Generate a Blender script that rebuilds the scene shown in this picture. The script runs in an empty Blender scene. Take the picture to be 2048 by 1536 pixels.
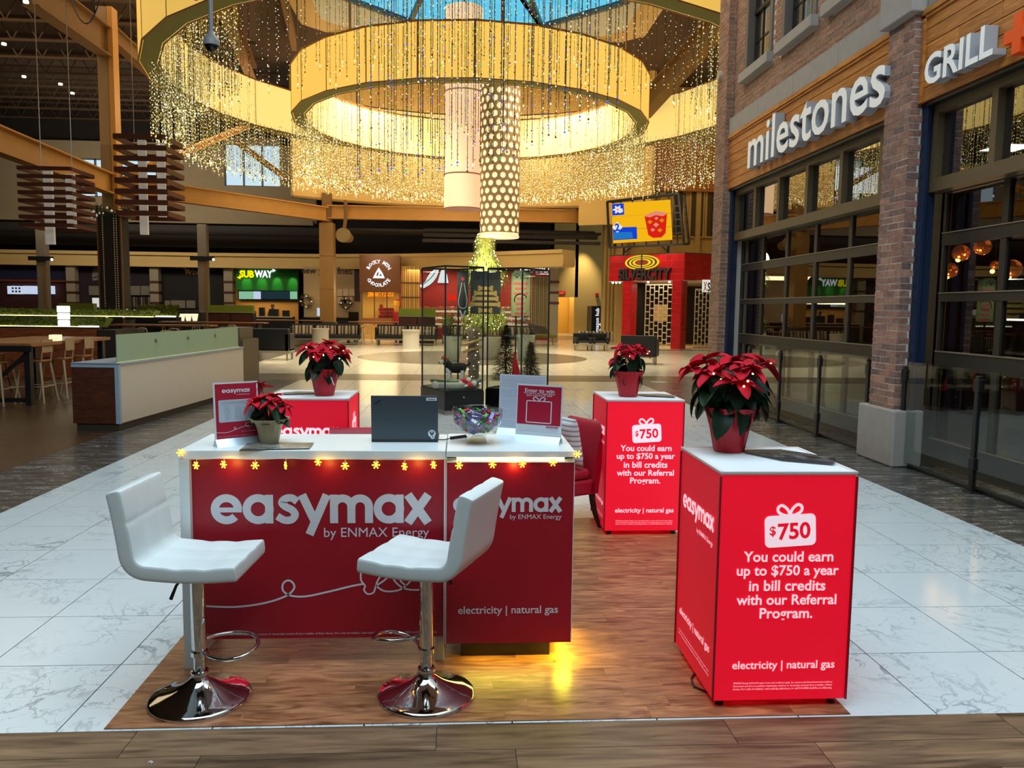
import bpy, bmesh, math, random
import numpy as np
from mathutils import Vector, Matrix, Euler

random.seed(7)
rng = np.random.default_rng(7)
SC = bpy.context.scene
COL = SC.collection
PI = math.pi

# ------------------------------------------------------------------ camera, world, lights, exposure
FPX, PITCH, ROLL, YAW, EYE = 1590.68, 0.094253, 0.012951, 0.063792, 1.711   # 27 mm phone lens, eye height in metres
cd = bpy.data.cameras.new('camera')
cd.sensor_fit = 'HORIZONTAL'
cd.sensor_width = 36.0
cd.lens = FPX / 2048 * 36.0
cd.clip_start, cd.clip_end = 0.05, 300
cam = bpy.data.objects.new('camera', cd)
cam.matrix_world = (Matrix.Translation((0, 0, EYE)) @ Matrix.Rotation(-YAW, 4, 'Z')
                    @ Matrix.Rotation(PI / 2 - PITCH, 4, 'X') @ Matrix.Rotation(ROLL, 4, 'Z'))
COL.objects.link(cam)
SC.camera = cam

SC.view_settings.view_transform = 'Standard'
SC.view_settings.look = 'None'
SC.view_settings.exposure = 0.0
SC.view_settings.gamma = 1.0
SC.view_settings.use_curve_mapping = False
cy = SC.cycles
cy.max_bounces, cy.diffuse_bounces, cy.glossy_bounces = 7, 3, 4
cy.transmission_bounces, cy.transparent_max_bounces = 5, 24
cy.caustics_reflective = cy.caustics_refractive = False
cy.sample_clamp_indirect = 6.0

w = bpy.data.worlds.new('overcast_sky')
SC.world = w
w.use_nodes = True
wn = w.node_tree.nodes
wl = w.node_tree.links
bg = wn['Background']
tc = wn.new('ShaderNodeTexCoord')
sx = wn.new('ShaderNodeSeparateXYZ')
cr = wn.new('ShaderNodeValToRGB')
cr.color_ramp.elements[0].position, cr.color_ramp.elements[0].color = 0.0, (0.50, 0.66, 0.74, 1)
cr.color_ramp.elements[1].position, cr.color_ramp.elements[1].color = 0.5, (0.44, 0.80, 0.96, 1)
wl.new(tc.outputs['Generated'], sx.inputs[0])
wl.new(sx.outputs['Z'], cr.inputs[0])
wl.new(cr.outputs[0], bg.inputs[0])
bg.inputs[1].default_value = 1.0

def lamp(name, kind, loc, energy, color, size=1.0, rot=(0, 0, 0), size_y=None, spot=None, blend=.5):
    l = bpy.data.lights.new(name, kind)
    l.energy, l.color = energy, color
    if kind == 'AREA':
        l.size = size
        if size_y:
            l.shape, l.size_y = 'RECTANGLE', size_y
    else:
        l.shadow_soft_size = size
    if kind == 'SPOT':
        l.spot_size, l.spot_blend = spot, blend
    o = bpy.data.objects.new(name, l)
    o.location, o.rotation_euler = loc, rot
    COL.objects.link(o)
    return o

WARM = (1.0, .80, .50)
# daylight through the mall's front roof glazing, above and behind the kiosk
lamp('roof_glazing_daylight', 'AREA', (0.5, 1.0, 11.0), 1500, (.80, .93, 1.0), 11, (math.radians(0), 0, 0), 9)
# warm lamps over the plaza and the shops
for x_, y_ in ((-2.9, 25.2), (3.4, 25.2), (-2.9, 30.8), (3.4, 30.8)):
    lamp('plaza_fill_spot', 'SPOT', (x_, y_, 12.2), 3300, (1.0, .87, .66), .3, (0, 0, 0), spot=math.radians(82), blend=.6)  # added fill spots brightening the plaza floor, cones kept inside the rings
for x_, y_, e_ in ((-6.5, 33.5, 90), (0, 36.5, 110), (6.2, 33.0, 110), (-5, 22.0, 60), (5.5, 20.5, 60)):
    lamp('shop_row_light', 'AREA', (x_, y_, 6.4), e_, (1.0, .84, .60), 1.0, (math.radians(35) if y_ > 30 else 0, 0, 0))
lamp('concourse_downlight', 'AREA', (0.0, 14.5, 10.5), 420, (1.0, .90, .74), 6, (0, 0, 0), 4)

# ------------------------------------------------------------------ picture rays -> real places
def ray(px, py):
    x, y = (px - 1024) / FPX, -(py - 768) / FPX
    c, s = math.cos(ROLL), math.sin(ROLL)
    x, y = x * c - y * s, x * s + y * c
    X, Y, Z = x, math.cos(PITCH) + y * math.sin(PITCH), -math.sin(PITCH) + y * math.cos(PITCH)
    c, s = math.cos(YAW), math.sin(YAW)
    return Vector((X * c + Y * s, -X * s + Y * c, Z))
O = Vector((0, 0, EYE))
def aZ(px, py, z=0.0):
    d = ray(px, py); return O + d * ((z - EYE) / d.z)
def aY(px, py, Y):
    d = ray(px, py); return O + d * (Y / d.y)
def aX(px, py, X):
    d = ray(px, py); return O + d * (X / d.x)

# ------------------------------------------------------------------ colours and materials
def lin(r, g=None, b=None):
    if g is None:
        r, g, b = r
    f = lambda c: (c / 255 / 12.92) if c / 255 <= .04045 else ((c / 255 + .055) / 1.055) ** 2.4
    return (f(r), f(g), f(b), 1.0)

MATS = {}
def base(name):
    m = bpy.data.materials.new(name)
    m.use_nodes = True
    MATS[name] = m
    return m, m.node_tree.nodes, m.node_tree.links, m.node_tree.nodes['Principled BSDF']

def mat(name, col, rough=.5, metal=0.0, emit=0.0, ecol=None, var=.12, scale=6.0, bump=0.0, bscale=60.0, spec=.5,
        stretch=None, coat=0.0, rand=0.0):
    """plain surface with procedural colour variation and fine relief"""
    m, n, l, p = base(name)
    c = lin(col)
    t = n.new('ShaderNodeTexCoord')
    src = t.outputs['Object']
    if stretch:
        mp = n.new('ShaderNodeMapping'); mp.inputs['Scale'].default_value = stretch
        l.new(src, mp.inputs[0]); src = mp.outputs[0]
    if var > 0:
        nz = n.new('ShaderNodeTexNoise'); nz.inputs['Scale'].default_value = scale; nz.inputs['Detail'].default_value = 4
        l.new(src, nz.inputs['Vector'])
        mx = n.new('ShaderNodeMix'); mx.data_type = 'RGBA'
        mx.inputs[6].default_value = tuple(max(0, v * (1 - var)) for v in c[:3]) + (1,)
        mx.inputs[7].default_value = tuple(min(1, v * (1 + var)) for v in c[:3]) + (1,)
        l.new(nz.outputs[0], mx.inputs[0])
        out = mx.outputs[2]
        if rand:
            oi = n.new('ShaderNodeObjectInfo')
            hs = n.new('ShaderNodeHueSaturation')
            mr = n.new('ShaderNodeMapRange'); mr.inputs['To Min'].default_value = 1 - rand; mr.inputs['To Max'].default_value = 1 + rand
            l.new(oi.outputs['Random'], mr.inputs[0]); l.new(mr.outputs[0], hs.inputs['Value'])
            l.new(out, hs.inputs['Color']); out = hs.outputs[0]
        l.new(out, p.inputs['Base Color'])
    else:
        p.inputs['Base Color'].default_value = c
    p.inputs['Roughness'].default_value = rough
    p.inputs['Metallic'].default_value = metal
    p.inputs['Specular IOR Level'].default_value = spec
    p.inputs['Coat Weight'].default_value = coat
    if emit:
        p.inputs['Emission Color'].default_value = lin(ecol or col)
        p.inputs['Emission Strength'].default_value = emit
    if bump:
        b = n.new('ShaderNodeBump'); b.inputs['Strength'].default_value = bump; b.inputs['Distance'].default_value = .01
        bn = n.new('ShaderNodeTexNoise'); bn.inputs['Scale'].default_value = bscale; bn.inputs['Detail'].default_value = 5
        l.new(src, bn.inputs['Vector']); l.new(bn.outputs[0], b.inputs['Height']); l.new(b.outputs[0], p.inputs['Normal'])
    return m

def glow(name, col, strength, sampled=True):
    m, n, l, p = base(name)
    n.remove(p)
    e = n.new('ShaderNodeEmission'); e.inputs[0].default_value = lin(col); e.inputs[1].default_value = strength
    l.new(e.outputs[0], n['Material Output'].inputs[0])
    if not sampled:
        m.cycles.emission_sampling = 'NONE'
    return m

def glass(name, tint=(1, 1, 1), refl=1.5, minr=0.0, rough=0.0):
    """thin pane: transparent with a fresnel mirror layer"""
    m, n, l, p = base(name)
    n.remove(p)
    tr = n.new('ShaderNodeBsdfTransparent'); tr.inputs[0].default_value = tuple(tint) + (1,)
    gl = n.new('ShaderNodeBsdfGlossy'); gl.inputs['Roughness'].default_value = rough
    fr = n.new('ShaderNodeFresnel'); fr.inputs[0].default_value = refl
    mr = n.new('ShaderNodeMapRange'); mr.inputs['To Min'].default_value = minr
    l.new(fr.outputs[0], mr.inputs[0])
    ge = n.new('ShaderNodeNewGeometry'); iv = n.new('ShaderNodeMath'); iv.operation = 'SUBTRACT'; iv.inputs[0].default_value = 1
    l.new(ge.outputs['Backfacing'], iv.inputs[1])
    mu = n.new('ShaderNodeMath'); mu.operation = 'MULTIPLY'; l.new(mr.outputs[0], mu.inputs[0]); l.new(iv.outputs[0], mu.inputs[1])
    mx = n.new('ShaderNodeMixShader')
    l.new(mu.outputs[0], mx.inputs[0]); l.new(tr.outputs[0], mx.inputs[1]); l.new(gl.outputs[0], mx.inputs[2])
    l.new(mx.outputs[0], n['Material Output'].inputs[0])
    return m

def wood(name, c0, c1, rough=.45, axis=0, scale=5.0, rand=.15, coat=0.0, streak=14.0):
    m, n, l, p = base(name)
    t = n.new('ShaderNodeTexCoord'); oi = n.new('ShaderNodeObjectInfo')
    mp = n.new('ShaderNodeMapping')
    s = [streak, streak, streak]; s[axis] = 1.0
    mp.inputs['Scale'].default_value = s
    ml = n.new('ShaderNodeMath'); ml.operation = 'MULTIPLY'; ml.inputs[1].default_value = 37.0
    l.new(oi.outputs['Random'], ml.inputs[0]); l.new(t.outputs['Object'], mp.inputs[0])
    nz = n.new('ShaderNodeTexNoise'); nz.noise_dimensions = '4D'
    nz.inputs['Scale'].default_value = scale; nz.inputs['Detail'].default_value = 6; nz.inputs['Distortion'].default_value = 1.2
    l.new(mp.outputs[0], nz.inputs['Vector']); l.new(ml.outputs[0], nz.inputs['W'])
    r = n.new('ShaderNodeValToRGB')
    r.color_ramp.elements[0].position, r.color_ramp.elements[0].color = .33, lin(c0)
    r.color_ramp.elements[1].position, r.color_ramp.elements[1].color = .66, lin(c1)
    l.new(nz.outputs[0], r.inputs[0])
    hs = n.new('ShaderNodeHueSaturation'); mr = n.new('ShaderNodeMapRange')
    mr.inputs['To Min'].default_value, mr.inputs['To Max'].default_value = 1 - rand, 1 + rand
    l.new(oi.outputs['Random'], mr.inputs[0]); l.new(mr.outputs[0], hs.inputs['Value']); l.new(r.outputs[0], hs.inputs['Color'])
    l.new(hs.outputs[0], p.inputs['Base Color'])
    p.inputs['Roughness'].default_value = rough
    p.inputs['Coat Weight'].default_value = coat
    b = n.new('ShaderNodeBump'); b.inputs['Strength'].default_value = .08; b.inputs['Distance'].default_value = .005
    l.new(nz.outputs[0], b.inputs['Height']); l.new(b.outputs[0], p.inputs['Normal'])
    return m

def marble(name, ground, vein, rough, thin=.018, scale=1.6, soft=.5, grid=0.0, stretch=(1, 1, 1), rot=.5, warp=2.4):
    m, n, l, p = base(name)
    t = n.new('ShaderNodeTexCoord'); oi = n.new('ShaderNodeObjectInfo')
    mp = n.new('ShaderNodeMapping'); mp.inputs['Rotation'].default_value = (0, 0, rot); mp.inputs['Scale'].default_value = stretch
    l.new(t.outputs['Object'], mp.inputs[0])
    ml = n.new('ShaderNodeMath'); ml.operation = 'MULTIPLY'; ml.inputs[1].default_value = 61.0
    l.new(oi.outputs['Random'], ml.inputs[0])
    def ridge(sc, w0, det, dis):
        nz = n.new('ShaderNodeTexNoise'); nz.noise_dimensions = '4D'
        nz.inputs['Scale'].default_value = sc; nz.inputs['Detail'].default_value = det; nz.inputs['Distortion'].default_value = dis
        l.new(mp.outputs[0], nz.inputs['Vector']); l.new(ml.outputs[0], nz.inputs['W'])
        a = n.new('ShaderNodeMath'); a.operation = 'SUBTRACT'; a.inputs[1].default_value = .5
        b = n.new('ShaderNodeMath'); b.operation = 'ABSOLUTE'
        c = n.new('ShaderNodeMapRange'); c.inputs['From Max'].default_value = w0; c.inputs['To Min'].default_value = 1; c.inputs['To Max'].default_value = 0
        l.new(nz.outputs[0], a.inputs[0]); l.new(a.outputs[0], b.inputs[0]); l.new(b.outputs[0], c.inputs[0])
        return c.outputs[0]
    v1 = ridge(scale, thin, 5, warp)
    v2 = ridge(scale * 2.3, thin * .6, 6, warp)
    msk = n.new('ShaderNodeTexNoise'); msk.noise_dimensions = '4D'; msk.inputs['Scale'].default_value = scale * .9
    l.new(mp.outputs[0], msk.inputs['Vector']); l.new(ml.outputs[0], msk.inputs['W'])
    mr = n.new('ShaderNodeMapRange'); mr.inputs['From Min'].default_value = .42; mr.inputs['From Max'].default_value = .68
    l.new(msk.outputs[0], mr.inputs[0])
    ad = n.new('ShaderNodeMath'); ad.operation = 'MAXIMUM'; l.new(v1, ad.inputs[0]); l.new(v2, ad.inputs[1])
    mm = n.new('ShaderNodeMath'); mm.operation = 'MULTIPLY'; l.new(ad.outputs[0], mm.inputs[0]); l.new(mr.outputs[0], mm.inputs[1])
    sf = n.new('ShaderNodeMath'); sf.operation = 'MULTIPLY'; sf.inputs[1].default_value = soft; l.new(mm.outputs[0], sf.inputs[0])
    mx = n.new('ShaderNodeMix'); mx.data_type = 'RGBA'
    mx.inputs[6].default_value = lin(ground); mx.inputs[7].default_value = lin(vein)
    l.new(sf.outputs[0], mx.inputs[0])
    out = mx.outputs[2]
    if grid:
        br = n.new('ShaderNodeTexBrick'); br.offset = 0; br.inputs['Scale'].default_value = 1
        br.inputs['Brick Width'].default_value = grid; br.inputs['Row Height'].default_value = grid
        br.inputs['Mortar Size'].default_value = .006
        br.inputs['Color1'].default_value = br.inputs['Color2'].default_value = (1, 1, 1, 1)
        br.inputs['Mortar'].default_value = (.55, .53, .5, 1)
        l.new(t.outputs['Object'], br.inputs[0])
        mu = n.new('ShaderNodeMix'); mu.data_type = 'RGBA'; mu.blend_type = 'MULTIPLY'; mu.inputs[0].default_value = 1
        l.new(out, mu.inputs[6]); l.new(br.outputs[0], mu.inputs[7]); out = mu.outputs[2]
    l.new(out, p.inputs['Base Color'])
    p.inputs['Roughness'].default_value = rough
    return m

def brickmat(name, cols, rough=.85):
    m, n, l, p = base(name)
    oi = n.new('ShaderNodeObjectInfo'); t = n.new('ShaderNodeTexCoord')
    vo = n.new('ShaderNodeTexWhiteNoise'); vo.noise_dimensions = '3D'
    g = n.new('ShaderNodeNewGeometry')
    ad = n.new('ShaderNodeMath'); ad.operation = 'ADD'
    l.new(oi.outputs['Random'], ad.inputs[0]); l.new(g.outputs['Random Per Island'], ad.inputs[1])
    fr = n.new('ShaderNodeMath'); fr.operation = 'FRACT'; l.new(ad.outputs[0], fr.inputs[0])
    r = n.new('ShaderNodeValToRGB'); e = r.color_ramp.elements
    while len(e) < len(cols):
        e.new(.5)
    for i, c in enumerate(cols):
        e[i].position, e[i].color = i / (len(cols) - 1), lin(c)
    l.new(fr.outputs[0], r.inputs[0])
    nz = n.new('ShaderNodeTexNoise'); nz.inputs['Scale'].default_value = 22; nz.inputs['Detail'].default_value = 6
    l.new(t.outputs['Object'], nz.inputs['Vector'])
    mx = n.new('ShaderNodeMix'); mx.data_type = 'RGBA'; mx.blend_type = 'MULTIPLY'; mx.inputs[0].default_value = .55
    l.new(r.outputs[0], mx.inputs[6])
    nr = n.new('ShaderNodeValToRGB'); nr.color_ramp.elements[0].color = (.35, .33, .33, 1); nr.color_ramp.elements[1].color = (1.25, 1.2, 1.2, 1)
    nr.color_ramp.elements[0].position = .3; nr.color_ramp.elements[1].position = .62
    l.new(nz.outputs[0], nr.inputs[0]); l.new(nr.outputs[0], mx.inputs[7]); l.new(mx.outputs[2], p.inputs['Base Color'])
    p.inputs['Roughness'].default_value = rough
    b = n.new('ShaderNodeBump'); b.inputs['Strength'].default_value = .5; b.inputs['Distance'].default_value = .01
    l.new(nz.outputs[0], b.inputs['Height']); l.new(b.outputs[0], p.inputs['Normal'])
    return m

def stripes(name, cols, freq, axis=0, rough=.8):
    m, n, l, p = base(name)
    t = n.new('ShaderNodeTexCoord'); s = n.new('ShaderNodeSeparateXYZ'); l.new(t.outputs['Object'], s.inputs[0])
    a = n.new('ShaderNodeMath'); a.operation = 'MULTIPLY'; a.inputs[1].default_value = freq; l.new(s.outputs[axis], a.inputs[0])
    f = n.new('ShaderNodeMath'); f.operation = 'FRACT'; l.new(a.outputs[0], f.inputs[0])
    r = n.new('ShaderNodeValToRGB'); r.color_ramp.interpolation = 'CONSTANT'; e = r.color_ramp.elements
    while len(e) < len(cols):
        e.new(.5)
    for i, c in enumerate(cols):
        e[i].position, e[i].color = i / len(cols), lin(c)
    l.new(f.outputs[0], r.inputs[0]); l.new(r.outputs[0], p.inputs['Base Color'])
    p.inputs['Roughness'].default_value = rough
    return m

def backlit(name, col, strength, rough=.6, var=.10):
    """printed fabric face of a light box, lit evenly from inside"""
    return mat(name, col, rough, emit=strength, var=var, scale=2.0)

# ------------------------------------------------------------------ mesh builder
class MB:
    def __init__(self):
        self.v, self.f, self.mi, self.m = [], [], [], 0
    def add(self, vs, fs):
        o = len(self.v)
        self.v += [tuple(p) for p in vs]
        self.f += [tuple(i + o for i in f) for f in fs]
        self.mi += [self.m] * len(fs)
        return self
    def hexa(self, p):                     # 8 corners: bottom ring then top ring
        return self.add(p, [(3, 2, 1, 0), (4, 5, 6, 7), (0, 1, 5, 4), (1, 2, 6, 5), (2, 3, 7, 6), (3, 0, 4, 7)])
    def box(self, x0, y0, z0, x1, y1, z1):
        return self.hexa([(x0, y0, z0), (x1, y0, z0), (x1, y1, z0), (x0, y1, z0), (x0, y0, z1), (x1, y0, z1), (x1, y1, z1), (x0, y1, z1)])
    def obox(self, c, ux, uy, uz, sx, sy, sz):
        c, ux, uy, uz = Vector(c), Vector(ux) * sx / 2, Vector(uy) * sy / 2, Vector(uz) * sz / 2
        return self.hexa([c - ux - uy - uz, c + ux - uy - uz, c + ux + uy - uz, c - ux + uy - uz,
                          c - ux - uy + uz, c + ux - uy + uz, c + ux + uy + uz, c - ux + uy + uz])
    def bar(self, a, b, w, h, up=(0, 0, 1)):
        a, b = Vector(a), Vector(b); d = (b - a).normalized(); up = Vector(up)
        if abs(d.dot(up)) > .99: up = Vector((0, 1, 0))
        s = d.cross(up).normalized(); u = s.cross(d)
        return self.obox((a + b) / 2, d, s, u, (b - a).length, w, h)
    def quad(self, a, b, c, d):
        return self.add([a, b, c, d], [(0, 1, 2, 3)])
    def cyl(self, a, b, r0, r1=None, n=16, caps=True):
        a, b = Vector(a), Vector(b); r1 = r0 if r1 is None else r1
        d = (b - a).normalized(); t = Vector((1, 0, 0)) if abs(d.x) < .9 else Vector((0, 1, 0))
        s = d.cross(t).normalized(); u = d.cross(s)
        vs = []
        for c, r in ((a, r0), (b, r1)):
            vs += [c + (s * math.cos(2 * PI * i / n) + u * math.sin(2 * PI * i / n)) * r for i in range(n)]
        fs = [(i, (i + 1) % n, n + (i + 1) % n, n + i) for i in range(n)]
        if caps: fs += [tuple(range(n - 1, -1, -1)), tuple(range(n, 2 * n))]
        return self.add(vs, fs)
    def lathe(self, prof, n=32, c=(0, 0, 0), wob=None):
        c = Vector(c); vs, fs = [], []
        for j, (r, z) in enumerate(prof):
            for i in range(n):
                a = 2 * PI * i / n; q = r * (wob(a, j / (len(prof) - 1)) if wob else 1)
                vs.append(c + Vector((q * math.cos(a), q * math.sin(a), z)))
        for j in range(len(prof) - 1):
            for i in range(n):
                k = (i + 1) % n
                fs.append((j * n + i, j * n + k, (j + 1) * n + k, (j + 1) * n + i))
        if prof[0][0] > 1e-5: fs.append(tuple(range(n - 1, -1, -1)))
        return self.add(vs, fs)
    def tube(self, pts, r, n=8, closed=False):
        P = [Vector(p) for p in pts]; N = len(P); vs, fs = [], []
        prev = None
        for i, p in enumerate(P):
            a = P[i - 1] if (i > 0 or closed) else p
            b = P[(i + 1) % N] if (i < N - 1 or closed) else p
            d = (b - a).normalized()
            if prev is None:
                t = Vector((0, 0, 1)) if abs(d.z) < .9 else Vector((1, 0, 0))
                s = d.cross(t).normalized()
            else:
                s = (prev - d * prev.dot(d)).normalized()
            prev = s; u = d.cross(s)
            rr = r[i] if isinstance(r, (list, tuple)) else r
            vs += [p + (s * math.cos(2 * PI * k / n) + u * math.sin(2 * PI * k / n)) * rr for k in range(n)]
        M = N if closed else N - 1
        for i in range(M):
            j = (i + 1) % N
            for k in range(n):
                q = (k + 1) % n
                fs.append((i * n + k, i * n + q, j * n + q, j * n + k))
        if not closed:
            fs += [tuple(range(n - 1, -1, -1)), tuple((N - 1) * n + k for k in range(n))]
        return self.add(vs, fs)
    def sphere(self, c, r, n=12, m=8, sz=1.0):
        c = Vector(c); vs, fs = [c + Vector((0, 0, -r * sz))], []
        for j in range(1, m):
            a = PI * j / m
            vs += [c + Vector((r * math.sin(a) * math.cos(2 * PI * i / n), r * math.sin(a) * math.sin(2 * PI * i / n), -r * sz * math.cos(a))) for i in range(n)]
        vs.append(c + Vector((0, 0, r * sz)))
        fs += [(0, 1 + (i + 1) % n, 1 + i) for i in range(n)]
        for j in range(m - 2):
            for i in range(n):
                k = (i + 1) % n
                fs.append((1 + j * n + i, 1 + j * n + k, 1 + (j + 1) * n + k, 1 + (j + 1) * n + i))
        L = len(vs) - 1; b = 1 + (m - 2) * n
        fs += [(b + i, b + (i + 1) % n, L) for i in range(n)]
        return self.add(vs, fs)
    def prism(self, poly, off):            # planar polygon (3D points) extruded by vector off
        P = [Vector(p) for p in poly]; n = len(P); off = Vector(off)
        return self.add(P + [p + off for p in P], [tuple(range(n - 1, -1, -1)), tuple(range(n, 2 * n))] + [(i, (i + 1) % n, n + (i + 1) % n, n + i) for i in range(n)])
    def mesh(self, name, mats, smooth=None):
        me = bpy.data.meshes.new(name)
        me.from_pydata([tuple(p) for p in self.v], [], self.f)
        for m in (mats if isinstance(mats, (list, tuple)) else [mats]):
            me.materials.append(m)
        if any(self.mi): me.polygons.foreach_set('material_index', self.mi)
        if smooth is not None:
            me.polygons.foreach_set('use_smooth', [True] * len(me.polygons))
            me.set_sharp_from_angle(angle=math.radians(smooth))
        me.update()
        return me
    def build(self, name, mats, parent=None, smooth=None, bevel=0.0, local=False, seg=2):
        if parent is not None and not local:
            M = wm(parent).inverted()
            self.v = [tuple(M @ Vector(p)) for p in self.v]
        return link(name, self.mesh(name, mats, smooth), parent, bevel, seg)

def wm(o):
    M = Matrix.LocRotScale(o.location, o.rotation_euler, o.scale)
    return wm(o.parent) @ M if o.parent else M
CH = {}
def link(name, me, parent=None, bevel=0.0, seg=2):
    o = bpy.data.objects.new(name, me)
    if parent is not None:
        o.parent = parent
        CH.setdefault(parent.name, []).append(o)
    if bevel:
        b = o.modifiers.new('bevel', 'BEVEL'); b.width, b.segments, b.limit_method = bevel, seg, 'ANGLE'
        b.harden_normals = False
    COL.objects.link(o)
    return o
def tag(o, label, cat, group=None):
    o['label'], o['category'] = label, cat
    if group: o['group'] = group
    return o
def thing(name, label, cat, loc=(0, 0, 0), rz=0.0, group=None):
    o = bpy.data.objects.new(name, None)
    o.location, o.rotation_euler = loc, (0, 0, rz)
    o.empty_display_size = .05
    COL.objects.link(o)
    return tag(o, label, cat, group)
def struct(name, mb, m, parent=None, **k):
    o = mb.build(name, m, parent, **k)
    if parent is None: o['kind'] = 'structure'
    return o
def setting(name, loc=(0, 0, 0)):
    o = bpy.data.objects.new(name, None); o.location = loc; o['kind'] = 'structure'
    COL.objects.link(o); return o
def dup(root, loc, rz=0.0, label=None, group=None):
    def cp(o, par):
        c = o.copy(); COL.objects.link(c)
        if par is not None:
            c.parent = par
            CH.setdefault(par.name, []).append(c)
        for ch in KIDS(o): cp(ch, c)
        return c
    r = cp(root, None)
    r.location, r.rotation_euler = loc, (0, 0, rz)
    if label: r['label'] = label
    if group: r['group'] = group
    return r
def KIDS(o):
    return list(CH.get(o.name, []))
def rotz(a): return Matrix.Rotation(a, 4, 'Z')

# ------------------------------------------------------------------ lettering and line marks
class Frame:
    def __init__(s, o, u, v, lift=.0012):
        s.o, s.u, s.v = Vector(o), Vector(u).normalized(), Vector(v).normalized()
        s.n = s.u.cross(s.v).normalized(); s.v = s.n.cross(s.u); s.lift = lift
    def p(s, a, b, d=0.0): return s.o + s.u * a + s.v * b + s.n * (d + s.lift)
def text(parent, st, F, cu, cv, width=None, height=None, m=None, off=0.0, ext=0.0, shear=0.0, sp=1.0, name='lettering', mirror=False, maxw=None, res=3, line=1.0):
    c = bpy.data.curves.new('t', 'FONT'); c.body = st; c.size = 1.0; c.offset = off; c.shear = shear
    c.space_character = sp; c.resolution_u = res; c.align_x = 'CENTER'; c.space_line = line
    o = bpy.data.objects.new('t', c)
    me = bpy.data.meshes.new_from_object(o)
    bpy.data.objects.remove(o); bpy.data.curves.remove(c)
    V = np.empty(len(me.vertices) * 3); me.vertices.foreach_get('co', V); V = V.reshape(-1, 3)
    lo, hi = V.min(0), V.max(0)
    kx = width / (hi[0] - lo[0]) if width else height / (hi[1] - lo[1])
    ky = height / (hi[1] - lo[1]) if height else kx
    mx, my = (lo + hi)[:2] / 2
    F_ = [tuple(p.vertices) for p in me.polygons]
    bpy.data.meshes.remove(me)
    b = MB()
    sg = -1 if mirror else 1
    front = [F.p(cu + sg * (x - mx) * kx, cv + (y - my) * ky, ext) for x, y, _ in V]
    b.add(front, F_)
    if ext > 0:
        cnt = {}
        for f in F_:
            for i in range(len(f)):
                e = (f[i], f[(i + 1) % len(f)]); cnt[tuple(sorted(e))] = None if tuple(sorted(e)) in cnt else e
        es = [e for e in cnt.values() if e]
        bk = [F.p(cu + sg * (x - mx) * kx, cv + (y - my) * ky, 0) for x, y, _ in V]
        b.m = 1
        b.add(front + bk, [(e[0], e[0] + len(V), e[1] + len(V), e[1]) for e in es])
    return b.build(name, m, parent)
def ribbon(b, F, pts, wd, closed=False, d=0.0, s=1.0, o=(0, 0), ext=0.0):
    P = [Vector((x * s + o[0], y * s + o[1])) for x, y in pts]; N = len(P); L, R = [], []
    for i, p in enumerate(P):
        a = P[i - 1] if (i > 0 or closed) else None
        c = P[(i + 1) % N] if (i < N - 1 or closed) else None
        d1 = (p - a).normalized() if a is not None else None
        d2 = (c - p).normalized() if c is not None else None
        t = ((d1 + d2) if d1 is not None and d2 is not None else (d1 or d2)).normalized()
        nn = Vector((-t.y, t.x)); k = wd * s / 2
        if d1 is not None and d2 is not None: k /= max(.5, nn.dot(Vector((-d1.y, d1.x))))
        L.append(p + nn * k); R.append(p - nn * k)
    vs = [F.p(q.x, q.y, d) for q in L] + [F.p(q.x, q.y, d) for q in R]
    M = N if closed else N - 1
    b.add(vs, [(i, N + i, N + (i + 1) % N, (i + 1) % N) for i in range(M)])
def arc(cx, cy_, r, a0, a1, n=20, ry=None):
    ry = ry or r
    return [(cx + r * math.cos(math.radians(a0 + (a1 - a0) * i / n)), cy_ + ry * math.sin(math.radians(a0 + (a1 - a0) * i / n))) for i in range(n + 1)]
def spline(P, n=8):
    P = [Vector(p) for p in P]; out = []
    Q = [P[0] * 2 - P[1]] + P + [P[-1] * 2 - P[-2]]
    for i in range(1, len(Q) - 2):
        for k in range(n):
            t = k / n
            out.append(.5 * ((2 * Q[i]) + (Q[i + 1] - Q[i - 1]) * t + (2 * Q[i - 1] - 5 * Q[i] + 4 * Q[i + 1] - Q[i + 2]) * t * t + (3 * Q[i] - Q[i - 1] - 3 * Q[i + 1] + Q[i + 2]) * t ** 3))
    return [tuple(p) for p in out + [P[-1]]]
W_ = .274
def logo(parent, F, cu, cv, width, m, name='lettering'):
    """the rounded bold lower-case word 'easymax' drawn with strokes (x-height 1)"""
    b = MB(); r = .385; k = 0.0
    TOT = 7.36; s = width / TOT; o0 = (cu - width / 2, cv - .5 * s)
    def put(pts, dx, wd=W_, closed=False):
        nonlocal k; k += .00004
        ribbon(b, F, pts, wd, closed, k, s, (o0[0] + dx * s, o0[1]))
    x = -.01
    put(arc(.5, .5, r, 0, 318, 34), x); put([(.14, .475), (1.01, .475)], x, .17); x += 1.06            # e
    def A(x):
        put(arc(.5, .5, r, 0, 360, 36)[:-1], x, closed=True); put([(.87, 0), (.87, 1.0)], x)
    A(x); x += 1.08                                                                                       # a
    put(spline([(.74, .76), (.56, .885), (.34, .86), (.225, .72), (.36, .575), (.56, .47), (.66, .30), (.54, .13), (.30, .115), (.06, .25)], 5), x, .258); x += .80   # s
    put([(.10, 1.0), (.53, .06)], x, .29); put([(.94, 1.0), (.34, -.40)], x, .285); x += 1.05               # y
    put([(.13, 0), (.13, 1.0)], x); put([(.13, .5)] + arc(.42, .57, .30, 165, 0, 14) + [(.72, 0)], x)
    put([(.72, .5)] + arc(1.02, .57, .30, 165, 0, 14) + [(1.32, 0)], x); x += 1.50                          # m
    A(x); x += 1.05                                                                                       # a
    put([(.10, 1.0), (.80, 0)], x, .30); put([(.80, 1.0), (.10, 0)], x, .30)                               # x
    return b.build(name, m, parent)
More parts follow.
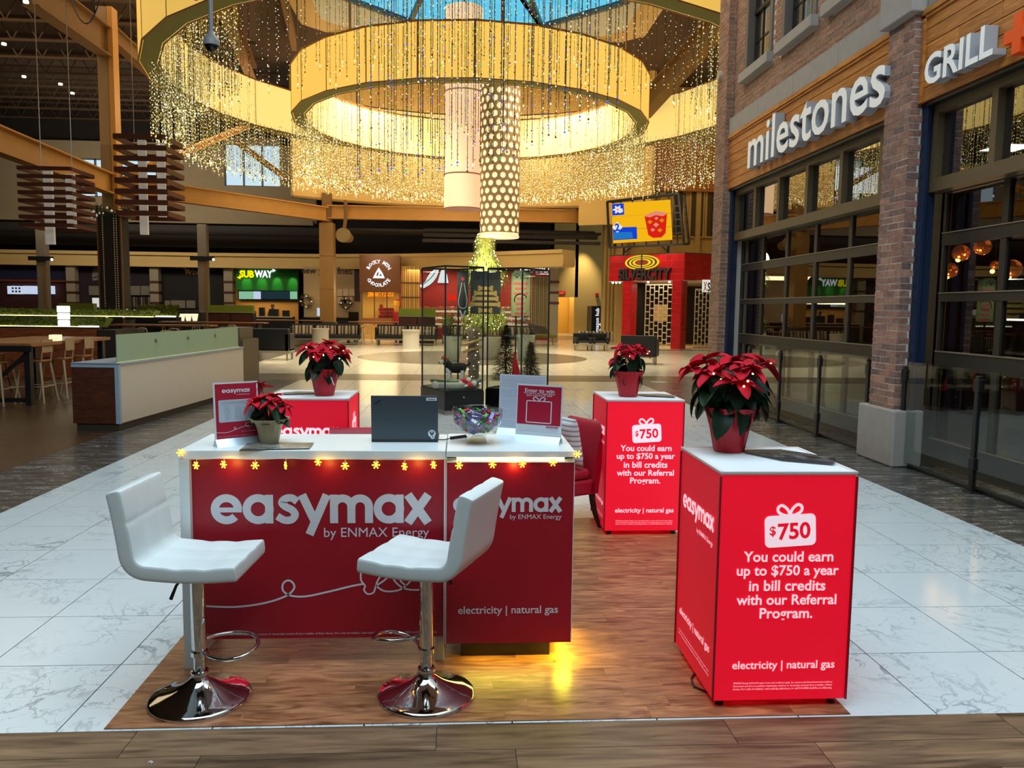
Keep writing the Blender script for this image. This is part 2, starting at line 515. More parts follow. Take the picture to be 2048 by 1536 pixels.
def rrect(x0, y0, x1, y1, r, n=5):
    return (arc(x1 - r, y0 + r, r, -90, 0, n) + arc(x1 - r, y1 - r, r, 0, 90, n) + arc(x0 + r, y1 - r, r, 90, 180, n) + arc(x0 + r, y0 + r, r, 180, 270, n))
def fill(b, F, pts, d=0.0):
    b.add([F.p(x, y, d) for x, y in pts], [tuple(range(len(pts)))])
# ------------------------------------------------------------------ shared materials
M_white = mat('white_laminate', (222, 232, 236), .28, var=.03)
M_leather = mat('white_leatherette', (208, 220, 224), .38, var=.03, bump=.06, bscale=350)
M_chrome = mat('chrome', (205, 208, 210), .06, 1.0, var=.03)
M_steel = mat('brushed_steel', (150, 150, 148), .35, 1.0, var=.08, stretch=(1, 1, 30))
M_black = mat('black_metal', (22, 22, 24), .42, var=.15)
M_blackgl = mat('black_gloss', (14, 13, 14), .2, var=.1)
M_darkleather = mat('black_leather', (20, 19, 18), .45, var=.2, bump=.1, bscale=120)
M_redpanel = mat('dark_red_print', (158, 10, 36), .42, var=.04, scale=2)
M_print = mat('pale_print', (214, 220, 232), .5, var=.02)
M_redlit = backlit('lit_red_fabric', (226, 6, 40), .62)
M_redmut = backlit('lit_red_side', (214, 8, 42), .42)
M_whitelit = backlit('lit_white_print', (255, 226, 238), .55, var=.02)
M_toplit = backlit('lit_white_top', (222, 228, 234), .06, var=.02)
M_trimwhite = mat('white_trim', (225, 222, 226), .4, var=.03)
M_cream = mat('cream_plaster', (214, 180, 112), .85, var=.06, scale=2)
M_creamw = mat('warm_wall', (205, 172, 108), .85, var=.06, scale=1.5)
M_putty = mat('putty_wall', (150, 132, 102), .9, var=.08, scale=1.5)
M_tan = mat('tan_painted_steel', (196, 142, 66), .6, var=.10, scale=2)
M_tandk = mat('dark_tan_steel', (126, 92, 48), .7, var=.12, scale=2)
M_deck = mat('dark_roof_deck', (74, 54, 36), .9, var=.2, scale=2)
M_duct = mat('dark_duct', (40, 34, 28), .8, var=.2)
M_conc = mat('pale_concrete', (158, 152, 146), .85, var=.12, scale=7, bump=.25, bscale=30)
M_mortar = mat('mortar', (200, 192, 182), .95, var=.12, scale=40, bump=.3, bscale=120)
M_brick = brickmat('weathered_brick', [(140, 104, 90), (160, 118, 100), (124, 96, 88), (172, 130, 110), (112, 92, 86), (150, 112, 98)])
M_brick2 = brickmat('upper_brick', [(150, 116, 94), (160, 124, 100), (138, 108, 90), (166, 126, 100), (130, 102, 88)])
M_cedar = wood('cedar_board', (150, 84, 30), (206, 134, 62), .45, 1, 2.2, .14)
M_navy = mat('navy_steel', (18, 38, 66), .5, var=.12)
M_frame = mat('bronze_frame', (46, 39, 31), .5, var=.1)
M_framelt = mat('bronze_frame_top', (96, 80, 55), .5, var=.1)
M_glassrail = glass('rail_glass', (.90, .94, .92), 1.5, .04)
M_glassdoor = glass('door_glass', (.62, .58, .52), 1.6, .10)
M_glasstop = glass('transom_glass', (.35, .33, .30), 1.8, .28)
M_glasscase = glass('case_glass', (.95, .97, .95), 1.45, .015)
M_greenglass = mat('frosted_green_glass', (150, 172, 138), .35, var=.05)
M_walnut = wood('walnut_panel', (52, 26, 14), (92, 46, 24), .45, 0, 4, .08)
M_tablewood = wood('table_wood', (120, 72, 36), (172, 112, 62), .35, 1, 3, .1)
M_redtile = mat('red_glazed_tile', (176, 14, 24), .25, var=.10, rand=.10)
M_grout = mat('pale_red_grout', (198, 92, 92), .8, var=.05)
M_sunglow = glow('warm_lamp_glow', (255, 226, 160), 6.0)
M_whiteglow = glow('white_lamp_glow', (255, 246, 230), 8.0)
M_bulb = glow('fairy_bulb_glow', (255, 186, 56), 4.0, False)
M_pinbulb = glow('tiny_bulb_glow', (255, 235, 190), 6.0, False)

# ------------------------------------------------------------------ floor
M_marble = marble('white_marble_tile', (206, 217, 223), (92, 106, 120), .16, thin=.020, scale=1.5, soft=.85)
M_creamtile = marble('far_marble_floor', (224, 214, 190), (170, 158, 130), .18, soft=.4, grid=.61)
M_grout2 = mat('tile_joint', (72, 82, 90), .8, var=.1)
M_stone = marble('grey_veined_stone', (66, 65, 63), (196, 196, 194), .24, thin=.024, scale=5, soft=.95, stretch=(.5, 2.2, 1), rot=.15, warp=1.8)
M_stone2 = wood('grey_brown_stone', (92, 84, 70), (128, 116, 96), .25, 0, 2.0, .05, streak=6)
M_dkwood = wood('dark_cafe_floor', (54, 38, 26), (84, 60, 40), .3, 0, 2.0, .05, streak=8)
M_plank = wood('wood_look_porcelain', (72, 54, 40), (134, 108, 82), .42, 0, 2.1, .2, streak=9)
M_mat = wood('printed_oak_vinyl', (100, 58, 36), (178, 124, 86), .36, 0, 4.5, .12, streak=5)

floor = setting('floor')
def slab(name, x0, y0, x1, y1, m, z=0.0, t=.02):
    b = MB().box(x0, y0, z - t, x1, y1, z)
    return b.build(name, m, floor)
slab('subfloor', -32, -4, 22, 60, M_grout2, -.0115, .1)
TX = [-3.745] + [-1.6095 + .61 * k for k in range(-3, 10)] + [4.186]
TY0, TN = 3.1434, 19
tm = {}
def tile(x0, x1, y0, y1):
    wx, wy = round(x1 - x0 - .006, 4), round(y1 - y0 - .006, 4)
    if (wx, wy) not in tm:
        tm[wx, wy] = MB().box(-wx / 2, -wy / 2, -.012, wx / 2, wy / 2, 0).mesh('tile', M_marble)
    o = link('tile', tm[wx, wy], floor); o.location = ((x0 + x1) / 2, (y0 + y1) / 2, 0)
for j in range(TN):
    for i in range(len(TX) - 1):
        tile(TX[i], TX[i + 1], TY0 + .61 * j, TY0 + .61 * (j + 1))
TYE = TY0 + .61 * TN
slab('tile_field', TX[0], TYE, 4.186, 18.75, M_creamtile, -.0005)
for x0, x1 in ((-4.64, -3.747), (4.188, 5.6)):
    for k in range(6):
        y0 = 3.15 + k * 2.6
        slab('stone_slab', x0, y0, x1, y0 + 2.597, M_stone, -.0004)
slab('cafe_floor', -32, 3.15, -4.642, 18.75, M_dkwood, -.0006)
slab('cafe_floor', -32, 18.75, -6.2, 60, M_dkwood, -.0006)
slab('stone_band', -6.2, 18.75, 22, 20.5, M_stone2, -.0004)
slab('plaza_floor', -6.2, 20.5, 22, 60, M_creamtile, -.0006)
b = MB(); N = 64
b.lathe([(.0, -.02), (4.0, -.02), (4.0, .001), (0, .001)], N, (.4, 28.0, 0))
b.build('stone_disc', M_stone2, floor)
slab('stone_threshold', 7.2, 33.9, 16, 34.9, M_stone2, .0008)
# wood-look porcelain strip in front of the kiosk
for r in range(5):
    y1 = 3.145 - .195 * r
    off = (.0, .31, -.25, .55, .1)[r]
    for k in range(-4, 4):
        x0 = -.09 + off + 1.2 * k
        bm_ = MB().box(-.5985, -.096, -.012, .5985, .096, 0)
        o = bm_.build('floor_plank', M_plank, floor, local=True); o.location = (x0 + .6, y1 - .0975, 0)
slab('near_floor', -16, -4, 8, 2.17, M_plank, -.0005)

# printed oak vinyl mat under the kiosk
vm = thing('vinyl_floor_mat', 'oak strip vinyl flooring laid under the red kiosk furniture', 'floor mat', (.12, 4.75, 0))
MB().box(-1.43, 3.158, .0004, 1.672, 6.37, .0030).build('mat_backing', mat('mat_joint', (112, 74, 46), .6, var=.1), vm)
pm = {}
y, r = 3.158, 0
while y < 6.36:
    h = .0945; y1 = min(y + h, 6.37); x = -1.43 - random.uniform(0, .8)
    while x < 1.672:
        L = random.choice((.62, .78, .95, 1.1)); a, c = max(x, -1.43), min(x + L, 1.672)
        if c - a > .03:
            o = MB().box(-(c - a) / 2 + .0005, -(y1 - y) / 2 + .0005, 0, (c - a) / 2 - .0005, (y1 - y) / 2 - .0005, .0012).build('plank', M_mat, vm, local=True)
            o.location = Vector(((a + c) / 2, (y + y1) / 2, .003)) - vm.location
        x += L
    y = y1; r += 1
# ------------------------------------------------------------------ restaurant front on the right
XP, XB, XT, XD = 4.85, 4.95, 5.12, 5.28         # pillar face, sign boards, transom frame, door plane
def brick_wall(parent, rects, holes, faces, course=.0755, bl=.225, depth=.03, keep=300, m=None, name='brick'):
    """rects: (axis, plane, a0, a1, z0, z1, outward); builds bricks proud of a mortar backing; the nearest stay single"""
    items = []
    for ax, pl, a0, a1, z0, z1, sg in rects:
        z, row = z0, 0
        while z < z1 - .03:
            zt = min(z + course - .011, z1)
            a = a0 - (bl / 2 if row % 2 else 0)
            while a < a1 - .01:
                s, e = max(a, a0) , min(a + bl - .011, a1)
                if e - s > .025:
                    mid = ((s + e) / 2, (z + zt) / 2)
                    if not any(h0 < mid[0] < h1 and g0 < mid[1] < g1 for h0, h1, g0, g1 in holes):
                        items.append((ax, pl, s, e, z, zt, sg))
                a += bl
            z += course; row += 1
    def geo(b, it):
        ax, pl, s, e, z, zt, sg = it
        q = pl + sg * random.uniform(.000, .006)
        if ax == 'X': b.box(min(q, pl - sg * depth), s, z, max(q, pl - sg * depth), e, zt)
        else: b.box(s, min(q, pl - sg * depth), z, e, max(q, pl - sg * depth), zt)
    def dist(it):
        c = (it[1], (it[2] + it[3]) / 2) if it[0] == 'X' else ((it[2] + it[3]) / 2, it[1])
        return c[0] ** 2 + c[1] ** 2 + ((it[4] + it[5]) / 2 - EYE) ** 2 - (it[3] - it[2]) * 6
    items.sort(key=dist)
    for it in items[:keep]:
        b = MB(); geo(b, it); b.build(name, m, parent)
    if len(items) > keep:
        b = MB()
        for it in items[keep:]: geo(b, it)
        o = b.build('far_bricks', m, parent); o['kind'] = 'stuff'

# near pillar
pil = thing('brick_pillar', 'tall weathered brick pillar on a pale concrete base between the two restaurant windows', 'pillar', (5.1, 8.86, 0))
MB().box(XP + .001, 8.601, .60, 4.985, 9.118, 4.95).build('mortar_core', M_mortar, pil)
brick_wall(pil, [('X', XP, 8.6, 9.13, .62, 4.93, -1), ('Y', 8.6, XP + .005, 4.99, .62, 4.93, -1)], [], None, keep=300, m=M_brick)
MB().box(4.79, 8.47, 0, 5.14, 9.27, .64).build('concrete_base', M_conc, pil, bevel=.02)
MB().box(4.76, 8.53, 4.93, 5.3, 9.2, 6.6).build('concrete_cap', M_conc, pil, bevel=.01)
# far corner pillar
pf = thing('brick_pillar', 'far brick corner pillar at the end of the restaurant front', 'pillar', (5.1, 15.1, 0))
MB().box(XP + .002, 14.852, 0, 5.35, 15.38, 8.4).build('mortar_core', M_mortar, pf)
brick_wall(pf, [('X', XP, 14.85, 15.4, .0, 8.4, -1), ('Y', 14.85, XP + .005, 5.06, .0, 8.4, -1)], [], None, keep=300, m=M_brick2)
nz = MB(); c = aX(1442, 152, XP); nz.cyl((XP - .06, c.y, c.z), (XP, c.y, c.z), .085, .1, 20)
tag(nz.build('wall_lamp', mat('frosted_lamp', (170, 160, 140), .4, var=.05), None, smooth=40), 'small round lamp high on the far brick corner pillar', 'lamp')

# upper brick wall with two sash windows
wr = setting('wall_right', (5, 12, 0))
XW = 5.0
wA = [aX(1487, 160, XW).y, aX(1546, 125, XW).y]     # window A: Y range
holes = []
def sash(n, y0, y1, z0, z1):
    holes.append((min(y0, y1) - .12, max(y0, y1) + .12, z0 - .16, z1 + .1))
    y0, y1 = min(y0, y1), max(y0, y1)
    win = setting('window_%d' % n, (XW, (y0 + y1) / 2, z0))
    b = MB()
    for ya, yb in ((y0 - .11, y0), (y1, y1 + .11)): b.box(XW - .03, ya, z0, XW + .22, yb, z1)
    b.box(XW - .03, y0 - .11, z1, XW + .22, y1 + .11, z1 + .1)
    b.build('window_frame', mat('taupe_frame', (108, 98, 90), .6, var=.08) if n == 1 else MATS['taupe_frame'], win)
    MB().box(XW - .12, y0 - .16, z0 - .16, XW + .1, y1 + .16, z0).build('window_sill', M_conc, win, bevel=.008)
    zm = (z0 + z1) / 2
    b = MB(); b.box(XW + .08, y0, zm - .035, XW + .16, y1, zm + .035)
    b.box(XW + .1, y0, z0, XW + .15, y0 + .04, z1); b.box(XW + .1, y1 - .04, z0, XW + .15, y1, z1); b.box(XW + .1, y0, z0, XW + .15, y1, z0 + .05)
    b.build('sash_rail', M_black, win)
    for k in (1, 2):
        yy = y0 + (y1 - y0) * k / 3
        MB().box(XW + .11, yy - .016, z0, XW + .14, yy + .016, z1).build('muntin', M_black, win)
    for zz in (z0 + (zm - z0) * .5, zm + (z1 - zm) * .5):
        MB().box(XW + .112, y0, zz - .014, XW + .138, y1, zz + .014).build('muntin', M_black, win)
    for k in range(3):
        for q in range(4):
            ya, yb = y0 + (y1 - y0) * k / 3, y0 + (y1 - y0) * (k + 1) / 3
            za, zb = z0 + (z1 - z0) * q / 4, z0 + (z1 - z0) * (q + 1) / 4
            MB().box(XW + .123, ya + .016, za + .014, XW + .127, yb - .016, zb - .014).build('pane', M_glasscase, win)
    MB().box(XW + .2, y0 - .1, z0, XW + .22, y1 + .1, z1).build('curtain', mat('self_lit_curtain', (226, 204, 164), .9, emit=.18, var=.1) if n == 1 else MATS['self_lit_curtain'], win)  # slight emission on the curtain stands in for room light
a = aX(1496, 142, XW); c = aX(1540, 112, XW); sash(1, a.y, c.y, (a.z + c.z) / 2, (a.z + c.z) / 2 + 2.0)
a2 = aX(1571, 75, XW); c2 = aX(1628, 40, XW); sash(2, a2.y, c2.y, (a.z + c.z) / 2, (a.z + c.z) / 2 + 2.0)
wy = a2.y - a.y
sash(3, a2.y + wy, c2.y + wy, (a.z + c.z) / 2, (a.z + c.z) / 2 + 2.0)
b = MB(); ys = [6.6] ; zt = 8.4
hs = sorted(holes)
y = 9.2
for h in hs:
    b.box(XW + .002, y, 5.2, XW + .2, max(y, h[0] + .06), zt); b.box(XW + .002, h[0] + .06, 5.2, XW + .2, h[1] - .06, h[2] + .06)
    b.box(XW + .002, h[0] + .06, h[3] - .06, XW + .2, h[1] - .06, zt); y = h[1] - .06
b.box(XW + .002, y, 5.2, XW + .2, 14.9, zt)
b.build('mortar_bed', M_mortar, wr)
brick_wall(wr, [('X', XW, 9.15, 14.85, 5.27, 8.2, -1)], holes, None, keep=300, m=M_brick2)
for k in range(4):
    MB().box(XB - .03, 9.13 + k * 1.43, 4.965, XB + .3, 9.13 + k * 1.43 + 1.424, 5.26).build('concrete_panel', M_conc, wr, bevel=.004)
for k in range(3):
    MB().box(XB - .03, 8.5 - (k + 1) * 1.5, 4.965, XB + .3, 8.5 - k * 1.5 - .006, 5.6).build('concrete_panel', M_conc, wr, bevel=.004)
MB().box(5.2, -9.0, 4.9, 5.5, 15.3, 8.6).build('wall_core', M_mortar, wr); MB().box(5.2, -9, 8.6, 22, 15.38, 11.3).build('upper_storey', M_mortar, wr); MB().box(5.2, -9, 0, 5.5, 2.4, 4.9).build('near_wall', M_conc, wr)

# timber sign boards
def signboard(name, label, y0, y1, joints, left_edge):
    s = thing(name, label, 'sign', (XB, (y0 + y1) / 2, 3.97))
    z0, z1, n = 3.975, 4.955, 6
    MB().box(XB + .01, y0, z0, XB + .10, y1, z1).build('backing_board', mat('dark_joint', (70, 34, 14), .8, var=.1) if 'dark_joint' not in MATS else MATS['dark_joint'], s)
    h = (z1 - .07 - z0 - .0) / n
    for r in range(n):
        cuts = [y0 + .07] + sorted(q for q in [y0 + joints[(r + i) % len(joints)] + 1.75 * i for i in range(5)] if y0 + .3 < q < y1 - .3) + [y1 - .02]
        for a_, b_ in zip(cuts, cuts[1:]):
            MB().box(XB - .012, a_ + .002, z0 + r * h + .006, XB + .02, b_ - .002, z0 + (r + 1) * h - .004).build('cedar_plank', M_cedar, s)
    b = MB().box(XB - .05, y0, z1 - .065, XB + .04, y1, z1); b.box(XB - .035, y0, z1 - .1, XB + .04, y1, z1 - .07)
    b.box(XB - .035, y0, z0, XB + .04, y0 + .06, z1) if left_edge == 0 else b.box(XB - .035, y1 - .06, z0, XB + .04, y1, z1)
    b.build('board_trim', M_cedar, s, bevel=.004)
    return s
s1 = signboard('restaurant_sign', 'cedar sign board with big white letters milestones over the far window', 9.14, 14.95, (1.1, 2.3, .6), 1)
s2 = signboard('restaurant_sign', 'cedar sign board reading GRILL with an orange plus over the near window', 3.4, 8.58, (3.9, 2.8, 3.3), 1)
M_letter = mat('white_channel_letter', (238, 240, 240), .35, emit=.12, var=.02)
M_letterside = mat('grey_letter_return', (168, 172, 178), .4, var=.04)
# the letters face the concourse (-X): u runs towards the camera (-Y)
Fm = Frame((XB - .02, 12.0, 4.4), (0, -1, 0), (0, 0, 1), .0)
def onboard(px, py): q = aX(px, py, XB - .16); return 12.0 - q.y, q.z - 4.4
q0, q1 = onboard(1496, 325), onboard(1773, 150)
text(s1, 'milestones', Fm, (q0[0] + q1[0]) / 2, .03, width=q1[0] - q0[0], height=.665, m=[M_letter, M_letterside], off=.012, ext=.15, sp=1.0)
g0, g1 = onboard(1843, 150), onboard(1990, 70)
text(s2, 'GRILL', Fm, (g0[0] + g1[0]) / 2, -.175, width=(g1[0] - g0[0]) * .94, height=.31, m=[M_letter, M_letterside], off=.022, ext=.13)
p0 = onboard(2030, 62)
b = MB(); cu, cv = p0[0] + .01, p0[1] - .02
for a_, c_ in ((.17, .055), (.055, .17)):
    b.prism([Fm.p(cu - a_, cv - c_), Fm.p(cu + a_, cv - c_), Fm.p(cu + a_, cv + c_), Fm.p(cu - a_, cv + c_)], Fm.n * (.13 if a_ > .1 else .131))
b.build('plus_mark', mat('orange_letter', (226, 74, 14), .4, emit=.1, var=.03), s2)

# window bays: transom lights above, sectional glass doors below
def bay(name_t, label_t, name_d, label_d, y0, y1, mull):
    t = thing(name_t, label_t, 'window', (XT, (y0 + y1) / 2, 3.1))
    ys = [y0] + mull + [y1]
    MB().box(XT - .05, y0 - .09, 3.86, XT + .12, y1 + .09, 3.955).build('head_rail', M_framelt, t)
    MB().box(XT - .05, y0 - .09, 3.03, XT + .12, y1 + .09, 3.17).build('sill_rail', M_framelt, t)
    for i, yy in enumerate(ys):
        wd = .045 if 0 < i < len(ys) - 1 else .075
        MB().box(XT - .05, yy - wd, 3.17, XT + .1, yy + wd, 3.86).build('mullion', M_framelt, t)
    for a_, b_ in zip(ys, ys[1:]):
        MB().box(XT + .03, a_ + .045, 3.17, XT + .038, b_ - .045, 3.86).build('pane', M_glasstop, t)
    MB().box(XB + .02, y0 - .2, 3.94, XD + .4, y1 + .2, 3.99).build('soffit', M_black, t)
    MB().box(XT - .049, y0 - .09, 3.17, XT + .0, y0 - .0901 + .001, 3.171).build('bead', M_frame, t) if False else None
    d = thing(name_d, label_d, 'door', (XD, (y0 + y1) / 2, 0))
    for ya, yb in ((y1, y1 + .36), (y0 - .3, y0)): MB().box(XD - .03, ya, 0, XD + .05, yb, 3.96).build('door_jamb', M_black, d)
    rows = [(.34, 1.12), (1.31, 1.85), (1.95, 2.46), (2.60, 3.02)]
    rails = [(.04, .34), (1.12, 1.31), (1.85, 1.95), (2.46, 2.60), (3.02, 3.06)]
    for z0, z1 in rails:
        MB().box(XD - .035, y0, z0, XD + .035, y1, z1).build('door_rail', M_frame, d)
    for yy in ys:
        MB().box(XD - .03, yy - .045, .04, XD + .03, yy + .045, 3.04).build('door_stile', M_frame, d)
    for z0, z1 in rows:
        MB().box(XD - .045, y0, z0 - .012, XD - .03, y1, z0).build('sill_strip', mat('worn_metal_edge', (140, 126, 104), .5, .3, var=.1) if 'worn_metal_edge' not in MATS else MATS['worn_metal_edge'], d)
        for a_, b_ in zip(ys, ys[1:]):
            MB().box(XD - .004, a_ + .045, z0, XD + .004, b_ - .045, z1).build('pane', M_glassdoor, d)
    return t, d
bay('transom_window', 'row of five reflective transom panes below the milestones board', 'sectional_glass_door',
    'dark framed sectional glass door behind the far glass railing', 9.55, 14.82, [10.62, 11.69, 12.75, 13.79])
bay('transom_window', 'row of reflective transom panes below the GRILL board', 'sectional_glass_door',
    'dark framed sectional glass door nearest the camera, lamps glowing inside', 3.3, 8.52, [7.52, 6.47, 5.42, 4.37][::-1])
for y0, y1, wh in ((8.4, 8.6, 'beside the brick pillar near the window corner'), (14.83, 14.87, 'against the far brick corner pillar')):
    yy = y1
    o = MB().box(4.99, yy - .10, 0, 5.04, yy + .02, 3.96)
    o.box(5.04, yy - .06, 0, 5.15, yy + .02, 3.96)
    tag(o.build('steel_jamb', M_navy, None, bevel=.006), 'navy blue steel jamb ' + wh, 'post')

# dim restaurant interior
ri = setting('wall_interior', (8, 9, 0))
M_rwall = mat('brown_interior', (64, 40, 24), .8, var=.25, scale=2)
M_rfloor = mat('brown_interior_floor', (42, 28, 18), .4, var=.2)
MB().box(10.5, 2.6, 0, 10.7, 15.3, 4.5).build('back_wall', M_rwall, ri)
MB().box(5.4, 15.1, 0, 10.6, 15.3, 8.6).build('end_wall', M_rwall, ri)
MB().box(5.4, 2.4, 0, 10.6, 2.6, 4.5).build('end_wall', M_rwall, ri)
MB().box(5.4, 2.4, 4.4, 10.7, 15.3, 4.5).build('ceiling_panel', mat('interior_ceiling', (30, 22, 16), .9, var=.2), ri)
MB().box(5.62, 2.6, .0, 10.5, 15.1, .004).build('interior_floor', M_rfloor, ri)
M_copper = mat('copper_globe', (176, 96, 50), .15, .75, emit=.22, ecol=(200, 110, 50), var=.05)
M_lamppale = mat('pale_oak', (170, 132, 84), .6, var=.12)
for i, (px, py, X) in enumerate(((1922, 506, 7.2), (1965, 493, 7.4), (1900, 541, 7.6), (2024, 538, 7.0), (1990, 530, 8.2))):
    q = aX(px, py, X)
    g = thing('globe_pendant', ('copper globe pendant %s in the dark restaurant' % ('left of the brightest one', 'brightest and highest', 'lowest and farthest left', 'farthest right, amber', 'smallest, behind the others')[i]), 'lamp', q, 0, 'copper globe pendants')
    MB().sphere(q, .12 if i < 4 else .07, 20, 14).build('globe', M_copper, g, smooth=60)
    MB().cyl(q + Vector((0, 0, .12)), (q.x, q.y, 4.4), .006, n=6).build('stem', M_black, g)
    MB().sphere(q + Vector((-.05, -.02, -.10 if i != 1 else -.06)), .035, 10, 8).build('bulb', M_sunglow, g)
    lamp('pendant_light', 'POINT', q + Vector((-.16, -.1, -.2)), 9, (1, .62, .3), .06)
# pale timber lattice, counter and light strip deep inside
lt = thing('timber_lattice', 'pale timber lattice screen deep inside the near restaurant bay', 'screen', (9.6, 9, 0))
b = MB()
for yy in (7.6, 8.5, 9.4, 10.3, 11.2, 12.1): MB().box(9.6, yy, 0, 9.68, yy + .07, 2.35).build('lattice_post', M_lamppale, lt)
for zz in (1.2, 1.8, 2.3): MB().box(9.59, 7.6, zz, 9.69, 12.2, zz + .07).build('lattice_rail', M_lamppale, lt)
bc = thing('bar_counter', 'dark bar counter with glowing back shelf inside the restaurant', 'counter', (8.5, 9, 0))
MB().box(8.3, 6.6, 0, 9.0, 13.5, 1.08).build('counter_body', M_walnut, bc)
MB().box(8.2, 6.5, 1.08, 9.05, 13.6, 1.13).build('counter_top', M_blackgl, bc)
MB().box(9.45, 6.6, 1.62, 9.5, 13.4, 1.65).build('light_strip', M_whiteglow, bc)
lamp('bar_glow', 'AREA', (9.0, 10, 3.6), 60, (1, .66, .34), 3, (0, 0, 0))
pd = thing('display_counter', 'low lit display counter inside the near glass door', 'counter', (6.9, 7.0, 0))
MB().box(6.4, 5.6, .0, 7.3, 8.0, .62).build('counter_body', M_walnut, pd)
MB().box(6.42, 5.62, .62, 7.28, 7.98, .63).build('lit_top', glow('display_glow', (240, 196, 120), 1.2), pd)
MB().box(6.3, 5.5, .95, 7.35, 8.1, 1.0).build('canopy_top', M_blackgl, pd)
for k in range(4):
    MB().cyl((6.6, 5.9 + k * .5, .632), (6.6, 5.9 + k * .5, .82), .09, .07, 14).build('serving_pot', M_copper, pd, smooth=40)
# glass railing
py_ = [15.4, 14.0, 13.32, 12.0, 10.64, 9.32, 8.52, 7.26, 5.95, 4.65, 3.4]
rl = thing('glass_railing', 'clear glass railing with black posts along the restaurant front', 'railing', (4.92, 9, 0))
for yy in py_[2:]:
    MB().box(4.905, yy - .028, 0, 4.95, yy + .028, 1.13).build('post', M_black, rl, bevel=.006)
    MB().box(4.87, yy - .065, 0, 4.985, yy + .065, .012).build('base_plate', M_black, rl, bevel=.003)
    for zz in (.22, .98):
        MB().box(4.898, yy - .042, zz, 4.957, yy + .042, zz + .12).build('clamp', M_black, rl, bevel=.006)
for a_, b_ in zip(py_[2:], py_[3:]):
    if abs(a_ - 9.32) < .01: continue
    MB().box(4.922, b_ + .03, .05, 4.934, a_ - .03, 1.19).build('glass_panel', M_glassrail, rl)
    MB().box(4.975, b_ - .03, .0, 5.0, a_ + .03, .05).build('floor_channel', M_black, rl)
# ------------------------------------------------------------------ kiosk light-box stands
ZT = 1.038
LEGAL = ['*ENMAX Energy Referral Program terms and conditions apply. See enmax.com/referral-terms-and-conditions', 'Customers are free to purchase natural gas services or electricity services from a retailer of their', 'choice. For a list of retailers, visit ucahelps.alberta.ca or call 310-4822 (toll free in Alberta).']
def gift(parent, F, cu, cv, s, m, mred, txt=True):
    """gift-box mark with a bow; s is its width"""
    t = math.radians(3.5); b = MB()
    G = Frame(F.p(cu, cv) - F.n * F.lift, F.u * math.cos(t) + F.v * math.sin(t), F.v * math.cos(t) - F.u * math.sin(t), F.lift)
    fill(b, G, rrect(-.5 * s, -.31 * s, .5 * s, .31 * s, .1 * s))
    for sg in (-1, 1):
        ribbon(b, G, [(sg * x * s, y * s) for x, y in spline([(.0, .31), (.05, .42), (.15, .50), (.23, .46), (.22, .37), (.12, .31), (.0, .29)], 5)], .055 * s)
    o = b.build('gift_mark', m, parent)
    if txt:
        G.lift += .0006
        text(parent, '$', G, -.345 * s, .005 * s, height=.21 * s, m=mred, off=.02)
        text(parent, '750', G, .075 * s, -.01 * s, width=.64 * s, m=mred, off=.028)
    return o
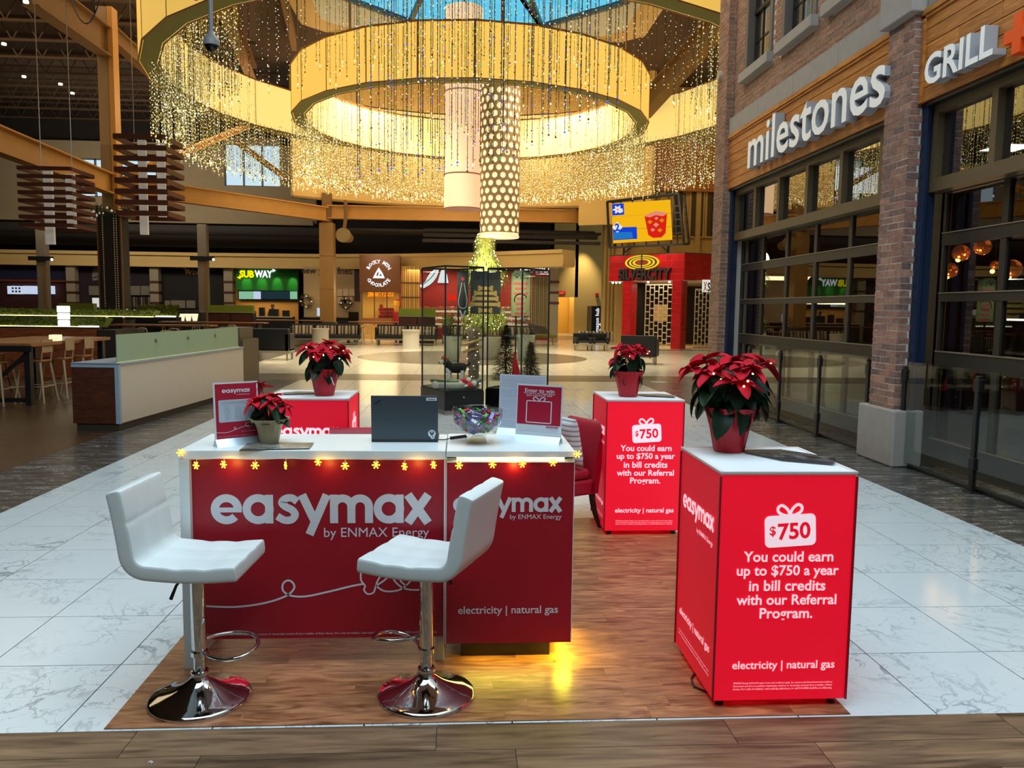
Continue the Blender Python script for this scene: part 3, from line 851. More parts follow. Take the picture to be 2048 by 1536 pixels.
def stand():
    t = thing('lightbox_stand', 'front right red light-box stand with the biggest poinsettia on top', 'display stand', (1.385, 3.53, .0032))
    hw, hd = .295, .305
    zt, zb = ZT, .034
    def panel(name, F, w, m):
        b = MB(); b.prism([F.p(-w, zb, -.004), F.p(w, zb, -.004), F.p(w, zt, -.004), F.p(-w, zt, -.004)], -F.n * .012)
        return b.build(name, m, t, local=True, bevel=.002)
    K = dict(local=True)
    f1 = Frame((0, -hd, 0), (1, 0, 0), (0, 0, 1)); f2 = Frame((-hw, 0, 0), (0, -1, 0), (0, 0, 1))
    f3 = Frame((hw, 0, 0), (0, 1, 0), (0, 0, 1)); f4 = Frame((0, hd, 0), (-1, 0, 0), (0, 0, 1))
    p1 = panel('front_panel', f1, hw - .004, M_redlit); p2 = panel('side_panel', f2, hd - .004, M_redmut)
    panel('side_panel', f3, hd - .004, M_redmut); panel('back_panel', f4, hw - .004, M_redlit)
    M_seam = mat('red_seam', (150, 8, 30), .5, var=.05)
    for sx_ in (-1, 1):
        for sy in (-1, 1): MB().box(sx_ * hw - .004, sy * hd - .004, zb, sx_ * hw + .004, sy * hd + .004, zt - .02).build('corner_seam', M_seam, t, local=True)
    MB().box(-hw, -hd, zt - .014, hw, hd, zt - .001).build('top_panel', M_toplit, t, local=True, bevel=.003)
    b = MB(); b.box(-hw - .003, -hd - .003, zt - .007, hw + .003, -hd + .014, zt + .001); b.box(-hw - .003, -hd, zt - .007, -hw + .014, hd, zt + .001)
    b.box(hw - .014, -hd, zt - .007, hw + .003, hd, zt + .001); b.box(-hw, hd - .014, zt - .007, hw, hd + .003, zt + .001)
    b.build('top_trim', M_trimwhite, t, local=True)
    for sx_ in (-1, 1):
        for sy in (-1, 1): MB().cyl((sx_ * .25, sy * .26, 0), (sx_ * .25, sy * .26, zb), .018, n=12).build('foot', M_black, t, local=True)
    def on(p):                               # lettering sits on its panel: keep local coordinates
        return p
    for s_, z, wd in (('You could earn', .672, .392), ('up to $750 a year', .605, .446), ('in bill credits', .545, .335), ('with our Referral', .483, .438), ('Program.', .416, .232)):
        loc(text, p1, s_, f1, .012, z, width=wd, m=M_whitelit, off=.018)
    loc(gift, p1, f1, .014, .785, .222, M_whitelit, M_redlit)
    loc(text, p1, 'electricity | natural gas', f1, .012, .188, width=.452, m=M_whitelit, off=.014)
    for i, s_ in enumerate(LEGAL): loc(text, p1, s_, f1, .012, .112 - .0135 * i, width=.44, m=M_whitelit, res=1)
    loc(logo, p2, f2, .0, .79, .47, M_whitelit)
    loc(text, p2, 'by ENMAX Energy', f2, .115, .70, width=.235, m=M_whitelit, off=.004)
    loc(text, p2, 'electricity | natural gas', f2, 0, .23, width=.47, m=M_whitelit, off=.014)
    for i, s_ in enumerate(LEGAL[1:]): loc(text, p2, s_, f2, 0, .135 - .018 * i, width=.48, m=M_whitelit, res=1)
    return t
def loc(fn, parent, *a, **k):
    """run a lettering builder in the parent's own coordinates"""
    global wm
    keep = wm; wm = lambda o: Matrix.Identity(4)
    try: return fn(parent, *a, **k)
    finally: wm = keep
st1 = stand()
st2 = dup(st1, (1.385, 6.17, .0032), 0, 'red light-box stand behind the red chair, medium poinsettia on top')
st3 = dup(st1, (-1.13, 6.14, .0032), PI / 2, 'red light-box stand behind the white desk, seen above the desk top')
for s in (st1, st2, st3): s['group'] = 'red light-box stands of the kiosk'

# ------------------------------------------------------------------ white desk and cabinet
ZC = 1.047
dk = thing('kiosk_desk', 'white kiosk desk with large easymax logo on its dark red front', 'desk', (-.68, 3.92, .003))
MB().box(-1.29, 3.68, ZC - .04, -.072, 4.17, ZC).build('desk_top', M_white, dk, bevel=.003)
MB().box(-1.29, 3.682, .004, -1.245, 4.165, ZC - .04).build('side_leg', M_white, dk, bevel=.002)
MB().box(-.118, 3.74, .004, -.076, 4.165, ZC - .04).build('side_leg', M_white, dk, bevel=.002)
fp = MB().box(-1.245, 3.715, .135, -.076, 3.73, ZC - .04).build('front_panel', M_redpanel, dk)
MB().box(-.078, 3.685, .11, -.071, 3.74, ZC - .03).build('edge_strip', M_trimwhite, dk)
FD = Frame((0, 3.715, 0), (1, 0, 0), (0, 0, 1))
def fd(px, py): q = aY(px, py, 3.713); return q.x, q.z
a, c = fd(424, 1045), fd(858, 1045); lo_ = fd(640, 1018)
logo(fp, FD, (a[0] + c[0]) / 2, lo_[1], c[0] - a[0], M_print)
a, c = fd(648, 1068), fd(858, 1066)
text(fp, 'by ENMAX Energy', FD, (a[0] + c[0]) / 2, a[1], width=c[0] - a[0], m=M_print)
b = MB()
wire = [(402, 1212), (470, 1214), (530, 1206), (572, 1192), (588, 1177), (585, 1165), (575, 1161), (566, 1168), (566, 1181), (580, 1191), (610, 1193), (655, 1184), (700, 1173), (726, 1168)]
ribbon(b, FD, [fd(*p) for p in spline(wire, 6)], .009)
for pts in ([(722, 1140), (722, 1160), (730, 1172), (728, 1180), (735, 1188), (746, 1186), (750, 1178), (756, 1160), (770, 1140)],
            [(752, 1172), (775, 1155), (790, 1130)], [(752, 1172), (768, 1182), (790, 1182), (806, 1176), (822, 1160), (830, 1140)],
            [(784, 1140), (788, 1160), (806, 1176), (830, 1180), (850, 1178)], [(795, 1140), (800, 1160), (812, 1172)]):
    ribbon(b, FD, [fd(*p) for p in spline(pts, 5)], .008, d=.0002)
b.build('drawn_wire', M_print, fp)
a, c = fd(404, 1277), fd(874, 1271)
text(fp, 'Customers are free to purchase natural gas services or electricity services from a retailer of their choice. For a list of retailers, visit ucahelps.alberta.ca or call 310-4822 (toll free in Alberta).', FD,
     (a[0] + c[0]) / 2, .157, width=c[0] - a[0], m=M_print, res=1)

cb = thing('kiosk_cabinet', 'narrow white-topped cabinet with small easymax logo and glowing edge under its top', 'cabinet', (.23, 3.94, .003))
MB().box(-.068, 3.676, ZC - .03, .538, 4.19, ZC).build('cabinet_top', M_white, cb, bevel=.003)
MB().box(-.05, 3.74, .10, .52, 4.17, ZC - .045).build('cabinet_body', M_white, cb)
cp_ = MB().box(-.066, 3.682, .112, .534, 3.70, ZC - .056).build('front_panel', M_redpanel, cb)
b = MB(); b.box(-.069, 3.68, .11, -.0655, 3.74, ZC - .05); b.box(.5345, 3.68, .11, .538, 4.17, ZC - .05); b.box(-.069, 3.68, ZC - .056, .538, 3.74, ZC - .051)
b.build('edge_strip', M_trimwhite, cb)
MB().cyl((-.02, 3.705, ZC - .041), (.49, 3.705, ZC - .041), .0085, n=10).build('light_tube', glow('tube_glow', (255, 236, 150), 5.0), cb)
MB().box(-.066, 3.73, ZC - .05, .536, 3.745, ZC - .03).build('gap_back', M_blackgl, cb)
MB().box(.005, 3.785, .001, .445, 4.10, .11).build('plinth', M_blackgl, cb)
FC = Frame((0, 3.682, 0), (1, 0, 0), (0, 0, 1))
def fc(px, py): q = aY(px, py, 3.68); return q.x, q.z
a, c = fc(907, 1010), fc(1122, 1010)
logo(cp_, FC, (a[0] + c[0]) / 2, a[1], c[0] - a[0], M_print)
a, c = fc(1020, 1035), fc(1123, 1035); text(cp_, 'by ENMAX Energy', FC, (a[0] + c[0]) / 2, a[1], width=c[0] - a[0], m=M_print)
a, c = fc(916, 1223), fc(1116, 1222); text(cp_, 'electricity | natural gas', FC, (a[0] + c[0]) / 2, a[1], width=c[0] - a[0], m=M_print, off=.012)
# the yellow LED strip under the cabinet that lights the mat
lamp('under_cabinet_strip', 'AREA', (.50, 3.90, .108), 11.0, (1.0, .84, .04), .06, (0, 0, 0), .4)
lamp('under_cabinet_strip_front', 'AREA', (.22, 3.74, .108), 2.0, (1.0, .80, .08), .4, (math.radians(-15), 0, 0), .05)

# fairy lights along the desk edge
fl_ = thing('fairy_light_string', 'string of amber snowflake fairy lights hanging along the white desk edge', 'string lights', (-.38, 3.66, ZC - .045))
BP = [(361, 905), (392, 931), (447, 929), (510, 931), (571, 931), (636, 924), (690, 932), (752, 930), (809, 933), (867, 930), (918, 931), (985, 929), (1045, 928), (1106, 925), (1155, 908)]
cord = []
for i, (px, py) in enumerate(BP):
    q = aY(px, py, 3.655); cord.append(Vector((q.x, 3.668, min(q.z + .03, ZC - .035) - .004 * (i % 2))))
b = MB(); b.tube([tuple(p) for p in spline(cord, 4)], .0016, 5)
for i, (px, py) in enumerate(BP):
    q = aY(px, py, 3.655); b.tube([cord[i], q], .0018, 5)
b.build('cord', mat('clear_cord', (200, 190, 160), .4, var=.05), fl_)
for i, (px, py) in enumerate(BP):
    q = aY(px, py, 3.655); b = MB(); tl = random.uniform(-.9, .9) if i not in (3, 6, 14) else 0
    b.sphere(q, .007, 8, 6)
    for k in range(6):
        a = k * PI / 3
        d = Vector((math.cos(a) * math.cos(tl * 1.3), math.cos(a) * math.sin(tl * 1.3) * -1, math.sin(a)))
        b.tube([q, q + d * .0148], .0026, 5)
        b.sphere(q + d * .0148, .0042, 6, 4)
    b.build('snowflake_bulb', M_bulb, fl_)
for x in (-1.05, -.62, -.2, .25): lamp('fairy_glow', 'POINT', (x, 3.655, ZC - .07), .22, (1, .55, .1), .02)

# ------------------------------------------------------------------ bar stools
def seat_mesh():
    """one padded shell: seat runs into the back; local +x is forward, seat top at z=0"""
    prof, U = [], []                                    # (x, z) along the sitting side, cell coordinate
    for f in (0, .006, .03, .09, .17, .25, 1 / 3, .42, .5, .58, 2 / 3, .75, .83, .91, 1): prof.append((.215 - .36 * f, -.010 * math.sin(PI * f))); U.append(3 * f)
    ns = len(prof); r = .045
    for i in range(1, 7):
        a = -PI / 2 - (PI / 2 - .12) * i / 6
        prof.append((-.145 + r * math.cos(a), r + r * math.sin(a))); U.append(3.0)
    x0, z0 = prof[-1]
    for f in (.06, .14, .22, .3, .38, .46, .5, .54, .62, .7, .78, .86, .94, .985, 1): prof.append((x0 - .036 * f - .012 * f * f, z0 + .268 * f)); U.append(2 * f)
    Y_ = (-.2, -.1975, -.188, -.165, -.13, -.095, -.0667, -.04, 0, .04, .0667, .095, .13, .165, .188, .1975, .2)
    n, m_, th = len(prof), len(Y_), .066
    b = MB(); top, bot = [], []
    for i in range(n):
        a, c = prof[max(0, i - 1)], prof[min(n - 1, i + 1)]
        d = Vector((c[0] - a[0], c[1] - a[1])).normalized(); nn = Vector((d.y, -d.x))
        if nn.y < 0 and i < ns: nn = -nn
        if i >= ns and nn.x < 0: nn = -nn
        for j in range(m_):
            y = Y_[j]; u = U[i]; v = (y + .2) / .4 * 3
            su = abs(math.sin(PI * u)) if .02 < u and not (i > n - 4) else 1; sv = abs(math.sin(PI * v)) if 2 < j < m_ - 3 else 1
            if ns - 1 <= i <= ns + 5: su = .5
            puff = .0065 * (min(1, su * 3) ** .5 * min(1, sv * 3) ** .5 - 1)
            ed = min(j, m_ - 1 - j); ee = min(i, n - 1 - i)
            rnd = -(.007 if ed == 0 else .0015 if ed == 1 else 0) - (.007 if ee == 0 else .0015 if ee == 1 else 0)
            p = Vector(prof[i]) + nn * (puff + rnd)
            q = Vector(prof[i]) - nn * (th - (.010 if ed == 0 else .003 if ed == 1 else 0) - (.010 if ee == 0 else 0))
            k = 1 - .03 * max(0, (i - ns - 5) / 15)
            top.append((p.x, y * k, p.y)); bot.append((q.x, y * k, q.y))
    N = n * m_
    fs = []
    for i in range(n - 1):
        for j in range(m_ - 1):
            k = i * m_ + j
            fs.append((k, k + m_, k + m_ + 1, k + 1)); fs.append((N + k, N + k + 1, N + k + m_ + 1, N + k + m_))
    for i in range(n - 1):
        k = i * m_; fs.append((k, N + k, N + k + m_, k + m_)); k += m_ - 1; fs.append((k, k + m_, N + k + m_, N + k))
    for j in range(m_ - 1):
        fs.append((j, j + 1, N + j + 1, N + j)); k = (n - 1) * m_ + j; fs.append((k, N + k, N + k + 1, k + 1))
    b.add(top + bot, fs)
    return b
def stool(loc_, rz, label, zs):
    t = thing('bar_stool', label, 'bar stool', loc_, rz, 'white bar stools in front of the desk')
    sb = seat_mesh(); sb.v = [(x + .012, y, z + zs) for x, y, z in sb.v]
    o = sb.build('seat', M_leather, t, local=True, smooth=55)
    ss = o.modifiers.new('sub', 'SUBSURF'); ss.levels = ss.render_levels = 1
    '''
    s2 = MB()
    for sy in (-1, 1):
        s2.tube([(.205, sy * .197, zs - .012), (.06, sy * .201, zs - .022), (-.12, sy * .201, zs - .016), (-.165, sy * .2, zs + .06), (-.185, sy * .197, zs + .16), (-.21, sy * .192, zs + .29)], .0022, 5)
    s2.build('seam', mat('seam_shadow', (186, 200, 202), .6, var=.05) if 'seam_shadow' not in MATS else MATS['seam_shadow'], t, local=True)
    '''
    MB().box(-.07, -.07, zs - .085, .09, .07, zs - .066).build('seat_plate', M_black, t, local=True)
    b = MB().lathe([(.030, .105), (.0255, .112), (.0255, .23), (.0255, zs - .08)], 28); b.build('inner_pole', M_chrome, t, local=True, smooth=40)
    b = MB().lathe([(.0305, .225), (.0315, .23), (.0315, zs - .082), (.029, zs - .08)], 28); b.build('pole_sleeve', M_chrome, t, local=True, smooth=40)
    prof = [(.214, .0), (.216, .006), (.213, .014), (.205, .019), (.17, .028), (.12, .044), (.075, .066), (.048, .088), (.038, .103), (.036, .112), (.0, .112)]
    MB().lathe(prof, 72).build('base', M_chrome, t, local=True, smooth=50)
    MB().lathe([(.037, .104), (.0385, .108), (.0385, .124), (.036, .128), (.03, .129)], 28).build('collar', M_chrome, t, local=True, smooth=40)
    loop = spline([(.03, .0, .205), (.06, -.045, .208), (.13, -.088, .215), (.205, -.085, .225), (.245, -.03, .235), (.245, .03, .245), (.205, .082, .255), (.13, .085, .262), (.06, .045, .266), (.03, .0, .268)], 6)
    MB().tube(loop, .0088, 10).build('foot_ring', M_chrome, t, local=True, smooth=60)
    b = MB(); b.cyl((0, 0, .195), (0, 0, .215), .036, n=24); b.build('ring_clamp', M_chrome, t, local=True, smooth=40)
    MB().tube([(.0, -.04, zs - .075), (-.03, -.075, zs - .085), (-.055, -.09, zs - .12), (-.075, -.1, zs - .175)], [.005, .005, .006, .008], 8).build('lift_lever', M_black, t, local=True, smooth=60)
    return t
stool((-1.125, 3.40, .0045), math.radians(-3), 'left white tufted bar stool on chrome base with its back turned to the left', .655)
stool((-.146, 3.395, .0045), math.radians(158), 'white tufted bar stool on chrome base in front of the narrow cabinet, back turned right', .655)

# ------------------------------------------------------------------ things on the desk
lp = thing('laptop', 'open dark grey laptop with stickers on its lid, seen from behind', 'laptop', (-.285, 4.14, ZC))
a, c = aZ(743, 884, ZC), aZ(876, 884, ZC); tl = aY(740, 800, a.y - .03)
up = Vector((0, -.10, 1)).normalized()
FL = Frame(((a.x + c.x) / 2, a.y - .002, ZC + .012), (1, 0, 0), up, .0008)
hw = (c.x - a.x) / 2; LH = .222
lid = MB().prism([FL.p(-hw, 0, -.001), FL.p(hw, 0, -.001), FL.p(hw, LH, -.001), FL.p(-hw, LH, -.001)], -FL.n * .007).build('lid', mat('graphite_shell', (62, 72, 80), .42, .2, var=.05), lp, bevel=.002)
MB().prism([FL.p(-hw + .006, .012, -.0095), FL.p(hw - .006, .012, -.0095), FL.p(hw - .006, LH - .006, -.0095), FL.p(-hw + .006, LH - .006, -.0095)], -FL.n * .0006).build('screen', M_blackgl, lid)
MB().box(a.x, a.y - .004, ZC + .001, c.x, a.y + .215, ZC + .014).build('keyboard_base', mat('graphite_base', (40, 42, 45), .5, .1, var=.08), lp, bevel=.002)
b = MB(); fill(b, FL, rrect(hw - .058, LH - .024, hw - .006, LH - .008, .002)); b.build('asset_label', M_print, lid)
text(lid, 'adenza', Frame(FL.o, FL.u, FL.v, .0012), hw - .032, LH - .016, width=.034, m=M_black, off=.02, res=2)
b = MB(); fill(b, FL, arc(hw - .03, .032, .019, 0, 352, 24)); fill(b, FL, arc(hw - .026, .014, .010, 0, 350, 18), .0003); b.build('round_sticker', M_print, lid)
b = MB(); G = Frame(FL.o, FL.u, FL.v, .0018)
for dx, dy, r in ((-.007, .008, .004), (.007, .008, .004), (-.005, 0, .0045), (.005, 0, .0045), (0, -.006, .004), (.005, -.017, .003)): fill(b, G, arc(hw - .03 + dx, .032 + dy, r, 0, 340, 10))
b.build('sticker_print', M_black, lid)
b = MB(); t_ = math.radians(33)
G2 = Frame(FL.p(-hw + .034, LH - .03) , FL.u * math.cos(t_) + FL.v * math.sin(t_), FL.v * math.cos(t_) - FL.u * math.sin(t_), .0006)
for k in range(5): fill(b, G2, [(-.018 + k * .0075, -.004), (-.013 + k * .0075, -.004), (-.013 + k * .0075, .004), (-.018 + k * .0075, .004)])
b.build('lid_emblem', M_black, lid)
cb_ = MB(); pts = [(c.x - .003, a.y + .03, ZC + .008), (c.x + .03, a.y + .05, ZC + .004), (c.x + .06, a.y + .04, ZC + .012)]
n_ = 60
for i in range(n_): t_ = i / n_; pts.append((c.x + .06 + .085 * t_, a.y + .045 + .075 * t_ + .008 * math.sin(t_ * 75), ZC + .012 + .008 * math.cos(t_ * 75)))
cb_.tube(pts, .0028, 6)
tag(cb_.build('coiled_cable', M_black, None, smooth=60), 'black coiled security cable on the desk beside the laptop', 'cable')

# glass bowl of sweets
qb = aZ(955, 886, ZC); bx_, by_ = qb.x, qb.y - .0
bw = thing('glass_bowl', 'footed clear glass bowl of wrapped sweets on the cabinet', 'bowl', (bx_, by_, ZC))
M_bowl = glass('bowl_glass', (.92, .94, .96), 1.5, .07)
out = [(.058, .0), (.060, .006), (.047, .034), (.044, .046), (.062, .052), (.095, .075), (.117, .105), (.125, .140), (.124, .172), (.122, .176)]
inn = [(.119, .174), (.120, .140), (.112, .107), (.09, .081), (.06, .060), (.0, .056)]
MB().lathe(out + inn, 56).build('bowl', M_bowl, bw, local=True, smooth=60)
MB().lathe([(.05, .003), (.042, .02), (.03, .034), (.0, .036)], 32).build('glass_foot', glass('thick_glass', (.90, .88, .76), 1.4, .0), bw, local=True, smooth=60)
cm = []
for nm, c1, lab in (('lilac', (150, 140, 200), 'lilac foil wrapped sweet in the glass bowl'), ('green', (90, 160, 80), 'green foil wrapped sweet in the glass bowl'), ('red', (206, 44, 70), 'red foil wrapped sweet in the glass bowl'), ('silver', (210, 205, 222), 'silver foil wrapped sweet in the glass bowl')):
    m_ = mat(nm + '_foil', c1, .25, .45, var=.2, scale=60, bump=.5, bscale=140)
    b = MB()
    b.box(-.017, -.0085, -.006, .017, .0085, .006)
    for sg in (-1, 1): b.hexa([(sg * .017, -.003, -.003), (sg * .030, -.010, -.002), (sg * .030, .010, -.002), (sg * .017, .003, -.003), (sg * .017, -.003, .003), (sg * .030, -.010, .001), (sg * .030, .010, .001), (sg * .017, .003, .003)])
    cm.append((b.mesh('wrapped_sweet', m_), lab))
random.seed(11)
k = 0
for lay, (z, rr, n_) in enumerate(((.068, .045, 7), (.084, .072, 14), (.102, .09, 22), (.120, .098, 26), (.138, .096, 24), (.152, .075, 14))):
    for i in range(n_):
        a = 2 * PI * (i + .5 * lay) / n_ + random.uniform(-.1, .1); r_ = rr * (1 if i % 3 else random.uniform(.2, .8))
        me, lab = cm[(0, 2, 1, 0, 3, 0, 1, 2)[k % 8]]; k += 1
        o = link('wrapped_sweet', me); o.location = (bx_ + r_ * math.cos(a), by_ + r_ * math.sin(a), ZC + z)
        o.rotation_euler = (random.uniform(-.8, .8), random.uniform(-.9, .9), a + PI / 2 + random.uniform(-.8, .8))
        tag(o, lab, 'sweet', 'wrapped sweets in the glass bowl')

# sign holders
M_acr = mat('clear_acrylic_edge', (214, 222, 230), .2, var=.02)
M_alu = mat('brushed_aluminium', (184, 204, 218), .3, .6, var=.04)
VS = .86
def holder(name, label, L, R, h, lean, kind):
    L, R = Vector(L), Vector(R); u = (R - L).normalized(); w_ = (R - L).length
    nb = Vector((-u.y, u.x, 0))                      # away from the viewer
    t = thing(name, label, 'sign', (L + R) / 2)
    v = (Vector((0, 0, 1)) + nb * lean).normalized()
    base_d = .055
    b = MB()
    b.prism([L - nb * .03, L + nb * .03, L + nb * .012 + Vector((0, 0, .030)), L + nb * .0 + Vector((0, 0, .034))], R - L)
    b.build('wedge_base', M_alu, t)
    F = Frame((L + R) / 2 + nb * .004 + Vector((0, 0, .03)), u, v, .001); F.v = F.v * VS
    pn = MB().prism([F.p(-w_ / 2, 0), F.p(w_ / 2, 0), F.p(w_ / 2, h), F.p(-w_ / 2, h)], -F.n * .004).build('clear_panel', M_acr, t)
    G = Frame(F.o, F.u, F.v, .0022); G.v = G.v * VS
    return t, pn, G, w_
L, R = aZ(431, 894, ZC), aZ(520, 885, ZC)
t, pn, G, w_ = holder('tabletop_sign', 'red tabletop sign of opening hours at the left end of the desk', L, R, .315, .06, 0)
M_signred = mat('sign_red_print', (170, 20, 52), .4, var=.03)
b = MB(); fill(b, G, [(-w_ / 2 + .008, .006), (w_ / 2 - .008, .006), (w_ / 2 - .008, .306), (-w_ / 2 + .008, .306)]); b.build('red_sheet', M_signred, pn)
G.lift += .0006
logo(pn, G, .0, .266, w_ * .62, M_print)
text(pn, 'by ENMAX Energy', G, w_ * .16, .244, width=w_ * .3, m=M_print, res=1)
b = MB(); fill(b, G, rrect(-w_ * .40, .095, w_ * .40, .218, .008)); b.build('hours_box', mat('pale_blue_print', (178, 192, 206), .5, var=.02), pn)
G2 = Frame(G.o, G.u, G.v, G.lift + .0006); G2.v = G2.v * VS
M_ink = mat('dark_ink', (70, 80, 100), .6, var=.02)
text(pn, 'Our in-person kiosk is open during the hours of', G2, 0, .205, width=w_ * .70, m=M_ink, res=1)
text(pn, 'operation and closed on the following holidays', G2, 0, .196, width=w_ * .66, m=M_ink, res=1)
for i, d in enumerate(('Monday', 'Tuesday', 'Wednesday', 'Thursday', 'Friday', 'Saturday', 'Sunday')):
    z = .182 - i * .0118
    text(pn, d, G2, -w_ * .215, z, height=.0062, m=M_ink, res=1)
    text(pn, '10:00 a.m.', G2, w_ * .03, z, height=.0055, m=M_ink, res=1); text(pn, '9:00 p.m.', G2, w_ * .23, z, height=.0055, m=M_ink, res=1)
b = MB()
ribbon(b, G, spline([(-w_ * .46, .042), (-w_ * .25, .038), (-w_ * .08, .048), (-w_ * .03, .058), (-w_ * .06, .064), (-w_ * .07, .056), (-w_ * .02, .052), (w_ * .1, .062), (w_ * .2, .066), (w_ * .46, .060)], 6), .0022)
ribbon(b, G, arc(w_ * .24, .074, .012, 0, 345, 18), .0022); ribbon(b, G, arc(w_ * .38, .070, .009, 0, 345, 16), .0022); ribbon(b, G, [(w_ * .33, .076), (w_ * .38, .09), (w_ * .43, .076)], .0022)
b.build('drawn_wire', M_print, pn)
text(pn, 'electricity | natural gas', G, w_ * .24, .038, width=w_ * .32, m=M_print, res=1)
text(pn, LEGAL[1], G, 0, .016, width=w_ * .86, m=M_print, res=1)
# contest sign (the code itself is left out)
L, R = aZ(1030, 881, ZC), aZ(1121, 889, ZC)
t, pn, G, w_ = holder('tabletop_sign', 'red Enter to win tabletop sign with a gift outline at the cabinet right end', L, R, .302, .07, 0)
b = MB(); fill(b, G, [(-w_ / 2 + .006, .068), (w_ / 2 - .006, .068), (w_ / 2 - .006, .292), (-w_ / 2 + .006, .292)]); b.build('red_sheet', M_signred, pn)
G.lift += .0006
text(pn, 'Enter to win', G, 0, .266, width=w_ * .64, m=M_print, off=.008)
text(pn, 'four tickets to the Calgary Hitmen', G, 0, .248, width=w_ * .68, m=M_print, off=.01, res=1)
text(pn, 'game on January 19, 2024!', G, 0, .237, width=w_ * .56, m=M_print, off=.01, res=1)
b = MB(); gw = w_ * .27
ribbon(b, G, rrect(-gw, .080, gw, .205, .006), .005, True)
for sg in (-1, 1): ribbon(b, G, [(sg * x, y) for x, y in spline([(0, .206), (.010, .222), (.024, .228), (.032, .22), (.026, .209), (.012, .205), (0, .204)], 4)], .005)
b.build('gift_outline', M_print, pn)
logo(pn, G, w_ * .30, .058, w_ * .26, M_signred)
for i in range(4): text(pn, LEGAL[1], G, 0 if i else -w_ * .16, .058 - i * .010, width=w_ * (.85 if i else .55), m=M_ink, res=1)
# the back of a second holder, printed with rows of small text
L, R = aZ(996, 867, ZC), aZ(1088, 874, ZC)
t, pn, G, w_ = holder('tabletop_sign', 'pale sign sheet of small printed rules standing behind the Enter to win sign', L, R, .335, .05, 0)
b = MB(); fill(b, G, [(-w_ / 2 + .004, .004), (w_ / 2 - .004, .004), (w_ / 2 - .004, .33), (-w_ / 2 + .004, .33)]); b.build('paper_sheet', mat('pale_grey_paper', (186, 192, 210), .6, var=.04), pn)
G.lift += .0006
M_greyink = mat('grey_ink', (120, 126, 146), .7, var=.02)
rules = 'No purchase necessary. Contest rules apply and entrants must be residents of the province.'
for i in range(24): text(pn, rules, G, 0, .315 - i * .0128, width=w_ * (.86 if i % 5 else .5), m=M_greyink, res=1)

# magazine lying on the desk
mg = thing('magazine', 'glossy magazine lying flat on the desk in front of the small poinsettia', 'magazine', (-.91, 3.98, ZC))
P4 = [aZ(x, y, ZC) for x, y in ((478, 902), (617, 899), (626, 888), (497, 886))]
for i in range(3):
    MB().prism([p + Vector((.002 * i, .001 * i, .0025 * i)) for p in P4], (0, 0, .002)).build('page_block' if i < 2 else 'cover', [mat('grey_pages', (90, 92, 92), .5, var=.2), MATS.get('grey_pages'), marble('photo_cover', (92, 88, 78), (190, 190, 186), .3, thin=.12, scale=14, soft=.9)][i] if i != 1 else MATS['grey_pages'], mg)
# ------------------------------------------------------------------ poinsettias
def leafmat(name, c0, c1, rough=.5):
    m, n, l, p = base(name)
    t = n.new('ShaderNodeTexCoord'); oi = n.new('ShaderNodeObjectInfo')
    nz = n.new('ShaderNodeTexNoise'); nz.inputs['Scale'].default_value = 30; l.new(t.outputs['Object'], nz.inputs['Vector'])
    ad = n.new('ShaderNodeMath'); ad.operation = 'MULTIPLY_ADD'; ad.inputs[1].default_value = .5; l.new(nz.outputs[0], ad.inputs[0])
    m2 = n.new('ShaderNodeMath'); m2.operation = 'MULTIPLY'; m2.inputs[1].default_value = .5; l.new(oi.outputs['Random'], m2.inputs[0]); l.new(m2.outputs[0], ad.inputs[2])
    mx = n.new('ShaderNodeMix'); mx.data_type = 'RGBA'; mx.inputs[6].default_value = lin(c0); mx.inputs[7].default_value = lin(c1)
    l.new(ad.outputs[0], mx.inputs[0]); l.new(mx.outputs[2], p.inputs['Base Color'])
    p.inputs['Roughness'].default_value = rough
    p.inputs['Specular IOR Level'].default_value = .25
    return m
M_bract = leafmat('red_bract', (150, 0, 22), (216, 8, 44), .7)
M_leaf = leafmat('dark_green_leaf', (14, 36, 24), (34, 66, 42), .42)
M_foil = mat('red_foil', (184, 8, 32), .4, .15, var=.25, scale=30, bump=.6, bscale=60, stretch=(1, 1, .15))
M_kraft = mat('kraft_foil', (196, 184, 148), .55, .05, var=.25, scale=30, bump=.6, bscale=60, stretch=(1, 1, .15))
M_stem = mat('green_stem', (70, 84, 44), .6, var=.2)
M_soil = mat('dark_soil', (40, 30, 22), .95, var=.3)
def leaf_mesh(name, L, Wd, m, droop, fold, lobes=0.0):
    b = MB(); n, k = 9, 5; vs, fs = [], []
    for i in range(n):
        u = i / (n - 1)
        hw = Wd / 2 * (math.sin(PI * min(1, u * .95 + .04) ** .8) ** .8) * (1 + lobes * math.sin(u * 9)) if i < n - 1 else .0006
        for j in range(k):
            v = (j - 2) / 2
            z = fold * abs(v) * hw - droop * L * u * u + .004 * math.sin(u * 14) * abs(v)
            vs.append((L * u, v * hw, z))
    for i in range(n - 1):
        for j in range(k - 1):
            a = i * k + j; fs.append((a, a + k, a + k + 1, a + 1))
    b.add(vs, fs)
    return b.mesh(name, m, 180)
BR = [leaf_mesh('bract', 1, .64, M_bract, d, f, .10) for d, f in ((.18, .5), (.34, .35), (.05, .6))]
LF = [leaf_mesh('leaf', 1, .70, M_leaf, d, f, .05) for d, f in ((.3, .4), (.5, .3))]
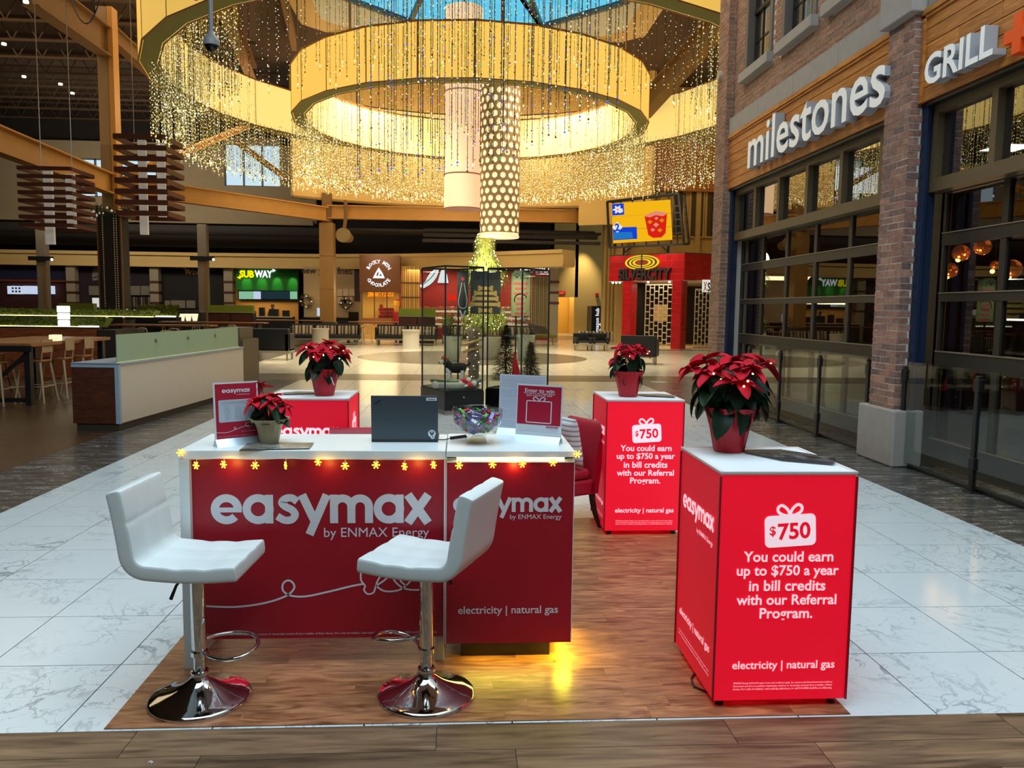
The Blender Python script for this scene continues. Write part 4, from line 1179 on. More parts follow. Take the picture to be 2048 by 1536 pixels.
def poinsettia(name, label, p, s, seed, foil, pot, heads, spread, top, dangling, bulbs=9, tagc=None, flare=0):
    """pot=(r0,r1,h); heads: number of flower heads; built in local coordinates with the pot's foot at the root"""
    R = random.Random(seed)
    t = thing(name, label, 'plant', p)
    r0, r1, h = pot
    wob = lambda a, q: 1 + (.02 + .05 * q * q) * math.sin(a * 9 + 2 * math.sin(a * 2)) + .02 * q * math.sin(a * 23)
    mid = .5 if not flare else .28
    MB().lathe([(r0 * .96, 0), (r0, .004), (r0 + (r1 - r0) * mid, h * .55), (r1 * (.97 if not flare else .74), h * .86), (r1 * (1.06 if not flare else 1.12), h), (r1 * 1.0, h * .985), (r1 * .86, h * .8)], 72, wob=wob).build('pot', foil, t, local=True, smooth=60)
    MB().lathe([(r1 * .9, h * .82), (0, h * .84)], 20).build('soil', M_soil, t, local=True)
    sm = MB(); H = []
    for i in range(heads):
        a = 2 * PI * i * .381966 + .4; rr = spread * math.sqrt((i + .4) / heads)
        q = Vector((rr * math.cos(a), rr * math.sin(a), top - .22 * rr - R.uniform(0, .09)))
        H.append((q, a, rr))
        sm.tube(spline([(0.01 * math.cos(a), .01 * math.sin(a), h * .8), (q.x * .4, q.y * .4, h + (q.z - h) * .5), tuple(q)], 4), .004, 5)
    sm.build('stem', M_stem, t, local=True)
    def put(me, q, yaw, pitch, roll, L):
        o = link(me.name.split('.')[0], me, t)
        o.matrix_local = Matrix.Translation(q) @ Matrix.Rotation(yaw, 4, 'Z') @ Matrix.Rotation(pitch, 4, 'Y') @ Matrix.Rotation(roll, 4, 'X') @ Matrix.Diagonal((L, L, L, 1))
    for q, a, rr in H:
        tilt = rr / spread * .75
        n1 = 5 if s > .2 else 4
        for ring, (nn, L, pit) in enumerate(((n1, s * .72, .05), (4, s * .5, -.35))):
            for k in range(nn):
                yw = a + 2 * PI * k / nn + ring * .5 + R.uniform(-.25, .25)
                out = math.cos(yw - a)
                put(R.choice(BR), q + Vector((0, 0, .006 * ring)), yw, pit + tilt * out * .9 + R.uniform(-.12, .2), R.uniform(-.35, .35), L * R.uniform(.75, 1.1))
        b = MB()
        for k in range(4): b.sphere(q + Vector((R.uniform(-.008, .008), R.uniform(-.008, .008), .008)), .004, 6, 4)
        b.build('cyathia', mat('yellow_green_bud', (150, 140, 50), .6, var=.1) if 'yellow_green_bud' not in MATS else MATS['yellow_green_bud'], t, local=True)
    for k in range(dangling):
        a = 2 * PI * k * .381966 + 1.0; rr = spread * R.uniform(.35, .95); z = R.uniform(h * .98, top - .06)
        put(R.choice(LF), Vector((rr * .7 * math.cos(a), rr * .7 * math.sin(a), z)), a + R.uniform(-.3, .3), R.uniform(.25, 1.15), R.uniform(-.5, .5), s * R.uniform(.62, .95))
    for k in range(bulbs):
        q_, a, rr = R.choice(H); p_ = q_ + Vector((R.uniform(-.03, .03), -abs(R.uniform(.01, .06)), R.uniform(-.03, .01)))
        MB().sphere(p_, .0052, 8, 6).build('fairy_bulb', M_pinbulb, t, local=True)
    if tagc:
        MB().prism([(r1 * .55, -r1 * .86, h * .72), (r1 * .62, -r1 * .84, h * .72), (r1 * .8, -r1 * .74, h * .42), (r1 * .73, -r1 * .78, h * .42)], (0, -.002, 0)).build('price_tag', M_print, t, local=True)
    return t
z1 = ZT + .0045
q = aZ(1460, 903, z1); poinsettia('potted_poinsettia', 'biggest poinsettia in ribbed red foil pot on the front right stand', (q.x, q.y + .02, z1), .165, 3, M_foil, (.072, .116, .215), 10, .195, .46, 46, 9)
q = aZ(1257, 793, z1); poinsettia('potted_poinsettia', 'poinsettia in red foil pot on the stand behind the red chair', (q.x, q.y + .02, z1), .135, 8, M_foil, (.070, .112, .200), 8, .145, .40, 30, 7)
q = aZ(648, 791, z1); poinsettia('potted_poinsettia', 'poinsettia with white tag in red foil pot on the stand at rear left', (q.x, q.y + .02, z1), .155, 21, M_foil, (.070, .112, .205), 9, .18, .41, 32, 12, tagc=1)
q = aZ(539, 887, ZC); poinsettia('potted_poinsettia', 'small poinsettia in a flared kraft paper pot beside the opening hours sign', (q.x, q.y + .0, ZC), .098, 5, M_kraft, (.042, .088, .125), 7, .09, .285, 12, 0, flare=1)

# fanned leaflets on the stand tops
M_leafs = [marble('leaflet_print_%s' % n_, c0, c1, .35, thin=.1, scale=16, soft=.8) for n_, c0, c1 in (('dark', (26, 27, 29), (150, 154, 158)), ('grey', (62, 60, 56), (176, 172, 160)), ('brown', (58, 40, 32), (150, 120, 100)))]
lm = [MB().box(-.05, 0, 0, .05, .225, .0009).mesh('leaflet', m) for m in M_leafs]
def fan(p, a0, a1, n, step, label, grp):
    for i in range(n):
        a = math.radians(a0 + (a1 - a0) * i / (n - 1))
        o = link('leaflet', lm[(0, 0, 1, 0, 0, 2)[i % 6]])
        o.location = (p[0] + step[0] * i, p[1] + step[1] * i, z1 + .0004 + .0011 * i); o.rotation_euler = (0, 0, a)
        tag(o, label, 'leaflet', grp)
fan((1.345, 3.69), -86, -118, 16, (.008, -.0125), 'dark glossy leaflet in the fan beside the biggest poinsettia', 'fanned leaflets on the front right stand')
fan((1.385, 6.22), -80, -112, 9, (.008, -.010), 'dark leaflet in the fan on the stand behind the red chair', 'fanned leaflets on the stand behind the red chair')
fan((-1.08, 6.22), 78, 108, 8, (-.008, -.008), 'grey leaflet in the fan on the stand at rear left', 'fanned leaflets on the rear left stand')

# red scroll-back chairs behind the desk
M_velvet = mat('crimson_velvet', (158, 8, 40), .55, var=.08, bump=.05, bscale=200)
M_dkleg = mat('espresso_leg', (26, 16, 14), .4, var=.15)
def redchair(p, rz, label):
    t = thing('slipper_chair', label, 'chair', p, rz, 'crimson chairs behind the desk')
    b = MB()                                     # scroll back: side profile (x,z) swept over the width
    pr = spline([(.30, .30), (.33, .46), (.355, .60), (.375, .72), (.41, .80), (.455, .835), (.485, .81), (.48, .775), (.455, .765), (.43, .74), (.425, .66), (.41, .52), (.385, .36), (.375, .28)], 4)
    for sy, sc in ((-.24, .985), (.24, .985)): pass
    n = len(pr); ys = [-.25, -.235, .235, .25]; ins = [.012, 0, 0, .012]
    cx, cz = sum(p_[0] for p_ in pr) / n, sum(p_[1] for p_ in pr) / n
    vs = [((x + (cx - x) * i_ * 2), y_, z + (cz - z) * i_ * 1.2) for y_, i_ in zip(ys, ins) for x, z in pr]
    fs = [(k * n + i, k * n + (i + 1) % n, (k + 1) * n + (i + 1) % n, (k + 1) * n + i) for k in range(3) for i in range(n)] + [tuple(range(n)), tuple(3 * n + i for i in range(n - 1, -1, -1))]
    b.add(vs, fs); b.build('backrest', M_velvet, t, local=True, smooth=50)
    MB().box(-.24, -.25, .28, .36, .25, .40).build('seat_frame', M_velvet, t, local=True, bevel=.02)
    MB().box(-.25, -.245, .40, .31, .245, .485).build('seat_cushion', M_velvet, t, local=True, bevel=.035, seg=3)
    for sx_, sy in ((-.2, -.21), (-.2, .21)): MB().cyl((sx_, sy, 0), (sx_, sy, .28), .016, .026, 10).build('leg', M_dkleg, t, local=True)
    for sy in (-.215, .215):
        MB().tube(spline([(.34, sy, .30), (.355, sy, .2), (.385, sy, .1), (.43, sy, 0)], 5), [.028 - .012 * i / 15 for i in range(16)], 8).build('leg', M_dkleg, t, local=True, smooth=50)
    return t
redchair((.618, 6.07, .0045), math.radians(28), 'crimson scroll-back chair with striped cushion at the right end of the kiosk')
redchair((-.66, 5.33, .0045), math.radians(95), 'crimson chair hidden behind the laptop, only its top edge showing')
cu = thing('striped_cushion', 'pale cushion with ribbed stripes leaning on the crimson chair', 'cushion', (.80, 6.0, .49))
def cushion(t, c, sx_, sz, th, m, tilt, yaw):
    n = 17; vs, fs = [], []
    R = Matrix.Rotation(yaw, 4, 'Z') @ Matrix.Rotation(tilt, 4, 'X')
    for sgn in (1, -1):
        for i in range(n):
            for j in range(n):
                u, v = -1 + 2 * i / (n - 1), -1 + 2 * j / (n - 1)
                d = th * (max(0, (1 - u ** 4) * (1 - v ** 4))) ** .6
                k = 1 - .10 * (u * u * v * v)
                vs.append(Vector(c) + R @ Vector((u * sx_ * (1 - .06 * (1 - v * v) * abs(u)), -sgn * (d + .004 * math.sin(j * PI / 1.0)), v * sz)))
    for s_ in range(2):
        for i in range(n - 1):
            for j in range(n - 1):
                a = s_ * n * n + i * n + j; f = (a, a + n, a + n + 1, a + 1); fs.append(f if s_ == 0 else f[::-1])
    return MB().add(vs, fs).build('cover', m, t, smooth=60)
cushion(cu, (.805, 6.09, .70), .20, .19, .06, stripes('cushion_stripe', [(222, 226, 230), (236, 238, 240), (150, 158, 168)], 26, 2), .2, math.radians(-62))

# ------------------------------------------------------------------ glass display cases in the concourse
def case(A, B, C, label, ptitle):
    A, B, C = Vector(A), Vector(B), Vector(C); D = A + C - B; zb, zt = .37, 2.37
    ctr = (A + C) / 2
    t = thing('glass_display_case', label, 'display case', (ctr.x, ctr.y, 0))
    P = [Vector((p.x, p.y, 0)) for p in (A, B, C, D)]
    big = [ctr.to_3d() * 0 + Vector((ctr.x, ctr.y, 0)) + (p - Vector((ctr.x, ctr.y, 0))) * 1.05 for p in P]
    sml = [Vector((ctr.x, ctr.y, 0)) + (p - Vector((ctr.x, ctr.y, 0))) * 1.0 for p in P]
    MB().prism([p + Vector((0, 0, .075)) for p in big], (0, 0, zb - .075)).build('plinth', M_blackgl, t)
    MB().prism(sml, (0, 0, .075)).build('toe_kick', mat('grey_toe_kick', (140, 134, 124), .5, var=.08) if 'grey_toe_kick' not in MATS else MATS['grey_toe_kick'], t)
    MB().prism([p + Vector((0, 0, zb)) for p in sml], (0, 0, .012)).build('display_floor', mat('green_felt', (84, 110, 74), .9, var=.2) if 'green_felt' not in MATS else MATS['green_felt'], t)
    for p in P: MB().bar(p + Vector((0, 0, zb)), p + Vector((0, 0, zt)), .026, .026, (1, 0, 0)).build('corner_post', M_black, t)
    for z in (zb + .012, zt):
        for a, c in zip(P, P[1:] + P[:1]): MB().bar(a + Vector((0, 0, z)), c + Vector((0, 0, z)), .026, .026).build('rail', M_black, t)
    for a, c in zip(P, P[1:] + P[:1]):
        d = (c - a).normalized(); n_ = Vector((d.y, -d.x, 0)) * .002
        MB().prism([a + d * .014 + Vector((0, 0, zb + .025)), c - d * .014 + Vector((0, 0, zb + .025)), c - d * .014 + Vector((0, 0, zt - .013)), a + d * .014 + Vector((0, 0, zt - .013))], n_).build('glass_pane', M_glasscase, t)
    MB().cyl(((B + C) / 2 * 1.0).to_3d() * 0 + Vector(((B.x + C.x) / 2, (B.y + C.y) / 2 - .06, .28)), Vector(((B.x + C.x) / 2, (B.y + C.y) / 2 - .045, .28)), .012, n=12).build('lock', M_chrome, t)
    return t, D
Ca = (Vector((-.67, 13.62)), Vector((-.262, 12.70)), Vector((.345, 12.97)))
tA, DA = case(*Ca, 'left glass display case with a toy dog on a pet bed', '')
Cb = (Vector((.43, 13.30)), Vector((.975, 12.95)), Vector((1.50, 13.75)))
tB, DB = case(*Cb, 'right glass display case with small fir trees and red cone hats', '')
M_poster = mat('charcoal_poster', (52, 56, 56), .5, var=.25, scale=6)
def hanging(name, label, c, u, w_, z0, z1, m, deco):
    t = thing(name, label, 'poster', (c[0], c[1], z0))
    F = Frame((c[0], c[1], (z0 + z1) / 2), (u[0], u[1], 0), (0, 0, 1), .001)
    h = (z1 - z0) / 2
    MB().prism([F.p(-w_, -h, -.002), F.p(w_, -h, -.002), F.p(w_, h, -.002), F.p(-w_, h, -.002)], -F.n * .006).build('board', m, t)
    for sx_ in (-1, 1): MB().box(F.p(sx_ * w_ * .8, h).x - .01, F.p(sx_ * w_ * .8, h).y - .01, z1 - .005, F.p(sx_ * w_ * .8, h).x + .01, F.p(sx_ * w_ * .8, h).y + .01, z1 + .03).build('clip', M_black, t)
    deco(t, F, w_, h); return t
M_bone = mat('bone_yellow', (206, 166, 88), .5, var=.1)
M_ghost = mat('chalk_grey', (150, 158, 156), .6, var=.15)
def d1(t, F, w_, h):
    b = MB(); ribbon(b, F, spline([(-.02, h * .45), (-.05, .0), (-.075, -.14), (-.05, -.25), (.05, -.25), (.075, -.14), (.05, 0), (.02, h * .45)], 5), .012)
    ribbon(b, F, [(-.05, -.3), (.0, -.42), (.05, -.3)], .03, d=.0003); b.build('bottle_drawing', M_ghost, t)
    b = MB(); fill(b, F, arc(.0, h * .62, .03, 0, 350, 12)); b.build('red_flame', M_signred, t)
def paw(b, F, x, y, s):
    fill(b, F, arc(x, y, s * .5, 0, 345, 12))
    for a in (25, 65, 115, 155): fill(b, F, arc(x + s * math.cos(math.radians(a)), y + s * math.sin(math.radians(a)), s * .27, 0, 340, 10), .0002)
def d2(t, F, w_, h):
    b = MB(); paw(b, F, -.13, h * .70, .07); b.build('paw_mark', M_black, t)
    text(t, 'KEY TO', F, .12, h * .78, width=.2, m=M_black, off=.02); text(t, 'MAHUM', F, .12, h * .66, width=.22, m=M_black, off=.02)
    for i, (z, ww) in enumerate(((.12, .22), (-.02, .36), (-.17, .42), (-.33, .48), (-.5, .2))):
        b = MB(); z *= h / .6
        fill(b, F, [(-ww / 2, z * 1.0 - .03), (ww / 2, z - .03), (ww / 2, z + .03), (-ww / 2, z + .03)])
        for sx_ in (-1, 1):
            for sy in (-1, 1): fill(b, F, arc(sx_ * ww / 2, z + sy * .022, .028, 0, 345, 10), .0003)
        b.build('bone_plank', M_bone, t)
def d3(t, F, w_, h):
    b = MB(); paw(b, F, -.07, h * .72, .05); b.build('paw_mark', M_black, t)
    text(t, 'KEY TO', F, .06, h * .76, width=.13, m=M_black, off=.02); text(t, 'MAHUM', F, .06, h * .66, width=.14, m=M_black, off=.02)
    b = MB()
    for k, ww in enumerate((.26, .2, .24, .14, .18, .14, .2)): fill(b, F, [(-ww / 2, h * (.42 - k * .22) - .022), (ww / 2, h * (.42 - k * .22) - .022), (ww / 2, h * (.42 - k * .22) + .022), (-ww / 2, h * (.42 - k * .22) + .022)])
    b.build('red_wording', mat('faded_red_ink', (206, 90, 80), .6, var=.05), t)
    b = MB(); ribbon(b, F, arc(0, -h * .3, .11, 20, 200, 14), .02); b.build('dark_curve', M_black, t)
c = aY(926, 545, 13.75); hanging('hanging_poster', 'narrow black poster with a bottle drawing hung in the left glass case', (c.x, 13.72), (1, .1), .095, aY(925, 630, 13.75).z, aY(925, 541, 13.75).z, mat('black_poster', (24, 25, 25), .5, var=.3), d1)
c = aY(972, 545, 13.9); hanging('hanging_poster', 'wide charcoal poster of yellow bone planks hung between the glass cases', (c.x, 14.12), (1, 0), .265, aY(972, 628, 14.1).z, aY(972, 542, 14.1).z, M_poster, d2)
c = aY(1042, 545, 14.0); hanging('hanging_poster', 'pale green poster with red wording hung in the right glass case', (c.x, 14.0), (1, .0), .165, aY(1042, 632, 14.0).z, aY(1042, 541, 14.0).z, mat('pale_green_poster', (150, 160, 104), .6, var=.2), d3)

# toy dog: short body on four legs, head turned towards the left
dg = thing('toy_dog', 'black white and brown toy beagle standing on the pet bed', 'toy dog', (-.10, 13.25, .50))
M_fur = mat('black_plush', (22, 20, 20), .95, var=.3, bump=.5, bscale=90); M_furw = mat('white_plush', (226, 220, 206), .95, var=.08, bump=.4, bscale=90); M_furb = mat('brown_plush', (146, 84, 48), .95, var=.15, bump=.4, bscale=90)
D0 = Vector((-.10, 13.25, .53))
def blob(t, name, m, pts, rs, n=12):
    return MB().tube([D0 + Vector(p) for p in spline(pts, 4)], [float(np.interp(i / (4 * (len(pts) - 1)), np.linspace(0, 1, len(rs)), rs)) for i in range(4 * (len(pts) - 1) + 1)], n).build(name, m, t, smooth=80)
blob(dg, 'body', M_fur, [(-.13, -.02, .20), (-.10, -.02, .19), (0, 0, .185), (.10, .02, .19), (.16, .03, .20), (.19, .03, .20)], [.02, .075, .085, .085, .07, .01])
blob(dg, 'chest', M_furw, [(-.16, -.03, .19), (-.13, -.03, .15), (-.09, -.02, .11)], [.03, .06, .03])
for x, y in ((-.11, -.07), (-.09, .03), (.11, -.03), (.13, .07)): blob(dg, 'leg', M_furw, [(x, y, .15), (x, y, .07), (x - .01, y, .015), (x - .03, y, .01)], [.035, .028, .028, .02])
blob(dg, 'neck', M_fur, [(-.10, -.02, .22), (-.14, -.03, .26), (-.17, -.04, .30)], [.07, .06, .055])
hd = blob(dg, 'head', M_furb, [(-.13, -.03, .33), (-.16, -.04, .33), (-.20, -.05, .32), (-.23, -.06, .31)], [.02, .072, .068, .03])
blob(dg, 'muzzle', M_furw, [(-.20, -.06, .335), (-.225, -.075, .30), (-.25, -.085, .275), (-.265, -.09, .27)], [.03, .038, .034, .012])
MB().sphere(D0 + Vector((-.268, -.095, .278)), .014, 10, 8).build('nose', M_black, dg, smooth=80)
for sy in (-1, 1):
    blob(dg, 'ear', M_furb, [(-.16, -.045 + sy * .055, .375), (-.15, -.05 + sy * .088, .35), (-.15, -.05 + sy * .095, .29)], [.012, .035, .018], 8)
    MB().sphere(D0 + Vector((-.232, -.065 + sy * .032, .335)), .009, 8, 6).build('eye', M_black, dg)
blob(dg, 'tail', M_fur, [(.18, .03, .22), (.22, .04, .25), (.24, .05, .29)], [.022, .018, .008])
bd = thing('pet_bed', 'grey quilted pet bed with green blanket under the toy dog', 'pet bed', (-.12, 13.2, .385))
MB().lathe([(.0, .0), (.40, .0), (.45, .03), (.45, .07), (.40, .10), (.33, .085), (0, .085)], 40, wob=lambda a, q: .92 + .10 * abs(math.sin(a * 1)) * 0 + .02 * math.sin(a * 16)).build('cushion', mat('grey_plaid_plush', (176, 170, 158), .95, var=.3, scale=20), bd, local=True, smooth=60)
for v in bd.children: v.scale = (.92, .68, 1.2); v.rotation_euler.z = .4
MB().tube([(-.50, 13.32, .50), (-.42, 13.22, .505), (-.32, 13.15, .5), (-.2, 13.05, .505), (-.05, 12.98, .50)], [.03, .025, .02, .025, .03], 8).build('blanket', mat('green_knit', (92, 128, 76), .95, var=.2), bd, smooth=60)
for i, (x, y, z, c1, lab) in enumerate(((.14, 12.98, .46, (196, 30, 44), 'red and white stuffed toy lying at the front of the left glass case'), (.05, 13.05, .51, (190, 26, 40), 'small red stuffed toy beside the toy dog'), (.22, 13.05, .50, (140, 132, 124), 'grey plush toy lying beside the toy dog'))):
    t = thing('stuffed_toy', lab, 'toy', (x, y, z))
    mm_ = mat('toy_plush_%s' % 'abc'[i], c1, .95, var=.15)
    MB().sphere((x, y, z), .07, 14, 10, .7).build('body', mm_, t, smooth=80); MB().sphere((x + .07, y - .02, z + .03), .042, 12, 8).build('head', M_furw if i != 2 else mm_, t, smooth=80)
    for k in (-1, 1): MB().tube([(x - .03, y + k * .04, z), (x - .09, y + k * .06, z - .02)], .018, 8).build('limb', M_furw, t, smooth=80)

# small fir trees, bark log, red cone hats
def needles(t, name, c, H, R0, m, seed, n=900, L=.07, wd=.006, z0=.12):
    R = random.Random(seed); b = MB()
    for i in range(n):
        z = H * (z0 + (1 - z0) * R.random() ** 1.25); rr = R0 * (1 - (z / H - z0) / (1 - z0)) * math.sqrt(R.uniform(.15, 1)) * R.uniform(.75, 1.08)
        a = R.uniform(0, 2 * PI); p = Vector((rr * math.cos(a), rr * math.sin(a), z)); d = Vector((math.cos(a + R.uniform(-.8, .8)), math.sin(a + R.uniform(-.8, .8)), R.uniform(-.5, .35))).normalized()
        s = d.cross(Vector((0, 0, 1))).normalized() * wd * R.uniform(.6, 1.2); q = p + d * L * R.uniform(.5, 1.2)
        b.add([Vector(c) + p - s, Vector(c) + p + s, Vector(c) + q], [(0, 1, 2)])
    return b.build(name, m, t)
M_fir = leafmat('fir_needles', (20, 44, 28), (56, 88, 52), .7)
M_bark = mat('pale_bark', (120, 100, 78), .9, var=.35, scale=18, bump=.8, bscale=30)
for i, (px, Y, H, R0, lab) in enumerate(((1012, 13.45, 1.05, .26, 'tall small fir tree at the centre of the right glass case'), (1062, 13.7, .75, .2, 'short fir tree at the right of the right glass case'))):
    p = aY(px, 700, Y); t = thing('small_fir_tree', lab, 'tree', (p.x, Y, .385))
    f = needles(t, 'foliage', (p.x, Y, .385), H, R0, M_fir, 30 + i, 2600, .11, .013)
    MB().cyl((p.x, Y, .385), (p.x, Y, .385 + H * .9), .02, .006, 8).build('trunk', M_bark, t)
for i, (px, Y, H, lab) in enumerate(((1031, 13.25, .62, 'tall red cone hat in front of the fir tree'), (1081, 13.45, .22, 'little red cone hat at the right edge of the right case'))):
    p = aY(px, 740, Y); t = thing('cone_hat', lab, 'hat', (p.x, Y, .385))
    MB().tube([(p.x, Y, .385), (p.x + .01, Y, .385 + H * .5), (p.x - .03, Y, .385 + H)], [.11 if i == 0 else .05, .06 if i == 0 else .028, .004], 14).build('felt_cone', mat('red_felt_%s' % 'ab'[i], (186, 18, 30), .9, var=.1), t, smooth=60)
t = thing('bark_log', 'upright bark log with little lights in the left glass case', 'log', (.22, 13.45, .385))
MB().lathe([(.10, .0), (.085, .2), (.1, .5), (.08, .75), (.095, .95), (.05, 1.02)], 20, (.20, 13.42, .385), wob=lambda a, q: 1 + .12 * math.sin(a * 5 + q * 9)).build('log', M_bark, t, smooth=40)
for k in range(16): MB().sphere((.20 + .11 * math.cos(k * 2.2), 13.42 - .1 * abs(math.sin(k * 2.2)) - .01, .45 + k * .06), .008, 6, 4).build('fairy_bulb', M_pinbulb, t)
for k in range(2): MB().cyl((.02, 13.3, .98 + .12 * k), (.34, 13.32, 1.08 + .12 * k), .022, n=10).build('branch_rail', mat('birch_branch', (190, 150, 84), .7, var=.2) if 'birch_branch' not in MATS else MATS['birch_branch'], t)
lamp('case_light', 'AREA', (-.15, 13.3, 2.34), 9, (1, .9, .7), .3); lamp('case_light', 'AREA', (.95, 13.5, 2.34), 9, (1, .9, .7), .3)

# ------------------------------------------------------------------ cafe counter, high table, booth on the left
pc = thing('partition_counter', 'white fronted partition counter with frosted green glass screen at the left', 'counter', (-4.5, 13.2, 0))
A, B, C = aZ(241, 863, 0), aZ(491, 788, 0), aZ(142, 863, 0)
A.y = 10.9; d = (B - A).normalized(); d = Vector((.38, 4.7, 0)).normalized(); nl = Vector((-d.y, d.x, 0)); Ln = 4.75
def P_(s, o, z): return A + d * s + nl * o + Vector((0, 0, z))
def pbox(s0, s1, o0, o1, z0, z1, name, m, **k):
    return MB().hexa([P_(s0, o0, z0), P_(s0, o1, z0), P_(s1, o1, z0), P_(s1, o0, z0), P_(s0, o0, z1), P_(s0, o1, z1), P_(s1, o1, z1), P_(s1, o0, z1)]).build(name, m, pc, **k)
M_facing = mat('pale_counter_face', (206, 190, 170), .45, var=.03)
M_blue = mat('pale_blue_edge', (150, 166, 182), .4, var=.03)
pbox(.04, Ln, .02, .62, .1, .90, 'counter_body', M_facing)
pbox(0.0, .05, -.0, .64, .86, .915, 'end_trim', M_blue); pbox(0.0, .05, 0, .055, .1, .86, 'end_trim', M_blue)
pbox(.005, .045, .055, .64, .1, .86, 'end_panel', M_walnut)
pbox(0, Ln, .0, .64, .895, .92, 'counter_top', M_blue)
pbox(.02, Ln - .02, .03, .6, 0, .1, 'toe_kick', mat('dark_brown_kick', (54, 42, 32), .6, var=.1))
for k in range(4):
    s0 = .02 + k * 1.12; pbox(s0, s0 + 1.115, .02, .034, .93, 1.30, 'glass_screen', M_greenglass)
    if k: pbox(s0 - .03, s0 + .03, .012, .045, 1.15, 1.20, 'glass_clip', M_steel)
pbox(.02, Ln - .2, .012, .042, .918, .932, 'screen_channel', mat('pale_lime_channel', (214, 216, 160), .4, emit=.15, var=.02))
pbox(Ln, Ln + .9, .02, .62, .0, 1.05, 'end_cabinet', mat('olive_brown_laminate', (98, 82, 58), .5, var=.08)); pbox(Ln + .05, Ln + .8, .1, .55, 1.05, 1.28, 'end_cabinet', MATS['olive_brown_laminate'])

ht = thing('high_table', 'long high wooden table with black legs at the far left', 'table', (-7.6, 14.9, 0))
MB().box(-8.6, 13.6, .98, -7.1, 16.6, 1.04).build('tabletop', M_tablewood, ht, bevel=.004)
MB().box(-8.6, 13.58, .90, -7.08, 13.62, 1.0).build('apron', M_black, ht)
for x, y in ((-7.2, 13.7), (-8.5, 13.7), (-7.2, 16.4), (-8.5, 16.4)):
    MB().box(x - .04, y - .06, 0, x + .05, y + .06, .98).build('leg', M_black, ht)
MB().bar((-7.22, 13.7, .86), (-8.1, 13.7, .08), .07, .05).build('brace', M_black, ht); MB().box(-8.5, 13.67, .05, -7.2, 13.73, .12).build('foot_rail', M_black, ht)
MB().cyl((-7.4, 14.2, 1.04), (-7.4, 14.2, 1.13), .06, .05, 4).build('candle_block', M_sunglow, ht) if False else None
tl_ = thing('table_lantern', 'small glowing lantern standing on the long high table', 'lamp', (-7.2, 14.6, 1.04))
MB().box(-7.28, 14.54, 1.041, -7.12, 14.70, 1.15).build('shade', glow('lantern_glow', (255, 238, 196), 1.1), tl_, bevel=.01)
M_beigem = mat('beige_metal', (186, 160, 124), .45, .3, var=.1)
M_seatw = mat('honey_seat', (156, 96, 44), .45, var=.15)
def cafe_stool(p, rz, label):
    t = thing('cafe_bar_stool', label, 'bar stool', p, rz, 'backed metal bar stools at the long high table')
    MB().box(-.19, -.19, .70, .19, .19, .735).build('seat', M_seatw, t, local=True, bevel=.01)
    b = MB().prism([(.17 * math.sin(a), .20 - .03 * math.cos(a), .86) for a in np.linspace(-1.25, 1.25, 9)] + [(.19 * math.sin(a), .22 - .03 * math.cos(a), .86) for a in np.linspace(1.25, -1.25, 9)], (0, 0, .22))
    b.build('backrest', M_beigem, t, local=True, smooth=40)
    for sx_ in (-1, 1):
        MB().cyl((sx_ * .155, .18, .73), (sx_ * .16, .20, .9), .012, n=8).build('back_post', M_beigem, t, local=True)
        for sy in (-1, 1): MB().cyl((sx_ * .16, sy * .16, .71), (sx_ * .24, sy * .24, 0), .022, .016, 8).build('leg', M_beigem, t, local=True)
    for z, r in ((.28, .21),):
        for a, c in (((-r, -r), (r, -r)), ((r, -r), (r, r)), ((r, r), (-r, r)), ((-r, r), (-r, -r))): MB().cyl((*a, z), (*c, z), .011, n=6).build('foot_rail', M_beigem, t, local=True)
    return t
cs = cafe_stool((-7.32, 14.15, 0), math.radians(-90), 'backed metal bar stool nearest on the right side of the high table')
for x, y, a, lab in ((-7.28, 14.85, -88, 'backed metal bar stool second along the right side of the high table'), (-7.25, 15.55, -92, 'backed metal bar stool farthest along the right side of the high table'),
                     (-7.75, 13.75, 178, 'backed metal bar stool at the near end of the high table, beside its corner leg'), (-8.3, 13.8, 184, 'backed metal bar stool at the near end of the high table, at the picture edge'),
                     (-8.95, 14.7, 90, 'backed metal bar stool on the far side of the high table, nearer one'), (-8.95, 15.7, 92, 'backed metal bar stool on the far side of the high table, farther one')):
    dup(cs, (x, y, 0), math.radians(a), lab)

bt = thing('booth_wall', 'long wooden booth wall with two glowing moss planters on top', 'partition', (-12, 19.3, 0))
M_moss = leafmat('moss', (52, 66, 20), (136, 146, 56), .9)
M_booth = wood('booth_wood', (112, 52, 26), (166, 88, 46), .4, 0, 2.2, .05)
xr = aY(196, 680, 19.0).x
for k in range(5): MB().box(xr - (k + 1) * 1.6, 19.0, 0, xr - k * 1.6 - .004, 19.12, 1.13).build('wood_panel', M_booth, bt)
MB().box(xr - 8, 19.0, 1.13, xr + .02, 19.2, 1.16).build('ledge', M_black, bt)
MB().box(xr - .02, 19.0, 0, xr + .4, 20.6, 1.1).build('end_block', mat('dark_booth_end', (44, 34, 26), .7, var=.15), bt)
def mossbank(x0, x1, y0, z0, y1, z1, seed, name):
    R = random.Random(seed); b = MB(); b.prism([(x0, y0, z0), (x1, y0, z0), (x1, y1, z1), (x0, y1, z1)], (0, .3, -.02))
    for i in range(int((x1 - x0) * 420)):
        u, v = R.random(), R.random(); p = Vector((x0 + (x1 - x0) * u, y0 + (y1 - y0) * v, z0 + (z1 - z0) * v))
        d = Vector((R.uniform(-1, 1), R.uniform(-1.2, .1), R.uniform(-.2, 1))).normalized() * R.uniform(.03, .07); s = Vector((R.uniform(-1, 1), R.uniform(-.3, .3), R.uniform(-1, 1))) * .025
        b.add([p - s, p + s, p + d], [(0, 1, 2)])
    o = b.build(name, M_moss, bt); o['kind'] = 'stuff'
